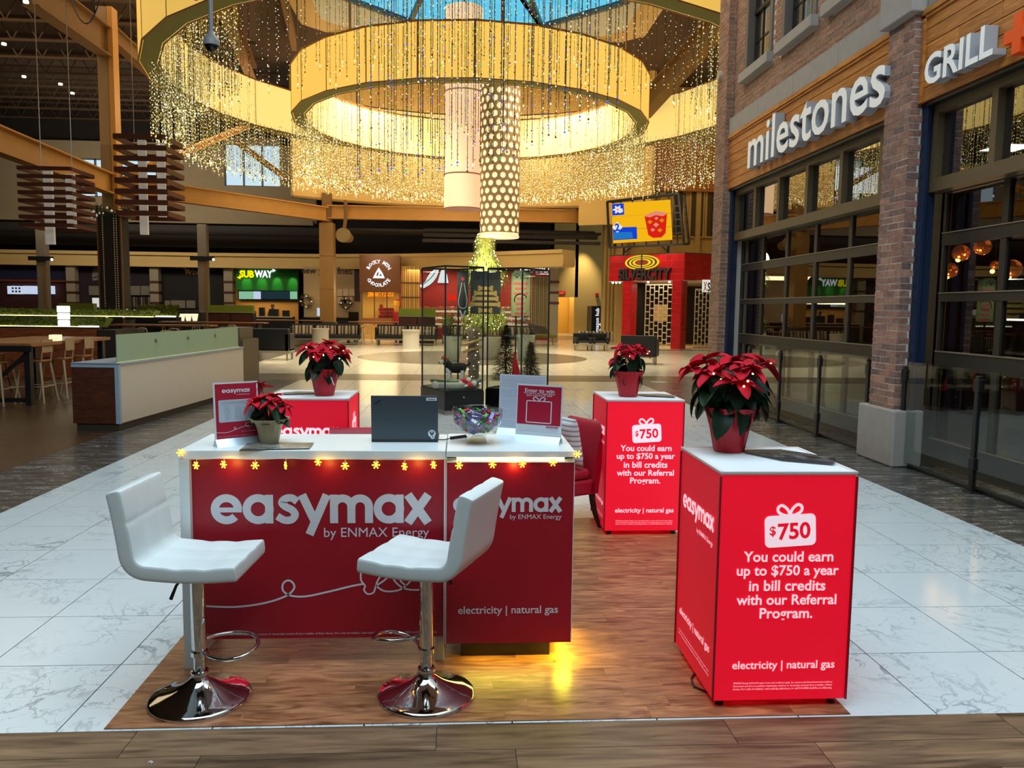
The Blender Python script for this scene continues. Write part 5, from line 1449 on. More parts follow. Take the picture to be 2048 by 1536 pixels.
mossbank(xr - 8, xr, 19.22, 1.17, 19.6, 1.37, 1, 'moss_bank'); mossbank(xr - 8, xr + .9, 19.75, 1.42, 20.2, 1.56, 2, 'moss_bank')
MB().box(xr - 8, 19.19, 1.16, xr - .1, 19.215, 1.175).build('light_strip', glow('strip_glow', (255, 236, 140), 5.0), bt)
MB().box(xr - 8, 19.70, 1.40, xr + 1.0, 19.725, 1.415).build('light_strip', MATS['strip_glow'], bt)
MB().box(xr - .45, 19.05, 1.16, xr - .05, 19.2, 1.19).build('light_strip', glow('strip_glow_white', (255, 246, 224), 2.5), bt)
bl = thing('stacked_lantern', 'three stacked glowing white lantern blocks on the booth wall', 'lamp', (aY(126, 650, 19.05).x, 19.1, 1.16))
x_ = bl.location.x
for k in range(3): MB().box(x_ - .11 - .006 * k, 19.03, 1.165 + k * .165, x_ + .11 + .006 * k, 19.17, 1.315 + k * .165).build('lantern_block', glow('block_glow', (255, 250, 226), 1.5) if k == 0 else MATS['block_glow'], bl, bevel=.015)
# ------------------------------------------------------------------ great rings with bead curtains over the plaza
CX, CYr = .30, 28.0
M_panelA = mat('lit_amber_panel', (255, 204, 96), .6, emit=.70, ecol=(255, 206, 96), var=.08, scale=.6)
M_panelB = mat('lit_amber_panel_back', (255, 232, 164), .6, emit=.66, ecol=(255, 224, 130), var=.06, scale=.6)
M_soff = mat('olive_soffit', (128, 122, 62), .8, emit=.06, var=.1)
M_ringedge = mat('ring_edge', (150, 96, 40), .5, var=.1)
def ring(name, label, R, zb, H, th, n, mo, mi, ph=0.0):
    t = thing(name, label, 'chandelier', (CX, CYr, zb))
    pt = lambda k, r, z: Vector((CX + r * math.cos(2 * PI * (k + ph) / n), CYr + r * math.sin(2 * PI * (k + ph) / n), z))
    for k in range(n):
        g = .006
        a0, a1 = pt(k + g, R, zb), pt(k + 1 - g, R, zb); b0, b1 = pt(k + g, R - .04, zb), pt(k + 1 - g, R - .04, zb)
        MB().hexa([a0, a1, b1, b0] + [p + Vector((0, 0, H)) for p in (a0, a1, b1, b0)]).build('outer_panel', mo, t)
        a0, a1 = pt(k + g, R - th, zb), pt(k + 1 - g, R - th, zb); b0, b1 = pt(k + g, R - th + .04, zb), pt(k + 1 - g, R - th + .04, zb)
        MB().hexa([b0, b1, a1, a0] + [p + Vector((0, 0, H)) for p in (b0, b1, a1, a0)]).build('inner_panel', mi, t)
        MB().hexa([pt(k, R - .04, zb), pt(k + 1, R - .04, zb), pt(k + 1, R - th + .04, zb), pt(k, R - th + .04, zb)] + [p + Vector((0, 0, .04)) for p in (pt(k, R - .04, zb), pt(k + 1, R - .04, zb), pt(k + 1, R - th + .04, zb), pt(k, R - th + .04, zb))]).build('soffit_panel', M_soff, t)
    b = MB()
    for k in range(n):
        for r in (R - .01, R - th + .01): b.bar(pt(k, r, zb), pt(k, r, zb + H), .035, .035)
        for r in (R, R - th): b.bar(pt(k, r, zb + H), pt(k + 1, r, zb + H), .05, .05); b.bar(pt(k, r, zb), pt(k + 1, r, zb), .05, .03)
    b.build('edge_frame', M_ringedge, t)
    for k in range(0, n, 3):
        a = pt(k + .5, R - th / 2, zb + H); MB().cyl(a, (a.x, a.y, 13.1), .025, n=6).build('hanger', M_tandk, t)
    return t
ZA, ZB = 7.86, 8.82
rA = ring('ring_chandelier', 'smaller glowing amber ring chandelier hanging in front, seen whole', 5.97, ZA, 1.5, .42, 24, M_panelA, M_panelB)
rB = ring('ring_chandelier', 'largest glowing amber ring chandelier, behind and around the smaller ring', 10.35, ZB, 1.75, .55, 30, M_panelA, M_panelB, .5)
BEADM = [mat('crystal_bead_%s' % n_, c, .25, emit=e, var=0) for n_, c, e in (('warm', (255, 240, 160), .75), ('pale', (255, 252, 226), 1.0), ('olive', (190, 180, 88), .28), ('amber', (120, 80, 20), .05), ('blue', (60, 90, 240), .9), ('green', (40, 200, 120), .7))]
for m in BEADM: m.cycles.emission_sampling = 'NONE'
M_wire = mat('string_wire', (176, 156, 96), .6, var=0)
M_wiredk = mat('string_wire_dark', (70, 40, 20), .6, var=0)  # darker copy of the wire colour for strings against the lit panels
def curtain(parent, name, R, z1, L0, L1, nst, step, size, weights, seed, wire, sector=None, jit=.12, cx=CX, cyy=CYr, tip=True, pts=None):
    """strings of small octahedral beads hung on a circle: one countless mass"""
    r_ = np.random.default_rng(seed)
    oc = np.array([(1, 0, 0), (0, 1, 0), (-1, 0, 0), (0, -1, 0), (0, 0, 1.25), (0, 0, -1.25)], float)
    fc = np.array([(0, 1, 4), (1, 2, 4), (2, 3, 4), (3, 0, 4), (1, 0, 5), (2, 1, 5), (3, 2, 5), (0, 3, 5)])
    V, S = [], []
    wv, wf = [], []
    for i in range(len(pts) if pts else nst):
        a = 2 * PI * (i + r_.uniform(-.3, .3)) / max(nst, 1)
        if sector and not any(q[0] <= math.degrees(a) % 360 <= q[1] for q in sector): continue
        rr = R + r_.uniform(-jit, jit); x, y = cx + rr * math.cos(a), cyy + rr * math.sin(a)
        L = r_.uniform(L0, L1)
        if pts: x, y, L = pts[i][0], pts[i][1], z1 - pts[i][2]
        zs = np.arange(z1, z1 - L, -step) + r_.uniform(-.03, .03)
        n_ = len(zs)
        V.append(np.stack([np.full(n_, x) + r_.normal(0, .012, n_), np.full(n_, y) + r_.normal(0, .012, n_), zs], 1)); S.append(size * r_.uniform(.6, 1.25, n_))
        if tip:
            V.append(np.array([[x, y, z1 - L - .05], [x, y, z1 - L - .13]])); S.append(np.array([size * 1.7, size * 1.1]))
        k = len(wv); w_ = .008 if pts else .0045
        wv += [(x - w_, y, z1), (x + w_, y, z1), (x + w_, y, z1 - L), (x - w_, y, z1 - L)]; wf.append((k, k + 1, k + 2, k + 3))
    V = np.concatenate(V); S = np.concatenate(S); N = len(V)
    vs = (V[:, None, :] + oc[None] * S[:, None, None]).reshape(-1, 3)
    fs = (fc[None] + (np.arange(N) * 6)[:, None, None]).reshape(-1, 3)
    mi = np.repeat(r_.choice(len(BEADM), N, p=weights), 8)
    me = bpy.data.meshes.new(name)
    nv = len(vs)
    allv = np.concatenate([vs, np.array(wv)]) - np.array(parent.location)
    me.vertices.add(len(allv)); me.vertices.foreach_set('co', allv.ravel())
    W = np.array(wf) + nv
    me.loops.add(fs.size + W.size); me.loops.foreach_set('vertex_index', np.concatenate([fs.ravel(), W.ravel()]))
    me.polygons.add(len(fs) + len(W))
    me.polygons.foreach_set('loop_start', np.concatenate([np.arange(len(fs)) * 3, len(fs) * 3 + np.arange(len(W)) * 4]))
    me.polygons.foreach_set('loop_total', np.concatenate([np.full(len(fs), 3), np.full(len(W), 4)]))
    for m in BEADM: me.materials.append(m)
    me.materials.append(wire)
    me.polygons.foreach_set('material_index', np.concatenate([mi, np.full(len(W), len(BEADM))]))
    me.update(calc_edges=True); me.validate()
    o = link(name, me, parent); o['kind'] = 'stuff'
    return o
WA = [.36, .24, .30, .10, 0, 0]
WB = [.34, .30, .26, .10, 0, 0]
WF = [.14, .30, .20, .36, 0, 0]  # mix with more dark beads: the backlit look is put into the colour
WC = [.10, .10, .12, .30, .24, .14]
BACK, FRONT = ((0, 200), (340, 360)), ((200, 340),)
for k, (r, n_) in enumerate(((5.85, 300), (5.55, 290), (5.3, 250))):
    curtain(rA, 'bead_curtain', r - .02, ZA, 1.45, 1.8, n_, .105, .0175, WA, 40 + k, M_wire, ((0, 195), (345, 360)))
curtain(rA, 'bead_curtain', 5.42, ZA + 1.4, 2.3, 2.9, 190, .15, .014, WA, 44, M_wire, BACK)
curtain(rA, 'bead_curtain', 5.45, ZA, 1.0, 1.6, 170, .15, .014, WA, 45, M_wire, FRONT)
for k, (r, n_) in enumerate(((10.0, 440), (9.65, 420), (9.3, 340))):
    curtain(rB, 'bead_curtain', r, ZB, 1.75, 2.15, n_, .12, .0185, WB, 50 + k, M_wire, BACK)
curtain(rB, 'bead_curtain', 9.7, ZB + 1.7, 3.0, 3.7, 420, .14, .016, WB, 55, M_wire, ((150, 215), (325, 360), (0, 30)))
curtain(rB, 'bead_curtain', 9.7, ZB + 1.7, 3.1, 3.75, 480, .12, .0125, WF, 56, M_wiredk, ((212, 328),))
curtain(rB, 'bead_curtain', 9.3, ZB + 1.7, 3.1, 3.75, 900, .12, .017, WB, 57, M_wire, ((200, 232), (308, 340)))
rC = thing('bead_string_cluster', 'arc of long dark strings with blue and green lights in front of the smaller ring', 'chandelier', (.4, 19.2, 5))
arcC = []
for k in range(34):
    f = k / 33; x = -2.35 + 5.75 * f; arcC.append((x + random.uniform(-.06, .06), 19.0 + 1.7 * (1 - (2 * f - 1) ** 2) * random.choice((1, 1, .75)) - .9 * f, 4.72 + 1.55 * f ** 1.4 + random.uniform(-.1, .25)))
b = MB(); b.tube([(-2.5 + 6.05 * f, 19.0 + 1.7 * (1 - (2 * f - 1) ** 2) - .9 * f, 13.0) for f in np.linspace(0, 1, 25)], .04, 6); b.build('carrier_rail', M_tandk, rC)
curtain(rC, 'bead_curtain', 0, 13.0, 0, 0, 0, .115, .0185, WC, 61, M_wiredk, pts=arcC)
arcD = [(x + random.uniform(-.09, .09), y + random.uniform(.2, .7), z + random.uniform(.3, 1.3)) for x, y, z in arcC]
curtain(rC, 'bead_curtain', 0, 13.0, 0, 0, 0, .13, .014, [.2, .16, .12, .2, .2, .12], 62, M_wiredk, pts=arcD)
# big drum pendants
M_drumw = mat('pale_drum_fabric', (250, 212, 176), .7, emit=.50, var=.03)
def drum(name, label, px0, px1, Y, pyb, ztop, m, polka=False):
    q0, q1 = aY(px0, pyb, Y), aY(px1, pyb, Y); r = (q1.x - q0.x) / 2; c = (q0.x + q1.x) / 2; zb = q0.z
    t = thing(name, label, 'lamp', (c, Y, zb))
    if not polka:
        segs = [zb, zb + 1.15, zb + 3.9, ztop]
        for i, (a, d) in enumerate(zip(segs, segs[1:])):
            MB().lathe([(r * .985, a), (r, a + .01), (r, d - .03), (r * .985, d - .02)], 40, (c, Y, 0)).build('shade', m, t, smooth=40)
            MB().lathe([(r * 1.01, a), (r * 1.01, a + .025), (r * .98, a + .025), (r * .98, a)], 40, (c, Y, 0)).build('hoop', M_ringedge, t)
    else:
        MB().lathe([(r * .97, zb), (r * .97, ztop)], 48, (c, Y, 0)).build('lit_core', mat('lit_core', (255, 226, 180), .7, emit=.72, var=.03), t, smooth=40)
        MB().lathe([(r * .985, zb - .02), (r * 1.01, zb), (r * 1.01, zb + .04), (r * .985, zb + .05)], 48, (c, Y, 0)).build('hoop', M_drumw, t)
        # metal sleeve pierced with round holes, built as cells around each hole
        b = MB(); nc = 15; H = 2 * PI * r / nc; Hz = H * .88; rows = int((ztop - zb - .12) / Hz); seg = 16
        for j in range(rows):
            for i in range(nc):
                a0 = 2 * PI * (i + .5 * (j % 2)) / nc; zc = zb + .12 + Hz * (j + .5); hr = H * .335
                inner, outer = [], []
                for k in range(seg):
                    an = 2 * PI * k / seg; cx_, cz_ = math.cos(an), math.sin(an)
                    f = 1 / max(abs(cx_), abs(cz_))
                    inner.append((hr * cx_, hr * cz_)); outer.append((f * cx_ * H / 2, f * cz_ * Hz / 2))
                P3 = [(c + r * math.cos(a0 + u / r), Y + r * math.sin(a0 + u / r), zc + v) for u, v in inner + outer]
                b.add(P3, [(k, (k + 1) % seg, seg + (k + 1) % seg, seg + k) for k in range(seg)])
        b.build('pierced_sleeve', mat('taupe_sleeve', (146, 118, 78), .6, var=.06), t)
    MB().cyl((c, Y, ztop), (c, Y, 15.5), .03, n=8).build('hanger', M_tandk, t)
    return t
drum('drum_pendant', 'tall pale fabric drum pendant left of the dotted one in the rings', 888, 963, 28.0, 418, 11.8, M_drumw)
drum('drum_pendant', 'tall dotted drum pendant with round lit holes hanging lowest in the rings', 959, 1038, 27.0, 474, 9.2, M_drumw, True)
lamp('ring_glow', 'POINT', (CX, 28, 8.4), 90, WARM, 1.2)
for a in (75, 100, 122, 150, 40): lamp('bulkhead_fill', 'POINT', (CX + 12.2 * math.cos(math.radians(a)), CYr + 12.2 * math.sin(math.radians(a)), 9.6), 200, (1, .84, .56), .4)  # added point lamps that brighten the bulkhead outside the large ring

# ------------------------------------------------------------------ skylight well and roof
wc = setting('ceiling', (0, 30, 14))
sky = setting('window_4', (0.3, 28, 16))
def octo(cx, cy_, hx, hy, ch, z): return [Vector(p) for p in ((cx - hx + ch, cy_ - hy, z), (cx + hx - ch, cy_ - hy, z), (cx + hx, cy_ - hy + ch, z), (cx + hx, cy_ + hy - ch, z), (cx + hx - ch, cy_ + hy, z), (cx - hx + ch, cy_ + hy, z), (cx - hx, cy_ + hy - ch, z), (cx - hx, cy_ - hy + ch, z))]
o0 = octo(.47, 26.5, 7.0, 8.05, .85, 13.0); o1 = octo(.45, 26.4, 6.15, 7.95, .85, 13.15); o3 = octo(.5, 26.4, 5.7, 7.7, 3.0, 13.38)
ot = [p + Vector((0, 0, 1.3)) for p in o0]
M_well = mat('beige_skylight_well', (206, 178, 128), .8, var=.05); M_wellw = mat('pale_skylight_well', (200, 204, 202), .8, var=.05)
for a, c, m, nm in ((o0, o1, M_well, 'well_panel'), (o1, o3, M_wellw, 'well_upper_panel')):
    for i in range(8):
        MB().prism([a[i], a[(i + 1) % 8], c[(i + 1) % 8], c[i]], Vector((0, 0, .04)) if nm != 'well_skirt' else (Vector((.47, 26.5, 13)) - (a[i] + c[i]) / 2).normalized() * .05).build(nm, m, wc)
M_skyglass = glass('skylight_glass', (.52, .92, 1.0), 1.4, .02)
M_skybar = mat('grey_skylight_bar', (98, 106, 108), .5, var=.1)
g0 = o3; cc = Vector((.5, 26.4, 15.6))
for i in range(8):
    MB().prism([g0[i], g0[(i + 1) % 8], cc], (0, 0, .01)).build('pane', M_skyglass, sky)
    MB().bar(g0[i], cc, .16, .22).build('glazing_bar', M_skybar, sky); MB().bar(g0[i], g0[(i + 1) % 8], .14, .2).build('glazing_bar', M_skybar, sky)
    for f in (.35, .7): MB().bar(g0[i].lerp(cc, f), g0[(i + 1) % 8].lerp(cc, f), .06, .08).build('purlin', M_skybar, sky)
for i in range(3): MB().bar(g0[(2 * i) % 8], g0[(2 * i + 4) % 8], .14, .14).build('tie_beam', M_skybar, sky)
b = MB()                               # flat dark deck with a hole for the well
zc, x0, x1, y0, y1 = 13.08, -34, 22, 16, 60
hx0, hx1, hy0, hy1 = .47 - 7.0, .47 + 7.0, 26.5 - 8.05, 26.5 + 8.05
for a in ((x0, y0, hx0, y1), (hx1, y0, x1, y1), (hx0, y0, hx1, hy0), (hx0, hy1, hx1, y1)): b.box(a[0], a[1], zc, a[2], a[3], zc + .1)
for P4 in ((o0[7], o0[0], (hx0, hy0)), (o0[1], o0[2], (hx1, hy0)), (o0[3], o0[4], (hx1, hy1)), (o0[5], o0[6], (hx0, hy1))):
    b.prism([P4[0] + Vector((0, 0, .08)), P4[1] + Vector((0, 0, .08)), (P4[2][0], P4[2][1], 13.08)], (0, 0, .1))
b.build('roof_deck', M_deck, wc)
for k in range(17):                    # open-web joists over the food court
    y = 18 + k * 2.3
    jb = MB(); jb.box(-33, y - .05, 12.1, -9, y + .05, 12.2); jb.box(-33, y - .05, 12.95, -9, y + .05, 13.05)
    for q in range(24):
        xx = -33 + q; jb.bar((xx, y, 12.15), (xx + .5, y, 13.0), .035, .035); jb.bar((xx + .5, y, 13.0), (xx + 1, y, 12.15), .035, .035)
    jb.build('roof_joist', mat('brown_joist', (84, 62, 40), .8, var=.1) if k == 0 else MATS['brown_joist'], wc)
for px, py, Y in ((52, 6, 20), (8, 90, 24), (48, 155, 27), (145, 188, 32), (121, 170, 30), (35, 242, 40), (160, 244, 42), (212, 206, 36)):
    q = aZ(px, py, 12.03); tag(MB().cyl(q, q + Vector((0, 0, .08)), .09, n=12).build('downlight', glow('downlight_glow', (255, 226, 190), 3.0) if 'downlight_glow' not in MATS else MATS['downlight_glow']), 'tiny round downlight in the dark food court ceiling', 'lamp', 'food court downlights')
# roof over the near concourse with its glazed opening, and the walls behind the camera: unseen, added to cut stray light
b = MB(); zr = 11.2
for a in ((-34, -9, -5.2, 16), (6.2, -9, 22, 16), (-5.2, -9, 6.2, -3.7), (-5.2, 5.7, 6.2, 16)): b.box(a[0], a[1], zr, a[2], a[3], zr + .3)
b.build('near_roof_deck', M_deck, wc)
MB().box(-34, 15.8, 11.2, 22, 16.1, 14.5).build('roof_step', M_deck, wc)
wf_ = setting('wall_front', (0, -9, 0))
MB().box(-34, -9.3, 0, 22, -9, 11.3).build('rear_concourse_wall', mat('brown_concourse_wall', (92, 74, 58), .8, var=.1), wf_)
for k in range(5): MB().box(-12 + k * 5, -9.0, .2, -8.5 + k * 5, -8.9, 3.2).build('shop_window', M_blackgl, wf_)
# steel ring beam, columns and braces
def ibeam(name, label, a, c, h, w_, m, cat='beam'):
    a, c = Vector(a), Vector(c); t = thing(name, label, cat, (a + c) / 2)
    MB().bar(a, c, .05, h).build('web', m, t)
    for sg, nm in ((1, 'top_flange'), (-1, 'bottom_flange')): MB().bar(a + Vector((0, 0, sg * h / 2)), c + Vector((0, 0, sg * h / 2)), w_, .05).build(nm, m, t)
    return t
c1 = aY(229, 500, 31.0); C1 = Vector((c1.x, 31.0, 0)); c2 = aY(655, 500, 40.0); C2 = Vector((c2.x, 40.0, 0))
zL = aY(235, 370, 31).z
ibeam('roof_girder', 'long amber steel girder crossing the left edge to the decorated column', aY(-60, 258, 22.0), (C1.x, 30.8, zL), .70, .42, M_tan)
ibeam('roof_girder', 'amber steel girder running from the decorated column to the square column', (C1.x + .2, 31.1, zL), (C2.x, 39.6, aY(652, 428, 39.6).z), .62, .4, M_tan)
ibeam('roof_girder', 'amber fascia girder below the cream bulkhead right of the square column', (C2.x, 39.9, aY(655, 424, 39.9).z), (6.2, 41.4, aY(1135, 432, 41.2).z), .60, .4, M_tan)
ibeam('roof_girder', 'heavy brown upper girder running out of the picture at top left', aY(60, -25, 25.5), (C1.x, 30.9, aY(228, 88, 31).z), 1.0, .5, M_tandk)
ibeam('roof_girder', 'brown girder sloping down behind the large ring from the column top', (C1.x, 31.0, aY(238, 60, 31).z), aY(330, 165, 35), .55, .35, M_tandk)
q0, q1 = aY(250, 352, 31), aY(500, 250, 37); ibeam('brace_strut', 'thin amber strut rising right from the decorated column', q0, q1, .22, .2, M_tan)
q0, q1 = aY(475, 285, 37.5), aY(606, 382, 39.8); ibeam('brace_strut', 'thin amber strut sloping down right in front of the clerestory window', q0, q1, .2, .18, M_tandk)
q0, q1 = aY(1290, 215, 34), aY(1450, 30, 26); ibeam('roof_girder', 'brown girder rising right behind the bead curtain beside the brick building', q0, q1, .8, .5, M_tandk)
ibeam('roof_girder', 'brown roof girder inside the large ring at left of the skylight', aY(505, 150, 36), aY(430, -40, 24), .6, .4, M_tandk)
ibeam('roof_girder', 'pale brown tube leaning beside the skylight corner left of the front ring', aY(590, 95, 35.5), aY(565, -20, 29), .25, .25, M_tandk)
colm = thing('steel_column', 'tall amber steel column wrapped in dark decorated cladding below', 'column', (C1.x, 31, 0))
MB().box(C1.x - .28, 30.75, 0, C1.x + .10, 30.82, 12.4).build('flange', mat('column_light', (156, 128, 92), .6, var=.08), colm)
MB().box(C1.x - .05, 30.8, 0, C1.x + .05, 31.2, 12.4).build('web', M_tandk, colm); MB().box(C1.x + .12, 30.72, 0, C1.x + .30, 31.2, 12.4).build('flange', M_tan, colm)
zt_, zb_ = aY(228, 425, 30.6).z, aY(235, 628, 30.6).z
M_clad = stripes('dark_ribbed_cladding', [(52, 44, 36), (30, 25, 22), (64, 54, 44), (26, 22, 20)], 9, 0, .5)
MB().box(C1.x - .42, 30.55, 0, C1.x + .42, 31.3, zt_).build('cladding', M_clad, colm)
for sx_ in (-.42, .40): MB().box(C1.x + sx_, 30.53, 0, C1.x + sx_ + .05, 30.6, zt_).build('copper_edge', mat('copper_edge', (128, 84, 46), .5, var=.1) if 'copper_edge' not in MATS else MATS['copper_edge'], colm)
for x in (-.22, .18, .27):
    b = MB()
    for k in range(42): b.box(C1.x + x, 30.53, zb_ + .1 + k * (zt_ - zb_) / 43, C1.x + x + .025, 30.55, zb_ + .1 + k * (zt_ - zb_) / 43 + .05)
    b.build('stud_row', mat('pale_stud', (200, 186, 150), .5, emit=.1, var=.05) if 'pale_stud' not in MATS else MATS['pale_stud'], colm)
for z, lab in ((zt_, 'upper'), (zb_, 'lower')):
    g = thing('column_wreath', 'dark garland with pale baubles around the %s end of the column cladding' % lab, 'garland', (C1.x, 30.9, z))
    R = random.Random(int(z * 10)); b = MB(); pts = []
    for k in range(520):
        a = R.uniform(0, 2 * PI); rr = .62 + R.uniform(-.12, .1); p = Vector((C1.x + rr * math.cos(a), 30.9 + rr * .8 * math.sin(a), z + R.uniform(-.2, .22)))
        d = Vector((R.uniform(-1, 1), R.uniform(-1, 1), R.uniform(-1, 1))).normalized() * .16; s = Vector((R.uniform(-1, 1), 0, R.uniform(-1, 1))) * .03
        b.add([p - s, p + s, p + d], [(0, 1, 2)])
    b.build('greenery', M_fir, g)
    for k in range(16):
        a = -PI + PI * k / 15; MB().sphere((C1.x + .70 * math.cos(a), 30.9 + .58 * math.sin(a), z + R.uniform(-.16, .16)), R.uniform(.03, .06), 8, 6).build('bauble', mat('pale_bauble', (236, 226, 206), .3, emit=.25, var=.05) if 'pale_bauble' not in MATS else MATS['pale_bauble'], g)
tc_ = thing('square_column', 'tan square column with dark base in front of the fries shop', 'column', (C2.x, 40, 0))
zt2 = aY(655, 445, 39.7).z
for k in range(3): MB().box(C2.x - .34, 39.66, .95 + k * (zt2 - .95) / 3, C2.x + .34, 40.34, .95 + (k + 1) * (zt2 - .95) / 3 - .015).build('cladding_panel', mat('tan_cladding', (166, 122, 60), .6, var=.05) if k == 0 else MATS['tan_cladding'], tc_)
MB().box(C2.x - .40, 39.6, 0, C2.x + .40, 40.4, .95).build('base', mat('dark_column_base', (66, 58, 48), .7, var=.1), tc_)
MB().box(C2.x - .22, 39.8, zt2, C2.x + .22, 40.2, 7.2).build('steel_top', M_tandk, tc_)
for i, (px, Y, y0, y1, lab) in enumerate(((83, 40, 460, 625, 'grey column left of the decorated column, in front of the screens'), (405, 40, 468, 640, 'grey column between the wok shop and the green sandwich shop'))):
    a = aY(px, 550, Y); t = thing('slim_column', lab, 'column', (a.x, Y, 0))
    MB().box(a.x - .22, Y, 0, a.x + .22, Y + .4, 5.6).build('shaft', mat('grey_column', (118, 106, 90), .7, var=.06) if i == 0 else MATS['grey_column'], t, bevel=.02)
    MB().box(a.x + .1, Y - .02, 0, a.x + .23, Y + .02, 3.8).build('corner_strip', M_tandk, t)
    z = aY(px, 517, Y).z; MB().box(a.x - .55, Y - .1, z - .1, a.x + .6, Y - .02, z + .1).build('spot_bar', M_black, t); MB().sphere((a.x + .58, Y - .14, z - .05), .055, 10, 8).build('spot_bulb', MATS['white_lamp_glow'], t)
sp = aY(685, 470, 39.0); spk = thing('round_speaker', 'round pale speaker on a bent pipe beside the square column', 'speaker', sp)
MB().cyl(sp, sp + Vector((.05, .25, 0)), .34, n=28).build('speaker_face', mat('beige_speaker', (150, 124, 78), .7, var=.08), spk); MB().cyl(sp + Vector((.1, .25, -.05)), sp + Vector((.25, .7, -.1)), .30, .2, 20).build('speaker_body', M_tandk, spk)
MB().tube([sp + Vector((.0, .4, .2)), sp + Vector((.05, .4, .5)), sp + Vector((.1, .4, .9)), sp + Vector((.1, .4, 1.7))], .09, 8).build('pipe', M_tandk, spk)

# security camera on its drop pipe
q = aY(423, 88, 11.0); cc_ = thing('dome_camera', 'grey dome security camera hanging on a pole at top left', 'camera', q)
MB().lathe([(.0, .16), (.035, .16), (.05, .12), (.095, .07), (.105, .02), (.105, -.02), (.095, -.025)], 28, q).build('housing', mat('grey_camera_shell', (132, 132, 134), .45, var=.05), cc_, smooth=40)
MB().sphere(q + Vector((0, 0, -.02)), .082, 20, 14).build('dome', M_blackgl, cc_, smooth=80)
MB().cyl(q + Vector((0, 0, .15)), q + Vector((0, 0, .68)), .028, n=14).build('pole', MATS['grey_camera_shell'], cc_)
MB().box(q.x - .9, q.y - .03, q.z + .66, q.x + .25, q.y + .06, q.z + .75).build('support_rail', M_tandk, cc_); MB().sphere(q + Vector((-.19, 0, .6)), .06, 14, 10).build('small_sensor', MATS['grey_camera_shell'], cc_)
lpq = aY(170, -20, 11); b = MB(); b.tube([lpq + Vector((-.25 + .5 * k / 12 if k < 13 else 0, 0, .1 - .52 * math.sin(PI * k / 12))) for k in range(13)], .008, 6)
b.tube([lpq + Vector((.05, 0, .1)), lpq + Vector((.06, 0, -.1)), lpq + Vector((.1, 0, -.14)), lpq + Vector((.14, 0, .1))], .02, 6)
tag(b.build('cable_loop', M_black, None, smooth=60), 'black cable loop hanging at the top left of the picture', 'cable')

# slatted pendant lamps over the food court
def slat_lamp(px, py, Y, w_, rows, drop, label, rz, gap):
    c = aY(px, py, Y); t = thing('slatted_pendant', label, 'lamp', (c.x, Y, c.z), 0, 'slatted wood pendants over the food court')
    M_s = MATS.get('slat_brown') or mat('slat_brown', (92, 44, 22), .6, var=.12)
    h = w_ / 2; R = rotz(rz)
    for r in range(rows):
        z = c.z + r * gap; P = [R @ Vector((sx_ * h, sy * h, 0)) + Vector((c.x, Y, z)) for sx_, sy in ((-1, -1), (1, -1), (1, 1), (-1, 1))]
        for a, d in zip(P, P[1:] + P[:1]): MB().bar(a, d, .05, gap * .46).build('slat', M_s, t)
    for dx, dy, dz in ((-.15, -.2, -drop), (.25, .25, .0)):
        MB().box(c.x + dx - .12, Y + dy - .05, c.z + dz, c.x + dx + .12, Y + dy + .05, c.z + rows * gap - gap).build('frosted_tube', mat('frosted_tube', (216, 206, 190), .5, emit=.22, var=.04) if 'frosted_tube' not in MATS else MATS['frosted_tube'], t)
    for sx_ in (-1, 1): MB().cyl((c.x + sx_ * h * .6, Y, c.z + rows * gap - gap), (c.x + sx_ * h * .6, Y, 12.3), .012, n=6).build('cable', M_steel, t)
slat_lamp(118, 455, 24, 1.42, 8, .5, 'slatted brown wood pendant with white tubes at the far left', 0, .222)
slat_lamp(303, 432, 26, 1.52, 8, .6, 'slatted brown wood pendant right of the decorated column', 0, .325)
# ------------------------------------------------------------------ back walls, clerestory, soffits
wb = setting('wall_back', (-10, 48, 0))
MB().box(5.3, 48, 0, 5.5, 57.8, 14.2).build('corridor_side', M_creamw, wb); MB().box(-34, 48, 0, 5.5, 48.3, 14.2).build('rear_wall', mat('dark_rear_wall', (34, 26, 20), .9, var=.15), wb)
zc0, zc1 = aY(250, 441, 47).z, aY(250, 306, 47).z + .6
# cream clerestory wall with openings
def wallholes(name, Y, x0, x1, z0, z1, hs, m, par, th=.3):
    b = MB(); x = x0
    for h0, h1, g0, g1 in sorted(hs):
        b.box(x, Y, z0, h0, Y + th, z1); b.box(h0, Y, z0, h1, Y + th, g0); b.box(h0, Y, g1, h1, Y + th, z1); x = h1
    b.box(x, Y, z0, x1, Y + th, z1); b.build(name, m, par)
WIN = []
for px0, px1, py0, py1 in ((158, 222, 318, 393), (243, 312, 318, 388), (450, 560, 278, 372)):
    a, c = aY(px0, py1, 47), aY(px1, py0, 47); WIN.append((a.x, c.x, a.z, c.z))
wallholes('clerestory_wall', 46.9, -34, aY(611, 400, 46.9).x + .6, zc0, zc1, WIN, M_putty, wb)
for i, (x0, x1, z0, z1) in enumerate(WIN):
    wdw = setting('window_%d' % (5 + i), (x0, 47, z0))
    MB().box(x0, 47.15, z0, x1, 47.16, z1).build('pane', glow('bright_sky_pane', (206, 234, 246), .95) if i == 0 else MATS['bright_sky_pane'], wdw)
    n_ = 2 if i < 2 else 3
    for k in range(n_ + 1): xx = x0 + (x1 - x0) * k / n_; MB().box(xx - .05, 47.05, z0, xx + .05, 47.15, z1).build('mullion', M_skybar, wdw)
    for zz in (z0, z1): MB().box(x0, 47.05, zz - .06, x1, 47.15, zz + .06).build('window_rail', M_skybar, wdw)
MB().box(-34, 46.5, zc0 - .12, -8.5, 46.9, zc0 + .15).build('wall_lip', M_putty, wb)
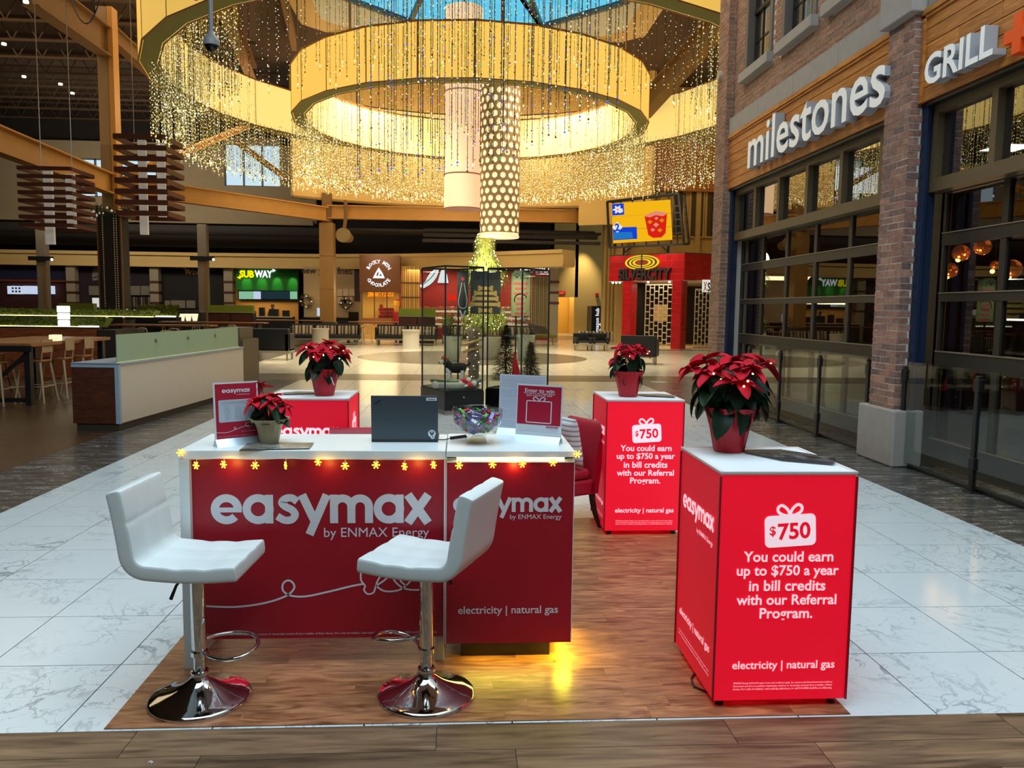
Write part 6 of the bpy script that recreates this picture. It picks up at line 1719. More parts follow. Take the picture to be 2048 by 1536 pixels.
# dark bulkhead with faint raised words
zb0 = aY(250, 500, 46).z
bk = MB().box(-34, 47.2, zb0 + .3, -8.0, 47.4, zc0).build('dark_bulkhead', M_duct, wb)
MB().cyl((-34, 45.5, zb0 + 1.1), (-6, 45.5, zb0 + 1.1), .28, n=16).build('air_duct', M_duct, wb)
M_faint = mat('faint_raised_letter', (74, 66, 58), .7, var=.05)
for st, px, py, wd in (('of bread', 362, 461, 66), ('the experience', 555, 443, 90)):
    a = aY(px - wd / 2, py, 47.1); c = aY(px + wd / 2, py, 47.1)
    text(wb, st, Frame(((a.x + c.x) / 2, 47.18, (a.z + c.z) / 2), (1, 0, 0), (0, 0, 1)), 0, 0, width=c.x - a.x, m=M_faint)
wl_ = setting('wall_left', (-34, 30, 0)); MB().box(-34.3, -9, 0, -34, 48.3, 14.2).build('side_wall', MATS['dark_rear_wall'], wl_)

# curved cream soffit band over the shop row (a polyline in plan)
SP = [(-34, 46.4), (-14, 46.2), (-8, 45.6), (-3.5, 44.3), (.5, 42.2), (4.9, 38.9)]
def band(name, z0, z1, off, th, m, par, s0=0):
    for i in range(s0, len(SP) - 1):
        a, c = Vector((*SP[i], 0)), Vector((*SP[i + 1], 0)); d = (c - a).normalized(); n_ = Vector((d.y, -d.x, 0))
        A_, C_ = a + n_ * off, c + n_ * off
        MB().hexa([A_ + Vector((0, 0, z0)), C_ + Vector((0, 0, z0)), C_ - n_ * th + Vector((0, 0, z0)), A_ - n_ * th + Vector((0, 0, z0)), A_ + Vector((0, 0, z1)), C_ + Vector((0, 0, z1)), C_ - n_ * th + Vector((0, 0, z1)), A_ - n_ * th + Vector((0, 0, z1))]).build(name, m, par)
sf = setting('trim_1', (-10, 45, 4))
zs1, zs0 = 4.62, 3.86
band('soffit_face', zs0, zs1 - .18, 0, 1.2, M_creamw, sf); band('soffit_lip', zs1 - .18, zs1, .12, 1.3, M_creamw, sf); band('soffit_foot', zs0 - .06, zs0 + .02, .06, 1.2, M_creamw, sf)

# ------------------------------------------------------------------ food court shops
def shopwall(name, label, px0, px1, Y, m, ztop=3.84):
    a, c = aY(px0, 560, Y), aY(px1, 560, Y); t = thing(name, label, 'shop', ((a.x + c.x) / 2, Y, 0))
    MB().box(a.x, Y, 0, c.x, Y + .15, ztop).build('back_wall', m, t)
    return t, a.x, c.x
def counter(t, x0, x1, Y, m, mt, h=1.05):
    MB().box(x0 + .1, Y - 1.1, 0, x1 - .1, Y - .5, h).build('service_counter', m, t); MB().box(x0 + .1, Y - 1.15, h, x1 - .1, Y - .45, h + .06).build('counter_top', mt, t)
def pframe(px, py, Y, lift=.002): q = aY(px, py, Y); return Frame(q, (1, 0, 0), (0, 0, 1), lift)
def ptext(t, st, px0, px1, py, Y, m, **k):
    a, c = aY(px0, py, Y), aY(px1, py, Y); return text(t, st, Frame(((a.x + c.x) / 2, Y, (a.z + c.z) / 2), (1, 0, 0), (0, 0, 1)), 0, 0, width=c.x - a.x, m=m, **k)
def pbox2(t, name, px0, py0, px1, py1, Y, m, th=.06):
    a, c = aY(px0, py1, Y), aY(px1, py0, Y); return MB().box(a.x, Y, a.z, c.x, Y + th, c.z).build(name, m, t)
YS = 46.9
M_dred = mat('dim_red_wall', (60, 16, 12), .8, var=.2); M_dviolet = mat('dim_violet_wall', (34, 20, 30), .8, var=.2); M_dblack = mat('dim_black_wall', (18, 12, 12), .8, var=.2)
M_scr = [glow('menu_screen_%d' % i, c, e) for i, (c, e) in enumerate((((200, 214, 240), .9), ((150, 210, 170), .75), ((36, 58, 66), .7), ((230, 230, 225), .8)))]
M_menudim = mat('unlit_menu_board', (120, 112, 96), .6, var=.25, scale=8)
M_pilaster = mat('striped_pilaster', (150, 138, 116), .7, var=.08)
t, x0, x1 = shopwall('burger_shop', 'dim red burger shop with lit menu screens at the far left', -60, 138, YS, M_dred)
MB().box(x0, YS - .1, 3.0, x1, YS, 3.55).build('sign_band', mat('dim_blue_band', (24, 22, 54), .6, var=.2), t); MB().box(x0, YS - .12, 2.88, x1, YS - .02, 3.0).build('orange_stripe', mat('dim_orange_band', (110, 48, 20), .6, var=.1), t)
for i, (a, c) in enumerate(((15, 22), (23, 46), (47, 79), (92, 109))): pbox2(t, 'menu_screen', a, 572, c, 588, YS - .2, M_scr[0])
b = MB(); F = pframe(33, 580, YS - .22, .004)
for k in range(6): fill(b, F, arc(-.2 + .18 * (k % 3), .1 - .18 * (k // 3), .06, 0, 340, 10))
b.build('menu_picture', mat('menu_picture', (70, 50, 40), .6, var=.3), t); ptext(t, 'LITE', 98, 112, 558, YS - .05, M_faint)
counter(t, x0, x1, YS, mat('dim_counter', (70, 62, 54), .6, var=.2), M_steel)
def pilaster(px, lab, Y=YS):
    a = aY(px, 560, Y - .2); t = thing('striped_pilaster', lab, 'column', (a.x, Y - .3, 0))
    MB().box(a.x - .24, Y - .5, 0, a.x + .24, Y - .05, 3.84).build('shaft', M_pilaster, t)
    for py in (564, 585, 606): z = aY(px, py, Y - .5).z; MB().box(a.x - .27, Y - .53, z - .06, a.x + .27, Y - .04, z + .06).build('dark_band', M_walnut, t)
pilaster(146, 'banded pilaster left of the bell sign shop')
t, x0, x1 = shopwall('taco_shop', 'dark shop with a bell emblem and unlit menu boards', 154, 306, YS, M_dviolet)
F = pframe(196, 546, YS - .02, .01); b = MB()
bell = spline([(-.34, -.30), (-.30, .0), (-.22, .28), (.0, .42), (.22, .28), (.36, .02), (.55, -.22)], 5)
fill(b, F, bell + [(.52, -.30), (-.3, -.44)]); b.build('bell_emblem', mat('pale_bell', (120, 112, 104), .6, var=.1), t)
b = MB(); F.lift += .01; ribbon(b, F, spline([(-.34, -.30), (-.1, -.22), (.2, -.12), (.5, -.22)], 5), .05); fill(b, F, arc(.05, -.30, .07, 0, 340, 12)); b.build('bell_lines', M_dblack, t)
for k in range(5): pbox2(t, 'menu_board', 178 + k * 26, 572, 202 + k * 26, 590, YS - .15, M_menudim)
pbox2(t, 'lit_fridge', 185, 596, 208, 616, YS - .3, M_scr[3])
for k in range(9): pbox2(t, 'wall_stripe', 262 + k * 5, 594, 264.5 + k * 5, 620, YS - .1, [M_dred, M_menudim, MATS['dim_counter']][k % 3], .04)
counter(t, x0, x1, YS, MATS['dim_counter'], M_steel)
pilaster(312, 'banded pilaster between the bell sign shop and the wok shop')
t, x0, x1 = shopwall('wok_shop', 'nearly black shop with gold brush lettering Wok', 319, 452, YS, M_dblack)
ptext(t, 'Wok', 370, 402, 544, YS - .05, mat('dim_gold_letter', (150, 116, 52), .5, emit=.08, var=.05), off=.01, shear=.25)
b = MB(); F = pframe(368, 540, YS - .05, .01); ribbon(b, F, spline([(-.4, .12), (-.1, .14), (.15, .02), (.25, -.2)], 5), .06); b.build('brush_stroke', MATS['dim_gold_letter'], t)
for a, c in ((330, 340), (342, 370), (373, 390)): pbox2(t, 'small_poster', a, 601, c, 616, YS - .6, M_menudim)
counter(t, x0, x1, YS, M_dblack, M_steel)
pilaster(459, 'banded pilaster left of the green sandwich shop')
# the green sandwich shop
M_green = mat('bright_green_wall', (0, 118, 10), .6, var=.05)
t, x0, x1 = shopwall('sandwich_shop', 'bright green sandwich shop front with yellow and white lit letters', 468, 596, YS, mat('warm_kitchen_wall', (206, 150, 66), .7, var=.1))
pbox2(t, 'green_sign_wall', 472, 534, 595, 580, YS - .25, M_green, .1)
M_yl = glow('yellow_letter_glow', (255, 232, 0), 1.15); M_wl = glow('white_letter_glow', (244, 248, 255), 1.15)
ptext(t, 'SUB', 479, 508, 548, YS - .34, M_yl, off=.05, height=.42); ptext(t, 'WAY', 509, 545, 548, YS - .34, M_wl, off=.05, height=.42)
for px, sg, m in ((481, -1, M_yl), (545, 1, M_wl)):
    b = MB(); F = pframe(px, 548 + (7 if sg < 0 else -7), YS - .36, .01); fill(b, F, [(sg * .0, .11), (sg * .2, .0), (sg * .0, -.11)]); b.build('arrow_tip', m, t)
for i, m in enumerate((1, 1, 0, 2, 2, 2, 2, 1)): pbox2(t, 'menu_screen', 478 + i * 14.6, 583, 491.8 + i * 14.6, 598, YS - .3, M_scr[m])
pbox2(t, 'screen_surround', 476, 581, 597, 600, YS - .22, M_black)
for k, px in enumerate((491, 522, 552, 584)):
    q = aY(px, 533, YS - .45); lamp('green_wall_spot', 'SPOT', (q.x, YS - .85, 3.74), 55, (.7, 1, .6), .03, (math.radians(38), 0, 0), spot=math.radians(40), blend=.8)
counter(t, x0, x1, YS, M_black, mat('pale_counter_top', (186, 170, 136), .5, var=.05))
q = aY(535, 608, YS - .8); lamp('kitchen_light', 'AREA', (q.x, YS - .9, 2.3), 30, (1, .78, .42), 2.4, (math.radians(-20), 0, 0), .5)
for px, py, h, w_, nm in ((524, 630, .5, .28, 'bread_oven'), (548, 632, .42, .5, 'bread_rack'), (572, 632, .35, .35, 'till'), (505, 634, .3, .3, 'till')):
    q = aY(px, py, YS - .8); MB().box(q.x - w_ / 2, YS - .95, 1.11, q.x + w_ / 2, YS - .6, 1.11 + h).build(nm, M_black, t, bevel=.02)
# person behind the sandwich counter
def person(x, Y, z, label):
    t = thing('person', label, 'person', (x, Y, z))
    M_skin = mat('skin', (150, 104, 78), .6, var=.05); M_dark = mat('dark_uniform', (24, 24, 26), .8, var=.15)
    me = bpy.data.meshes.new('body'); o = bpy.data.objects.new('body', me)
    V = [(0, 0, .95), (0, 0, 1.18), (0, -.01, 1.38), (0, 0, 1.48), (0, -.02, 1.60), (0, -.02, 1.72), (-.19, 0, 1.40), (-.24, -.08, 1.16), (-.14, -.27, 1.10), (.19, 0, 1.40), (.24, -.08, 1.16), (.14, -.27, 1.10), (-.10, 0, .9), (-.10, 0, .48), (-.10, 0, .05), (.10, 0, .9), (.10, 0, .48), (.10, 0, .05)]
    E_ = [(0, 1), (1, 2), (2, 3), (3, 4), (4, 5), (2, 6), (6, 7), (7, 8), (2, 9), (9, 10), (10, 11), (0, 12), (12, 13), (13, 14), (0, 15), (15, 16), (16, 17)]
    Rr = [.16, .15, .17, .065, .10, .085, .075, .05, .04, .075, .05, .04, .10, .07, .05, .10, .07, .05]
    me.from_pydata(V, E_, []); o.parent = t; COL.objects.link(o); CH.setdefault(t.name, []).append(o)
    sk = o.modifiers.new('skin', 'SKIN'); me.skin_vertices.new() if not me.skin_vertices else None
    for i, r in enumerate(Rr): me.skin_vertices[0].data[i].radius = (r, r * .8)
    me.skin_vertices[0].data[0].use_root = True
    su = o.modifiers.new('sub', 'SUBSURF'); su.levels = su.render_levels = 1
    me.materials.append(M_dark)
    MB().sphere((0, -.03, 1.655), .098, 14, 12, 1.2).build('face', M_skin, t, local=True, smooth=80)
    b = MB(); b.lathe([(.0, .11), (.07, .10), (.105, .04), (.108, .0)], 18, (0, -.02, 1.69)); b.prism([(-.08, -.10, 1.70), (.08, -.10, 1.70), (.05, -.19, 1.695), (-.05, -.19, 1.695)], (0, 0, .012)); b.build('cap', M_dark, t, local=True, smooth=50)
    return t
q = aY(546, 620, YS - .35); person(q.x, YS - .42, 0, 'person in dark cap and uniform working behind the sandwich counter')
# fries shop on the turned part of the row
YF = 45.2
M_fwall = mat('cream_stone_wall', (176, 150, 108), .7, var=.12, scale=1.5)
t, x0, x1 = shopwall('fries_shop', 'cream fries shop with dark serif lettering behind the square column', 607, 722, YF, M_fwall, 3.9)
M_fl = mat('dark_brown_letter', (46, 30, 20), .6, var=.05)
ptext(t, 'new york fries', 603, 704, 543, YF - .05, M_fl, off=.008, height=.48)
for r in range(2):
    for k in range(3 - r): pbox2(t, 'menu_board', 674 + k * 12 + r * 2, 578 + r * 16, 685 + k * 12 + r * 8, 592 + r * 15, YF - .1, mat('menu_board', (196, 170, 140), .6, var=.25, scale=8) if 'menu_board' not in MATS else MATS['menu_board'])
counter(t, x0, x1, YF, M_dblack, M_black)
pbox2(t, 'lit_fridge', 634, 616, 646, 632, YF - .9, M_scr[0]); pbox2(t, 'till_screen', 697, 624, 717, 640, YF - 1.2, M_blackgl)
pbox2(t, 'violet_panel', 709, 533, 719, 602, YF - .06, mat('violet_panel', (56, 28, 34), .6, var=.1))
def wreath(t_lab, px, py, Y, r):
    c = aY(px, py, Y); g = thing('holiday_wreath', t_lab, 'wreath', c); R = random.Random(px); b = MB()
    for k in range(260):
        a = R.uniform(0, 2 * PI); rr = r * R.uniform(.45, 1.0); p = c + Vector((rr * math.cos(a), R.uniform(-.08, 0), rr * math.sin(a))); s = Vector((R.uniform(-1, 1), 0, R.uniform(-1, 1))) * .03
        b.add([p - s, p + s, p + Vector((R.uniform(-1, 1), -.5, R.uniform(-1, 1))) * .1], [(0, 1, 2)])
    b.build('greenery', M_fir, g)
    for k in range(8): MB().sphere(c + Vector((r * .7 * math.cos(k * .785), -.1, r * .7 * math.sin(k * .785))), .05, 8, 6).build('bauble', [MATS['pale_bauble'], M_signred][k % 2], g)
wreath('dark wreath with pale and red baubles on the fries shop pillar', 613, 603, YF - .1, .42)
wreath('dark garland of baubles under the fries shop menu', 692, 606, YF - .12, .36)
lamp('fries_light', 'AREA', (aY(660, 560, YF).x, YF - 1.4, 3.6), 30, (1, .76, .42), 3, (math.radians(-25), 0, 0), .5)
# chocolate shop
YR = 43.6
t, x0, x1 = shopwall('chocolate_shop', 'brown fronted chocolate shop with round lit emblem above its glass window', 722, 800, YR, mat('warm_lit_wall', (232, 176, 84), .7, emit=.10, var=.1), 2.9)
a, c = aY(719, 584, YR - .5), aY(800, 511, YR - .5); MB().box(a.x, YR - .5, a.z, c.x, YR + .1, c.z).build('sign_box', mat('chocolate_front', (112, 66, 30), .5, var=.06), t)
F = Frame(((a.x + c.x) / 2 - .05, YR - .5, (a.z + c.z) / 2 + .02), (1, 0, 0), (0, 0, 1), .02)
M_wl2 = M_wl
def arctext(t, st, F, r, a0, a1, h, m, flip):
    for i, ch in enumerate(st):
        if ch == ' ': continue
        a = math.radians(a0 + (a1 - a0) * i / (len(st) - 1)); u = Vector((math.cos(a), math.sin(a))); tg = Vector((-u.y, u.x)) * (1 if flip else -1)
        G = Frame(F.p(u.x * r, u.y * r) - F.n * F.lift, F.u * tg.x + F.v * tg.y, (F.u * u.x + F.v * u.y) * (-1 if flip else 1), F.lift)
        text(t, ch, G, 0, 0, height=h, m=m, off=.03, res=1)
arctext(t, 'ROCKY MTN', F, .62, 150, 30, .2, M_wl2, False); arctext(t, 'CHOCOLATE', F, .62, 214, 326, .2, M_wl2, True)
b = MB(); fill(b, F, [(-.32, -.26), (.32, -.26), (.2, .02), (.0, .32), (-.16, .05)]); b.build('mountain_mark', M_wl, t)
b = MB(); F.lift += .01; fill(b, F, [(-.13, -.10), (-.03, .12), (.0, -.02), (-.07, -.16)]); fill(b, F, [(.02, -.14), (.10, .0), (.16, -.14)]); b.build('mountain_shadow', MATS['chocolate_front'], t)
for k in range(3): pbox2(t, 'window_pane', 724 + k * 25, 586, 748 + k * 25, 640, YR - .4, M_glasscase, .01)
for k in range(4): pbox2(t, 'window_bar', 723 + k * 25, 584, 724.6 + k * 25, 650, YR - .42, M_walnut, .05)
M_neon = glow('orange_neon', (255, 140, 20), 1.6); M_amberp = mat('amber_plaque', (214, 150, 40), .5, var=.1); M_gift = mat('red_gift_pile', (150, 18, 22), .5, var=.3, scale=12)
text(t, 'FUDGE & CARAMEL', Frame(aY(761, 577.5, YR - .2) + Vector((0, 0, -.3)), (1, 0, 0), (0, 0, 1)), 0, 0, width=1.4, height=.26, m=M_neon, mirror=True, off=.03)
b = MB(); F = pframe(774, 591, YR - .3)
for k in range(4): ribbon(b, F, arc(-.35 + .22 * k, 0, .09, 0, 345, 12), .03)
b.build('ring_signs', M_amberp, t)
for i in range(16):
    px = 757 + (i % 5) * 6.2 + (i // 5 % 2) * 2; py = 636 - (i // 5) * 7; pbox2(t, 'gift_box', px, py - 6, px + 5.6, py, YR - .3, M_gift, .2)
pbox2(t, 'wood_ledge', 722, 637, 800, 648, YR - .45, M_tablewood, .2); pbox2(t, 'tilted_box', 792, 598, 798, 612, YR - .5, M_signred, .1)
fg = thing('nutcracker_figure', 'tan and red nutcracker figure standing at the chocolate shop corner', 'figure', (aY(793, 650, YR - .6).x, YR - .6, 0)); q = fg.location
MB().lathe([(.16, 0), (.16, .5), (.13, .55), (.15, .62), (.2, 1.1), (.16, 1.45), (.1, 1.5)], 16, (q.x, q.y, 0)).build('body', M_gift, fg, smooth=40); MB().lathe([(.1, 1.5), (.13, 1.6), (.12, 1.75), (.15, 1.78), (.15, 2.05), (0, 2.06)], 16, (q.x, q.y, 0)).build('head_and_hat', M_amberp, fg, smooth=40)
lamp('chocolate_shop_light', 'AREA', (aY(760, 600, YR).x, YR - .9, 2.7), 50, (1, .76, .36), 2, (math.radians(-35), 0, 0), .5)
lamp('chocolate_sign_light', 'AREA', (aY(760, 600, YR).x, YR - 1.6, 4.6), 16, (1, .8, .5), 1.4, (math.radians(50), 0, 0), .3)
# bright red body care shop behind the display cases
YB_ = 42.4
t, x0, x1 = shopwall('beauty_shop', 'red walled shop with pale leaf emblem and lit shelves behind the glass cases', 800, 1112, YB_ + 1.6, mat('shop_red_wall', (150, 28, 26), .7, var=.06), 3.9)
M_blind = stripes('gold_fluted_screen', [(196, 146, 60), (150, 106, 40), (222, 176, 88), (140, 98, 40)], 4.5, 0, .5); M_fluted = stripes('grey_fluted_screen', [(150, 128, 96), (96, 80, 60), (168, 146, 110), (90, 76, 58)], 5, 0, .5)
pbox2(t, 'fluted_screen', 803, 533, 840, 620, YB_, M_blind, .1); pbox2(t, 'fluted_screen', 1062, 553, 1100, 672, YB_ - 1.0, M_fluted, .2)
for py in (565, 594): pbox2(t, 'screen_rail', 803, py, 840, py + 1.2, YB_ - .03, M_walnut, .03)
F = pframe(861, 553, YB_ + 1.4, .02); b = MB(); fill(b, F, spline([(-.62, -.52), (-.3, -.30), (-.15, .0), (.10, .30), (.42, .46), (.40, .15), (.25, -.15), (.0, -.42), (-.4, -.66)], 4)); b.build('leaf_emblem', M_wl, t)
b = MB(); F.lift += .01; ribbon(b, F, spline([(-.45, -.48), (.0, -.1), (.3, .3)], 5), .05); b.build('leaf_vein', mat('teal_line', (60, 110, 104), .6, var=.05), t)
F = pframe(886, 553, YB_ + 1.4, .02); b = MB(); fill(b, F, [(-.3, -.35), (.3, -.35), (.22, .1), (.05, .42), (-.12, .3)]); b.build('drop_emblem', M_wl, t)
M_shelf = [mat('bottle_%s' % n_, c_, .4, emit=e, var=.2, scale=20) for n_, c_, e in (('white', (226, 226, 236), .35), ('pink', (196, 120, 110), .2), ('amber', (170, 110, 60), .15), ('green', (120, 140, 80), .1))]
for r in range(7):
    py = 612 + r * 6.4
    pbox2(t, 'shelf', 826, py + 4.6, 1060, py + 5.6, YB_ + .8, M_trimwhite if r % 2 else M_tablewood, .3)
    b = MB(); b2 = [MB() for _ in M_shelf]
    R = random.Random(r)
    px = 828.0
    while px < 1058:
        w_ = R.uniform(1.6, 3.2); a, c = aY(px, py + 4.6, YB_ + .85), aY(px + w_, py + R.uniform(0, 2.5), YB_ + .85); k = R.choice((0, 0, 1, 2, 3, 1))
        b2[k].box(a.x, YB_ + .85, a.z, c.x, YB_ + 1.0, c.z); px += w_ + R.uniform(.3, 1.8)
    for bb, m in zip(b2, M_shelf):
        if bb.v: o = bb.build('bottles', m, t); o['kind'] = 'stuff'
pbox2(t, 'red_lit_box', 897, 590, 912, 600, YB_ + .7, glow('red_box_glow', (255, 40, 20), 1.0), .2)
ptext(t, 'CHOCOLATE', 1040, 1116, 540, YB_ - .2, M_wl, off=.03); q = aY(1041, 531, YB_ - .2); b = MB(); F = Frame(q, (1, 0, 0), (0, 0, 1)); fill(b, F, [(-.09, -.12), (.09, -.12), (.0, .12)]); b.build('sign_mark', M_wl, t)
lamp('beauty_shop_light', 'AREA', (aY(900, 600, YB_).x, YB_ + .2, 3.7), 120, (1, .84, .6), 4.5, (0, 0, 0), 1.2); lamp('beauty_shop_light', 'AREA', (aY(1040, 600, YB_).x, YB_ + .2, 3.7), 80, (1, .84, .6), 3.5, (0, 0, 0), 1.2)
pilaster(1107, 'banded pilaster at the right end of the red shop', YB_ - .6)

# cream drum bulkhead above the shop row, concentric with the plaza
bh = setting('trim_2', (0, 40, 9))
cb0 = Vector((.3, 28.0, 0))
def arcwall(name, r, a0, a1, z0, z1, m, par, n=18, th=.25):
    for i in range(n):
        A0, A1 = math.radians(a0 + (a1 - a0) * i / n), math.radians(a0 + (a1 - a0) * (i + 1) / n)
        p = [cb0 + Vector((rr * math.cos(a), rr * math.sin(a), 0)) for a, rr in ((A0, r), (A1, r), (A1, r + th), (A0, r + th))]
        MB().hexa([q + Vector((0, 0, z0)) for q in p] + [q + Vector((0, 0, z1)) for q in p]).build(name, m, par)
arcwall('bulkhead_panel', 13.9, 66, 127, 6.95, 13.05, M_cream, bh)
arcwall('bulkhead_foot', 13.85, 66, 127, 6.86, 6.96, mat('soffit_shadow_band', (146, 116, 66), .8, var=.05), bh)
arcwall('lower_bulkhead_panel', 13.6, 50, 66, 5.95, 13.05, M_cream, bh, 5)
M_brownw = mat('brown_upper_wall', (120, 84, 44), .8, var=.1, scale=1)
MB().box(-8, 44.5, 9.0, 12, 44.7, 14.2).build('upper_wall', M_brownw, wb)
for k in range(3): MB().box(-2, 40.5 - k * .1 + 1.0 * k, 5.0 + .35 * k, 7.0, 40.8 + k, 5.15 + .35 * k).build('black_service_rail', M_duct, wb)
MB().box(-6, 41.5, 5.6, 7.2, 44, 5.7).build('dark_void_ceiling', M_duct, wb)
# right end wall with corridor, exit sign and locker
we = setting('wall_end', (8, 54, 0))
xa = aY(1148, 668, 54).x
MB().box(xa, 54, 0, 14, 54.3, 9).build('end_wall', M_cream, we)
xb, xc = aY(1112, 668, 55).x, aY(1147, 668, 55).x
MB().box(xb - .1, 57.6, 0, xc + .2, 57.8, 4).build('corridor_wall', mat('bright_corridor_wall', (236, 190, 96), .8, var=.05), we)
MB().box(xb - 1.6, 54.0, 2.55, xc + .1, 54.3, 9).build('end_wall', M_cream, we); MB().box(xb - 1.6, 54, 0, xb - .1, 54.3, 2.6).build('end_wall', M_cream, we)
MB().box(xa + .02, 54.01, 0, xa + .1, 57.7, 3).build('corridor_side', MATS['bright_corridor_wall'], we)
lamp('corridor_light', 'AREA', ((xb + xc) / 2, 55.6, 3.2), 60, (1, .78, .36), 1.2, (0, 0, 0), 2.5)
ex = thing('exit_sign', 'small red lit exit sign above the corridor', 'sign', aY(1123, 586, 53.8)); q = ex.location
MB().box(q.x - .28, 53.88, q.z - .12, q.x + .28, 54.0, q.z + .12).build('sign_case', M_red_ := mat('red_sign_case', (150, 20, 14), .5, emit=.25, var=.05), ex)
text(ex, 'EXIT', Frame((q.x, 53.88, q.z), (1, 0, 0), (0, 0, 1)), 0, 0, width=.42, m=glow('exit_glow', (255, 70, 50), 1.6), off=.03)
q = aY(1195, 590, 53.7); fb = thing('fire_bell', 'small red fire alarm on the end wall above the parcel locker', 'alarm', q)
MB().box(q.x - .1, 53.75, q.z - .14, q.x + .1, 53.99, q.z + .14).build('alarm_body', M_signred, fb, bevel=.03); MB().cyl((q.x, 53.74, q.z), (q.x, 53.7, q.z), .07, n=12).build('alarm_horn', MATS['red_sign_case'], fb)
for x, zz, e in ((aY(1165, 560, 53.6).x, 4.2, 130),): lamp('wall_washer', 'SPOT', (x, 52.8, 6.8), e * 8, (1, .82, .48), .1, (math.radians(14), 0, 0), spot=math.radians(60), blend=.9)
# parcel locker
L0, L1, L2 = aY(1170, 672, 52.4), aY(1183, 672, 51.6), aY(1205, 672, 51.6)
pk = thing('parcel_locker', 'tall black parcel locker with white vertical lettering amazon hub', 'locker', (L1.x, 51.6, 0)); zt_ = aY(1190, 612, 51.6).z
MB().box(L1.x, 51.6, .05, L2.x, 53.6, zt_).build('cabinet', mat('black_locker', (26, 25, 24), .5, var=.1), pk, bevel=.02)
for r in range(9):
    for k in range(3): MB().box(L1.x - .02, 51.65 + k * .64, .15 + r * .2, L1.x, 52.25 + k * .64, .33 + r * .2).build('locker_door', mat('grey_locker_door', (82, 78, 70), .5, var=.08) if 'grey_locker_door' not in MATS else MATS['grey_locker_door'], pk)
G = Frame(((L1.x + L2.x) / 2, 51.6, zt_ / 2), (0, 0, 1), (-1, 0, 0), .01)
text(pk, 'amazon hub', G, .0, .02, width=zt_ * .86, m=M_wl, off=.01)
b = MB(); G.lift += .004; ribbon(b, G, spline([(-.62, -.16), (-.4, -.24), (-.2, -.17)], 6), .045); fill(b, G, [(-.2, -.10), (-.12, -.2), (-.27, -.2)]); b.build('smile_mark', M_wl, pk)
# fluted pilaster beside the cinema
fp_ = aY(1222, 690, 43.0); t = thing('fluted_pilaster', 'beige fluted pilaster between the parcel locker and the red cinema front', 'column', (fp_.x, 43.0, 0))
for k in range(5): MB().cyl((fp_.x - .42 + k * .2, 43.0, 0), (fp_.x - .42 + k * .2, 43.0, 9), .1, n=12).build('flute', M_creamw, t, smooth=40)
MB().box(fp_.x - .5, 43.02, 0, fp_.x + .5, 43.6, 9).build('core', M_creamw, t)
# ------------------------------------------------------------------ cinema entrance and its video wall
CL, CC, CRt = Vector((7.0, 37.9, 0)), Vector((9.83, 35.1, 0)), Vector((12.6, 36.2, 0))
zb_, zt_ = 3.08, 4.26
cn = thing('cinema_canopy', 'red tiled cinema canopy with dark letters and a gold oval emblem', 'canopy', (9, 37, zb_))
def tiled(t, a, c, z0, z1, nx, nz, depth, mt, name='red_tile'):
    d = (c - a).normalized(); n_ = Vector((d.y, -d.x, 0)); L = (c - a).length
    MB().hexa([a + Vector((0, 0, z0)), c + Vector((0, 0, z0)), c - n_ * depth + Vector((0, 0, z0)), a - n_ * depth + Vector((0, 0, z0)), a + Vector((0, 0, z1)), c + Vector((0, 0, z1)), c - n_ * depth + Vector((0, 0, z1)), a - n_ * depth + Vector((0, 0, z1))]).build('grout_bed', M_grout, t)
    for i in range(nx):
        for j in range(nz):
            s0, s1 = L * i / nx + .008, L * (i + 1) / nx - .008; q0, q1 = z0 + (z1 - z0) * j / nz + .008, z0 + (z1 - z0) * (j + 1) / nz - .008
            MB().prism([a + d * s0 + n_ * .012 + Vector((0, 0, q0)), a + d * s1 + n_ * .012 + Vector((0, 0, q0)), a + d * s1 + n_ * .012 + Vector((0, 0, q1)), a + d * s0 + n_ * .012 + Vector((0, 0, q1))], -n_ * .02).build(name, mt, t)
    return Frame(a + n_ * .02, d, (0, 0, 1), .002), L
FS, LS = tiled(cn, CL, CC, zb_, zt_, 13, 4, .6, M_redtile)
tiled(cn, CC, CRt, zb_, zt_, 9, 4, .6, M_redtile)
M_sd = mat('dark_channel_letter', (34, 32, 34), .45, var=.05); M_sds = mat('black_letter_side', (16, 15, 16), .5, var=.05)
text(cn, 'SILVERCITY', FS, LS * .50, zb_ + .30, width=LS * .70, height=.52, m=[M_sd, M_sds], off=.03, ext=.12)
for k, (rx, ry, m) in enumerate(((.92, .34, M_yg := glow('gold_oval_glow', (255, 206, 40), 1.0)), (.80, .285, M_sd), (.70, .25, M_yg), (.58, .205, M_sd), (.50, .175, M_yg), (.36, .125, mat('brown_oval', (120, 40, 20), .5, var=.05)))):
    b = MB(); fill(b, FS, arc(LS * .47, zb_ + .83, rx, 0, 355, 40, ry), .10 + .004 * k); b.build('oval_ring', m, cn)
b = MB(); b.prism([FS.p(LS * .47 - .03, zb_ + .83 - .36, .13), FS.p(LS * .47 + .03, zb_ + .83 - .36, .13), FS.p(LS * .47 + .03, zb_ + .83 + .36, .13), FS.p(LS * .47 - .03, zb_ + .83 + .36, .13)], -FS.n * .01); b.build('oval_split', M_sds, cn)
b = MB(); b.prism([CL + Vector((0, 0, zb_ - .03)), CC + Vector((0, 0, zb_ - .03)), CRt + Vector((0, 0, zb_ - .03)), CRt + Vector((.5, 3.5, zb_ - .03)), CL + Vector((1.5, 2.5, zb_ - .03))], (0, 0, .05)); b.build('canopy_soffit', mat('pale_soffit', (206, 196, 176), .7, var=.04), cn)
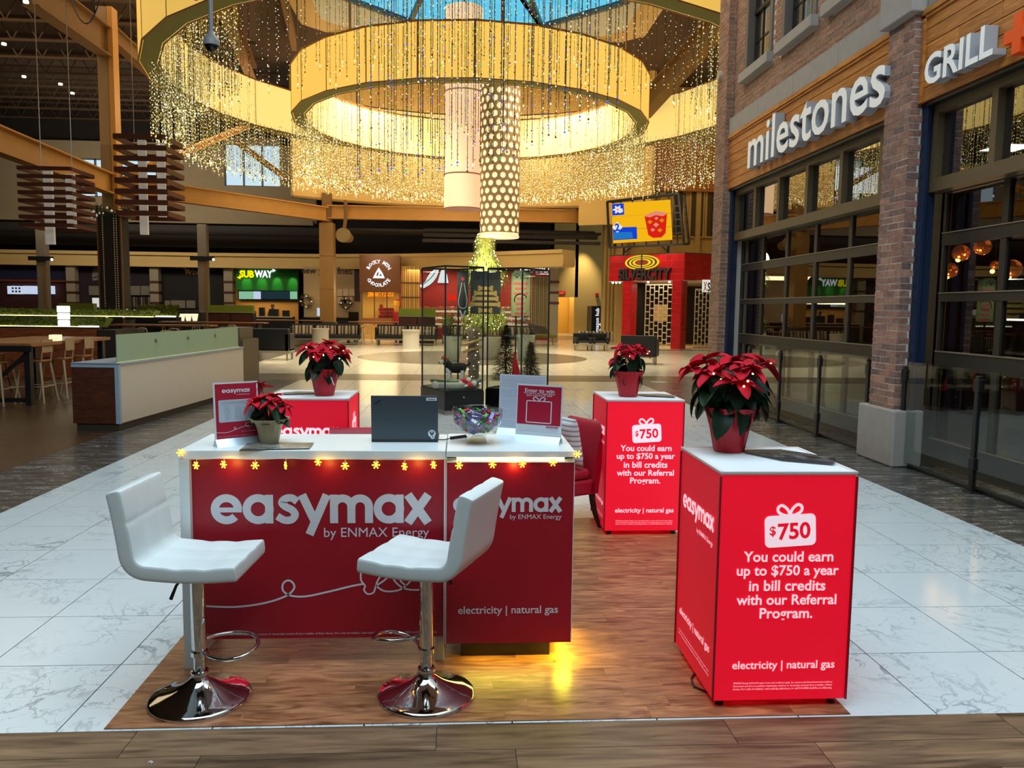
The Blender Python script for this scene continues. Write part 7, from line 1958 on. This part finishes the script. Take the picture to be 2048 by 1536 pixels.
b = MB(); b.prism([CL + Vector((0, 0, zt_)), CC + Vector((0, 0, zt_)), CRt + Vector((0, 0, zt_)), CRt + Vector((.5, 3.5, zt_)), CL + Vector((1.5, 2.5, zt_))], (0, 0, .04)); b.build('canopy_top', M_duct, cn)
for f in (.03, .08, .13, .25, .52, .80):
    p = CL.lerp(CC, f) + Vector((.1, .1, zb_ - .06)); MB().sphere(p, .05, 8, 6).build('downlight', M_whiteglow, cn)
for f in (.2, .5, .8): p = CL.lerp(CC, f); lamp('canopy_spot', 'SPOT', (p.x - .7, p.y - .7, zb_ + 2.4), 140, (1, .86, .7), .1, (math.radians(26), 0, math.radians(-45)), spot=math.radians(80), blend=.8)
lamp('cinema_lobby_light', 'AREA', (10, 37.2, 2.95), 45, (1, .84, .56), 2.5, (0, 0, 0), 1.5)
dS = (CC - CL).normalized()
for f, lab in ((.27, 'left'), (.93, 'right')):
    p = CL + dS * (LS * f) + Vector((.12, .12, 0)); t = thing('tiled_column', '%s red tiled column under the cinema canopy' % lab, 'column', p)
    pn = Vector((dS.y, -dS.x, 0)); h = .24
    for a, c in ((p - dS * h + pn * h, p + dS * h + pn * h), (p - dS * h - pn * h, p - dS * h + pn * h), (p + dS * h + pn * h, p + dS * h - pn * h)):
        tiled(t, a, c, 0, zb_, 1 if a is None else 2, 12, .02, M_redtile)
    MB().obox(p + Vector((0, 0, zb_ / 2)), dS, pn, (0, 0, 1), 2 * h - .03, 2 * h - .03, zb_).build('core', M_grout, t)
# security grilles closing the entrance
def grille(label, a, c, z0, z1, nx, nz):
    a, c = Vector(a), Vector(c); d = (c - a).normalized(); L = (c - a).length; t = thing('security_grille', label, 'grille', (a + c) / 2)
    M_g = MATS.get('pale_grille') or mat('pale_grille', (224, 212, 188), .4, .2, var=.05)
    b = MB()
    for i in range(nx + 1): b.bar(a + d * (L * i / nx) + Vector((0, 0, z0)), a + d * (L * i / nx) + Vector((0, 0, z1)), .035, .03)
    b.build('grille_rods', M_g, t)['kind'] = 'stuff'; b = MB()
    for i in range(nx):
        for j in range(nz + 1):
            z = z0 + (z1 - z0) * (j + (.5 if i % 2 else 0)) / nz
            if z > z1: continue
            b.bar(a + d * (L * i / nx) + Vector((0, 0, z)), a + d * (L * (i + 1) / nx) + Vector((0, 0, z)), .03, .05)
    b.build('grille_links', M_g, t)['kind'] = 'stuff'
    b = MB()
    for k in (0, 1): b.bar(a + Vector((0, 0, z0 if k == 0 else z1)), c + Vector((0, 0, z0 if k == 0 else z1)), .06, .08)
    b.build('end_bar', M_g, t)
g0 = CL + dS * LS * .36 + Vector((.75, .9, 0)); g1 = CL + dS * LS * .90 + Vector((.75, .9, 0))
grille('rolling security grille between the two red columns', g0, g1, .03, 2.95, 9, 9)
grille('rolling security grille right of the red columns behind the brick pillar', g1 + dS * .4 + Vector((.1, .1, 0)), CRt + Vector((.2, 1.2, 0)), .03, 2.7, 10, 8)
t = thing('lobby_step', 'pale stone step under the cinema grille', 'step', (9.8, 37.4, 0)); MB().prism([CL + Vector((.9, .5, .0015)), CC + Vector((.2, .6, .0015)), CRt + Vector((.2, .6, .0015)), CRt + Vector((.2, 3, .0015)), CL + Vector((2.2, 2.4, .0015))], (0, 0, .02)).build('step_slab', mat('warm_step', (214, 176, 108), .5, var=.06), t)
lb = setting('wall_cinema', (10, 40, 0))
MB().box(17.8, 15, 0, 18, 41.4, 14.2).build('side_wall', M_creamw, lb); MB().box(8.0, 41.2, 0, 18, 41.4, 14.2).build('facade_wall', M_creamw, lb)
MB().prism([CL + Vector((.9, .6, 0)), CL + Vector((1.35, .25, 0)), CL + Vector((1.35, .25, zb_)), CL + Vector((.9, .6, zb_))], Vector((.6, .6, 0))).build('dark_return', M_dblack, lb)
MB().box(9.5, 41.0, .0, 16, 41.15, 3.0).build('lobby_back', mat('dim_lobby', (44, 31, 22), .8, var=.3, scale=2), lb)
MB().prism([g0 + Vector((.5, .3, 1.2)), g0 + Vector((1.0, -.15, 1.2)), g0 + Vector((1.0, -.15, 2.0)), g0 + Vector((.5, .3, 2.0))], Vector((.02, .02, 0))).build('notice_board', M_cream, lb)
# tall windows of the upper cinema facade
for i, (px0, px1, py0, py1) in enumerate(((1380, 1407, 365, 472), (1412, 1436, 365, 472), (1274, 1290, 372, 420), (1345, 1366, 376, 470))):
    a, c = aY(px0, py1, 41.1), aY(px1, py0, 41.1); t = thing('tall_window', ('tall dark window above the cinema, next to the brick building', 'tall dark window cut by the brick building edge', 'dark window partly hidden behind the video wall top', 'dark slit window right behind the video wall frame')[i], 'window', (a.x, 41.1, a.z))
    MB().box(a.x - .1, 41.05, a.z - .1, c.x + .1, 41.19, c.z + .1).build('frame', M_cream, t); MB().box(a.x, 41.0, a.z, c.x, 41.06, c.z).build('pane', mat('dim_curtained_glass', (84, 74, 56), .25, var=.15, stretch=(30, 1, .2)) if i == 0 else MATS['dim_curtained_glass'], t)
    MB().box((a.x + c.x) / 2 - .02, 40.97, a.z, (a.x + c.x) / 2 + .02, 41.0, c.z).build('mullion', M_black, t)
for k in range(4): MB().box(8.2 + k * 1.9, 40.9, 4.4, 8.45 + k * 1.9, 41.2, 14).build('pilaster_strip', M_creamw, lb)
a, c = aY(1275, 382, 41), aY(1440, 292, 41); MB().box(a.x, 40.7, a.z, c.x + 1, 40.9, c.z).build('wood_panel', mat('amber_wood_panel', (186, 118, 52), .6, var=.1, scale=2), lb)
xs_ = aY(1413, 572, 35.5); xs = thing('bar_sign', 'white hanging sign with X and S beside the brick pillar', 'sign', xs_)
q0, q1 = aY(1405, 584, 35.2), aY(1450, 560, 35.2); MB().box(q0.x, 35.2, q0.z, q1.x, 35.3, q1.z).build('sign_panel', glow('white_sign_glow', (244, 238, 224), .8), xs); MB().box((q0.x + q1.x) / 2 - .03, 35.22, q1.z - .02, (q0.x + q1.x) / 2 + .03, 35.9, zb_ + .05).build('hanger', M_black, xs)
ptext(xs, 'X', 1407, 1414, 573, 35.19, mat('gold_letter', (196, 140, 40), .5, var=.05), height=.42, off=.03); ptext(xs, 'S', 1415, 1421, 574, 35.19, M_sd, height=.40, off=.03)
# video wall
vw = thing('video_wall', 'large tilted video wall showing a red drink on yellow, above the cinema canopy', 'screen', (8.4, 36.3, 4.4))
V0, V1, V2, V3 = aY(1226, 487, 37.2), aY(1343, 480, 35.4), aY(1339, 399, 35.3), aY(1223, 407, 37.1)
def vp(u, v, d=0.0):
    p = (V0 * (1 - u) + V1 * u) * (1 - v) + (V3 * (1 - u) + V2 * u) * v
    return p + VN * d
VN = (V1 - V0).cross(V3 - V0).normalized()
if VN.y > 0: VN = -VN
M_vy = glow('screen_yellow', (250, 186, 24), .95); M_vb = glow('screen_blue', (24, 70, 214), .9); M_vlb = glow('screen_light_blue', (40, 130, 214), .8); M_vw = glow('screen_white', (240, 238, 240), .9); M_vr = glow('screen_red', (226, 36, 22), .9); M_vp = glow('screen_pink', (244, 150, 120), .85); M_vor = glow('screen_orange', (226, 140, 24), .9)
def vpoly(name, pts, m, d): b = MB(); b.add([vp(u, v, d) for u, v in pts], [tuple(range(len(pts)))]); return b.build(name, m, vw)
for i in range(3):
    for j in range(3):
        u0, u1, v0, v1 = i / 3 + .003, (i + 1) / 3 - .003, j / 3 + .004, (j + 1) / 3 - .004
        b = MB(); b.prism([vp(u0, v0), vp(u1, v0), vp(u1, v1), vp(u0, v1)], -VN * .12); b.build('display_panel', M_vy, vw)
vpoly('picture_blue_box', [(.01, .70), (.22, .70), (.22, .985), (.01, .985)], M_vb, .012)
vpoly('picture_flower', [(.11 + .07 * math.cos(a) * (1 + .3 * math.cos(6 * a)), .84 + .085 * math.sin(a) * (1 + .3 * math.cos(6 * a))) for a in np.linspace(0, 2 * PI, 36, endpoint=False)], M_vw, .014)
vpoly('picture_flower', [(.165 + .035 * math.cos(a) * (1 + .3 * math.cos(6 * a)), .80 + .045 * math.sin(a) * (1 + .3 * math.cos(6 * a))) for a in np.linspace(0, 2 * PI, 36, endpoint=False)], M_vw, .016)
vpoly('picture_flower_heart', arc(.11, .84, .02, 0, 340, 12), M_vor, .017)
vpoly('picture_caption', [(.01, .08), (.43, .08), (.43, .38), (.01, .40)], M_vb, .012); vpoly('picture_caption_light', [(.02, .10), (.36, .10), (.34, .26), (.02, .28)], M_vlb, .014)
vpoly('picture_badge', [(.09 + .075 * math.cos(a) * (1 + .18 * math.cos(4 * a)), .40 + .11 * math.sin(a) * (1 + .18 * math.cos(4 * a))) for a in np.linspace(0, 2 * PI, 40, endpoint=False)], M_vw, .016)
cvw = vp(.09, .40, .018); text(vw, '2', Frame(cvw, V1 - V0, V3 - V0, 0), 0, 0, height=.36, m=M_vb, off=.04)
vpoly('picture_cup', [(.62, .16), (.70, .08), (.84, .08), (.91, .18), (.95, .66), (.57, .64)], M_vr, .012)
vpoly('picture_ice', [(.57, .63), (.66, .70), (.78, .74), (.90, .70), (.95, .65), (.88, .60), (.76, .64), (.66, .59)], M_vp, .014)
for k, (u, v, s) in enumerate(((.66, .48, .045), (.76, .40, .05), (.86, .50, .045), (.70, .28, .04), (.82, .26, .045), (.77, .56, .035))): vpoly('picture_ice', [(u - s, v), (u, v - s * 1.2), (u + s, v), (u, v + s * 1.2)], M_vp if k % 2 else M_vor, .015 + .0005 * k)
fr = [(-.06, -.10), (1.20, -.12), (1.16, 1.14), (-.07, 1.05)]
b = MB()
for d in (.03, -.55):
    P4 = [vp(u, v, d) for u, v in fr]
    for a, c in zip(P4, P4[1:] + P4[:1]): b.bar(a, c, .09, .09, VN)
for u, v in fr: b.bar(vp(u, v, .03), vp(u, v, -.55), .07, .07)
for k in range(1, 6):
    f = k / 6; b.bar(vp(1.0 + .02, f, -.1), vp(1.18, f, -.1), .06, .06, VN); b.bar(vp(-.06 + 1.24 * f, -.11, -.1), vp(-.06 + 1.24 * f, 0, -.1), .06, .06, VN); b.bar(vp(-.06 + 1.24 * f, 1.0, -.1), vp(-.06 + 1.24 * f, 1.08, -.1), .06, .06, VN)
b.bar(vp(1.08, -.1, -.1), vp(1.06, 1.08, -.1), .06, .06, VN)
b.build('truss_frame', M_black, vw)
for u in (.16, .92):
    b = MB(); p = vp(u, -.1, -.2); b.bar(p, (p.x, p.y + .1, zt_), .09, .09); q = vp(u + (.14 if u < .5 else -.14), -.1, -.2); b.bar(q, (p.x, p.y + .1, zt_ + .1), .06, .06); b.build('support_leg', M_black, vw)

# ------------------------------------------------------------------ plaza seating
M_stripe = stripes('striped_cushion_fabric', [(150, 128, 100), (70, 54, 42), (186, 164, 130), (48, 38, 32), (120, 98, 74), (200, 180, 148)], 3.2, 0, .85)
M_alu2 = mat('satin_leg', (170, 160, 140), .4, .4, var=.08)
def bench(label, c, rz, n, back=True, w_=1.0):
    t = thing('lounge_bench', label, 'bench', (c[0], c[1], 0), rz, 'striped lounge benches round the plaza'); L = n * w_
    MB().box(-L / 2, -.40, .22, L / 2, .40, .30).build('plinth_frame', M_trimgrey, t, local=True)
    MB().box(-L / 2, -.42, .30, L / 2, .30, .46).build('seat_cushion', M_darkleather, t, local=True, bevel=.03)
    for i in range(n + 1):
        x = -L / 2 + i * w_; x = min(max(x, -L / 2 + .05), L / 2 - .05)
        MB().box(x - .03, -.38, 0, x + .03, .38, .22).build('leg', M_alu2, t, local=True)
    if back:
        MB().box(-L / 2 - .04, .30, .25, L / 2 + .04, .44, .92).build('back_frame', M_darkleather, t, local=True, bevel=.02)
        for i in range(n):
            x0 = -L / 2 + i * w_
            MB().hexa([(x0 + .05, .05, .46), (x0 + w_ - .05, .05, .46), (x0 + w_ - .05, .28, .46), (x0 + .05, .28, .46), (x0 + .05, .16, .85), (x0 + w_ - .05, .16, .85), (x0 + w_ - .05, .30, .85), (x0 + .05, .30, .85)]).build('back_cushion', M_stripe, t, local=True, bevel=.03)
        for x in (-L / 2 - .04, L / 2 - .02): MB().box(x, -.40, .25, x + .06, .44, .80).build('arm', M_darkleather, t, local=True, bevel=.015)
    return t
M_trimgrey = mat('grey_bench_frame', (150, 140, 122), .5, var=.08)
q = aZ(640, 692, 0); bench('striped lounge bench left of the gap, behind the rear left poinsettia', (q.x, 36.3), math.radians(6), 3, True, 1.0)
q = aZ(812, 691, 0); bench('striped lounge bench right of the gap, left of the glass cases', (q.x, 36.6), math.radians(-3), 2, True, 1.35)
q = aZ(885, 690, 0); bench('striped lounge bench behind the left glass case', (q.x + 1.5, 37.0), math.radians(-10), 2, True, 1.2)
q = aZ(990, 688, 0); bench('striped lounge bench behind the right glass case', (q.x + 1.1, 37.2), math.radians(12), 1, True, 1.2)
for px, py, lab, r in ((822, 697, 'white drum table in front of the bench left of the glass cases', .36), (641, 694, 'white drum table in front of the left striped bench', .36)):
    q = aZ(px, py, 0); t = thing('drum_table', lab, 'table', (q.x, q.y, 0)); MB().lathe([(r, 0), (r, .02), (r * .96, .05), (r * .96, .72), (r * 1.05, .74), (r * 1.05, .78), (0, .78)], 32).build('drum', mat('pale_drum_table', (206, 198, 180), .4, var=.05) if 'pale_drum_table' not in MATS else MATS['pale_drum_table'], t, local=True, smooth=40)
    MB().lathe([(r * 1.0, .781), (r, .785), (0, .785)], 32).build('table_top', M_white, t, local=True)
def sofa(label, x0, x1, y, d, h=.86, rz=0.0, sh=.42):
    t = thing('leather_sofa', label, 'sofa', ((x0 + x1) / 2, y, 0), rz, 'black leather lounge sofas'); w_ = (x1 - x0) / 2
    MB().box(-w_, -d / 2, .24, w_, d / 2, .34).build('frame', M_trimgrey, t, local=True)
    MB().box(-w_ + .12, -d / 2 + .02, .34, w_ - .12, d / 2 - .15, sh).build('seat_cushion', M_darkleather, t, local=True, bevel=.03)
    MB().box(-w_, d / 2 - .18, .28, w_, d / 2, h).build('backrest', M_darkleather, t, local=True, bevel=.03)
    for sx_ in (-1, 1): MB().box(min(sx_ * w_, sx_ * (w_ - .14)), -d / 2, .28, max(sx_ * w_, sx_ * (w_ - .14)), d / 2, h - .16).build('arm', M_darkleather, t, local=True, bevel=.02)
    for sx_ in (-1, 1):
        for sy in (-1, 1): MB().box(sx_ * (w_ - .08) - .025, sy * (d / 2 - .08) - .025, 0, sx_ * (w_ - .08) + .025, sy * (d / 2 - .08) + .025, .24).build('leg', M_alu2, t, local=True)
    return t
a, c = aZ(497, 721, 0), aZ(579, 721, 0); s_ = sofa('black leather sofa seen from behind at the end of the partition counter', a.x, c.x, 25.8, .9, 1.0, PI)
a, c = aY(1149, 690, 33.2), aY(1182, 690, 33.2); sofa('black leather armchair of the pair left of the cinema column, left one', a.x, c.x, 33.3, .8, .72); sofa('black leather armchair of the pair left of the cinema column, right one', c.x + .02, c.x + .02 + (c.x - a.x), 33.3, .8, .72)
for px, lab in ((1176, 'striped cushion on the left armchair by the cinema column'), (1212, 'striped cushion on the right armchair by the cinema column')):
    q = aY(px, 668, 33.5); t = thing('lounge_cushion', lab, 'cushion', (q.x, 33.8, .36)); MB().box(q.x - .36, 33.73, .36, q.x + .36, 33.86, .80).build('cover', M_stripe, t, bevel=.05, seg=3)
q = aZ(1285, 729, 0); t = bench('striped lounge bench with its back turned behind the middle poinsettia', (q.x, q.y + .4), math.radians(160), 1, True, 1.05)
q = aZ(1088, 690, 0); t = thing('lounge_chair', 'low olive lounge chair with dark back right of the glass cases', 'chair', (q.x, q.y, 0)); x, y = q.x, q.y
MB().box(x - .6, y - .35, .36, x + .55, y + .35, .52).build('seat', mat('olive_fabric', (120, 112, 44), .85, var=.1), t, bevel=.06, seg=3); MB().hexa([(x - .7, y + .25, .4), (x + .4, y + .25, .4), (x + .4, y + .42, .4), (x - .7, y + .42, .4), (x - .7, y + .4, 1.0), (x + .1, y + .4, .86), (x + .1, y + .5, .86), (x - .7, y + .5, 1.0)]).build('backrest', mat('charcoal_fabric', (66, 60, 54), .85, var=.1), t, bevel=.04)
for sx_ in (-.5, .45):
    for sy in (-.25, .25): MB().cyl((x + sx_ * .9, y + sy * .9, .37), (x + sx_, y + sy, 0), .03, .018, 8).build('leg', M_amberp, t)
for px, py, Y, h, r, lab in ((1050, 708, 26.6, .85, .34, 'tall pale planter right of the glass cases'), (905, 712, 25.8, .8, .32, 'tall pale planter behind the left glass case')):
    q = aY(px, py, Y); t = thing('tapered_planter', lab, 'planter', (q.x, Y, 0)); MB().lathe([(r * .62, 0), (r * .66, .02), (r, h), (r * .9, h), (r * .86, h - .08), (0, h - .1)], 28).build('pot', mat('pale_mint_planter', (196, 206, 194), .35, var=.04) if 'pale_mint_planter' not in MATS else MATS['pale_mint_planter'], t, local=True, smooth=40)
    needles(t, 'foliage', (q.x, Y, h - .15), .9, .5, M_fir, int(px), 420, .2, .02, 0)
# tall lit tree in the middle of the plaza
q = aY(968, 650, 27.3); tr = thing('lit_plaza_tree', 'tall green tree wound with tiny lights behind the glass cases', 'tree', (q.x, 27.3, 0))
M_trl = leafmat('lit_leaves', (116, 128, 46), (206, 214, 112), .6)
zt_ = aY(968, 462, 27.3).z
R = random.Random(4); b = MB(); bb = MB()
for i in range(4200):
    z = 1.0 + (zt_ - 1.0) * R.random(); f = (z - 1.0) / (zt_ - 1.0); rr = (.78 * min(1, ((1 - f) / .32) ** .6) + .06) * (.75 + .25 * math.sin(f * 14)) * math.sqrt(R.uniform(.2, 1)); a = R.uniform(0, 2 * PI)
    p = Vector((q.x + rr * math.cos(a), 27.3 + rr * math.sin(a), z)); d = Vector((math.cos(a) * .4, math.sin(a) * .4, -1)).normalized() * R.uniform(.12, .28); s = Vector((-math.sin(a), math.cos(a), 0)) * .032
    b.add([p - s, p + s, p + d], [(0, 1, 2)])
    if i % 9 == 0:
        k = .022; bb.add([p + Vector((k, 0, 0)), p + Vector((-k, 0, 0)), p + Vector((0, -k, k)), p + Vector((0, -k, -k))], [(0, 2, 3), (2, 1, 3)])
b.build('foliage', M_trl, tr); o = bb.build('fairy_bulbs', M_pinbulb, tr); o['kind'] = 'stuff'
MB().cyl((q.x, 27.3, 0), (q.x, 27.3, zt_ * .8), .09, .04, 10).build('trunk', M_bark, tr)
MB().lathe([(.5, 0), (.52, .03), (.6, .75), (.54, .76), (.5, .7), (0, .7)], 28, (q.x, 27.3, 0)).build('planter', mat('pale_tree_planter', (220, 214, 200), .4, var=.04), tr, smooth=40)
lamp('tree_glow', 'POINT', (q.x, 26.2, 3.4), 90, (1, .92, .6), .4)

# ------------------------------------------------------------------ food court tables and chairs
M_navychair = mat('pale_metal_chair', (206, 192, 168), .4, .3, var=.08)
def cafe_chair(p, rz, label):
    t = thing('cafe_chair', label, 'chair', p, rz, 'pale metal chairs in the food court')
    MB().box(-.2, -.2, .43, .2, .2, .46).build('seat', M_navychair, t, local=True, bevel=.01)
    for sx_ in (-1, 1):
        MB().cyl((sx_ * .18, -.18, .44), (sx_ * .21, -.21, 0), .016, n=6).build('leg', M_navychair, t, local=True); MB().cyl((sx_ * .18, .18, .44), (sx_ * .21, .25, 0), .016, n=6).build('leg', M_navychair, t, local=True)
    MB().tube(spline([(-.18, .18, .44), (-.19, .21, .7), (-.15, .235, .86), (0, .24, .89), (.15, .235, .86), (.19, .21, .7), (.18, .18, .44)], 4), .018, 6).build('back_hoop', M_navychair, t, local=True)
    for x in (-.08, 0, .08): MB().cyl((x, .2, .46), (x, .238, .88), .012, n=6).build('back_slat', M_navychair, t, local=True)
    return t
q = aZ(812, 681, .0)
ch0 = cafe_chair((aY(718, 690, 37.5).x, 37.5, 0), math.radians(170), 'pale metal chair in the gap between the striped benches')
R = random.Random(9)
spots = [(735, 38.3, 185, 'pale metal chair just behind the gap between the striped benches')]
for i, (px, Y) in enumerate(((243, 22.0), (300, 22.4), (262, 25.0), (330, 25.3), (380, 23.5), (352, 28.0), (292, 28.5), (420, 27.5), (452, 30.5), (395, 31.5), (340, 33), (470, 34))):
    spots.append((px, Y, R.choice((170, 185, 10, 200, 175)), 'pale metal chair in the food court, ' + ('leftmost behind the partition glass', 'second from left behind the partition glass', 'just behind the leftmost ones, by the wooden table', 'right end of the nearest wooden table', 'nearest one at the middle of the glass screen', 'at the second table row, middle', 'at the second table row, left end', 'at the second table row, right end', 'above the right end of the glass screen', 'in front of the wok shop table', 'farthest left, by the hedge planter', 'farthest right, by the lime topped station')[i]))
for px, Y, a, lab in spots:
    q = aY(px, 690, Y); c_ = dup(ch0, (q.x, Y, 0), math.radians(a), lab)
def ctable(px, Y, w_, d, label, h=.76):
    q = aY(px, 680, Y); t = thing('cafe_table', label, 'table', (q.x, Y, 0), 0, 'long wooden tables in the food court')
    MB().box(-w_ / 2, -d / 2, h - .05, w_ / 2, d / 2, h).build('tabletop', M_tablewood, t, local=True)
    for sx_ in (-1, 1): MB().box(sx_ * (w_ / 2 - .3) - .04, -.3, 0, sx_ * (w_ / 2 - .3) + .04, .3, h - .05).build('leg', M_black, t, local=True)
ctable(262, 23.4, 1.5, .8, 'long wooden table behind the partition counter, nearest on the left'); ctable(330, 27, 3.2, .8, 'long wooden table in the second row behind the partition counter', 1.05)
ctable(430, 32, 4.0, .8, 'long wooden table in the third row in front of the wok shop', 1.05); ctable(548, 38.8, 5, .7, 'long wooden bar ledge in front of the sandwich shop', 1.05); ctable(752, 39.6, 2.6, .7, 'long wooden bar ledge in front of the chocolate shop', 1.0); ctable(706, 38.2, 1.0, .8, 'small wooden table between the two striped benches')
# olive topped waste and tray stations
M_lime = mat('lime_panel', (118, 132, 30), .5, var=.06)
def station(px0, px1, py, Y, label, lime_h=.34):
    a, c = aY(px0, py, Y), aY(px1, py, Y); t = thing('tray_station', label, 'cabinet', ((a.x + c.x) / 2, Y, 0)); zt2 = a.z
    n_ = max(2, int((c.x - a.x) / .75))
    MB().box(a.x, Y, .0, c.x, Y + .6, zt2 - lime_h).build('carcass', M_black, t); MB().box(a.x - .02, Y - .02, zt2 - lime_h, c.x + .02, Y + .3, zt2).build('lime_top', M_lime, t)
    MB().box(a.x - .03, Y - .03, zt2 - lime_h - .03, c.x + .03, Y + .32, zt2 - lime_h).build('light_edge', M_trimgrey, t)
    for k in range(n_): x0 = a.x + (c.x - a.x) * k / n_; MB().box(x0 + .03, Y - .015, .1, x0 + (c.x - a.x) / n_ - .03, Y, zt2 - lime_h - .08).build('walnut_door', M_walnut, t)
station(119, 186, 606, 34, 'lime topped tray station behind the booth wall', .32); station(416, 505, 610, 36, 'lime topped tray station left of the sandwich shop', .30); station(798, 870, 617, 38.5, 'lime topped tray station left of the glass cases', .36); station(885, 905, 633, 38.6, 'short lime topped station behind the left glass case', .4)
hb = thing('hedge_planter', 'long dark hedge planter with a light strip behind the decorated column', 'planter', (-11, 33, 0))
a, c = aY(270, 625, 33), aY(352, 625, 33); MB().box(a.x, 33, 0, c.x, 33.6, 1.2).build('box', M_black, hb); MB().box(a.x, 32.95, 1.2, c.x, 33.0, 1.25).build('light_strip', MATS['strip_glow_white'], hb)
R = random.Random(3); b = MB()
for i in range(900):
    p = Vector((R.uniform(a.x, c.x), R.uniform(33, 33.5), R.uniform(1.2, 1.62))); s = Vector((R.uniform(-1, 1), 0, R.uniform(-1, 1))) * .05; b.add([p - s, p + s, p + Vector((R.uniform(-.1, .1), -.1, .12))], [(0, 1, 2)])
o = b.build('hedge_leaves', M_moss, hb); o['kind'] = 'stuff'
WEDGES = []
for k in range(3):
    q = aY(363 + k * 13, 632, 36.5); WEDGES.append(MB().hexa([(q.x - .08, 36.5, q.z - .22), (q.x + .08, 36.5, q.z - .22), (q.x + .08, 36.6, q.z - .22), (q.x - .08, 36.6, q.z - .22), (q.x - .14, 36.5, q.z + .1), (q.x + .14, 36.5, q.z + .1), (q.x + .14, 36.6, q.z + .1), (q.x - .14, 36.6, q.z + .1)]))
q = aY(375, 622, 36.6); t = thing('steel_counter', 'blue grey steel counter left of the lime topped tray station', 'counter', (q.x, 36.6, 0)); a, c = aY(348, 620, 36.7), aY(402, 628, 36.7); MB().box(a.x, 36.7, 0, c.x, 37.4, a.z - .1).build('body', M_dblack, t); MB().box(a.x, 36.48, a.z - .1, c.x, 37.5, a.z).build('top', M_steel, t)
for wd in WEDGES: wd.build('glowing_wedge', MATS['lantern_glow'], t)

# small floor decals in the concourse
for px, py, lab in ((1150, 778, 'small faded round floor decal beyond the kiosk, farther one'), (1137, 798, 'small faded round floor decal beyond the kiosk, nearer one')):
    q = aZ(px, py, 0); d_ = MB().lathe([(.22, .0006), (.22, .0012), (0, .0012)], 28, (q.x, q.y, 0)).build('floor_decal', mat('faded_decal', (196, 192, 178), .4, var=.12, scale=14) if 'faded_decal' not in MATS else MATS['faded_decal']); tag(d_, lab, 'decal')
q = aZ(1318, 764, 0); d_ = MB().lathe([(.20, .0006), (.20, .0012), (0, .0012)], 28, (q.x, q.y, 0)).build('floor_decal', MATS['faded_decal']); tag(d_, 'small pale round floor decal right of the middle poinsettia', 'decal')
q = aZ(301, 1526, 0); tag(MB().tube([(q.x - .008, q.y, .003), (q.x, q.y + .006, .004), (q.x + .007, q.y + .002, .003), (q.x + .004, q.y - .008, .003)], .0022, 5).build('paper_scrap', M_white), 'tiny curled scrap of white paper on the wood floor in front', 'scrap')
q = aZ(1388, 1378, 0); cb2 = MB(); cb2.tube([(q.x + .06, q.y + .16, .012), (q.x + .01, q.y + .08, .012), (q.x, q.y, .012), (q.x + .04, q.y - .05, .012), (q.x + .12, q.y - .06, .012)], .005, 6); tag(cb2.build('power_cable', M_black, None, smooth=60), 'black power cable curling out under the front right stand', 'cable')
# added warm fill for the dark food court
lamp('food_court_fill', 'AREA', (-16, 30, 12.5), 700, (1, .74, .45), 14, (0, 0, 0), 14)
lamp('clerestory_daylight', 'AREA', (-14, 46.3, 9.5), 60, (.85, .95, 1), 8, (math.radians(-70), 0, 0), 1.5)
lamp('roof_joist_fill', 'AREA', (-16, 30, 7.5), 70, (1, .74, .45), 12, (PI, 0, 0), 12)  # added lamp facing up, brightens the roof joists
lamp('clerestory_wall_fill', 'AREA', (-17, 38.5, 8.2), 420, (1, .93, .80), 9, (math.radians(84), 0, 0), 2)  # added lamp aimed at the clerestory wall to brighten it
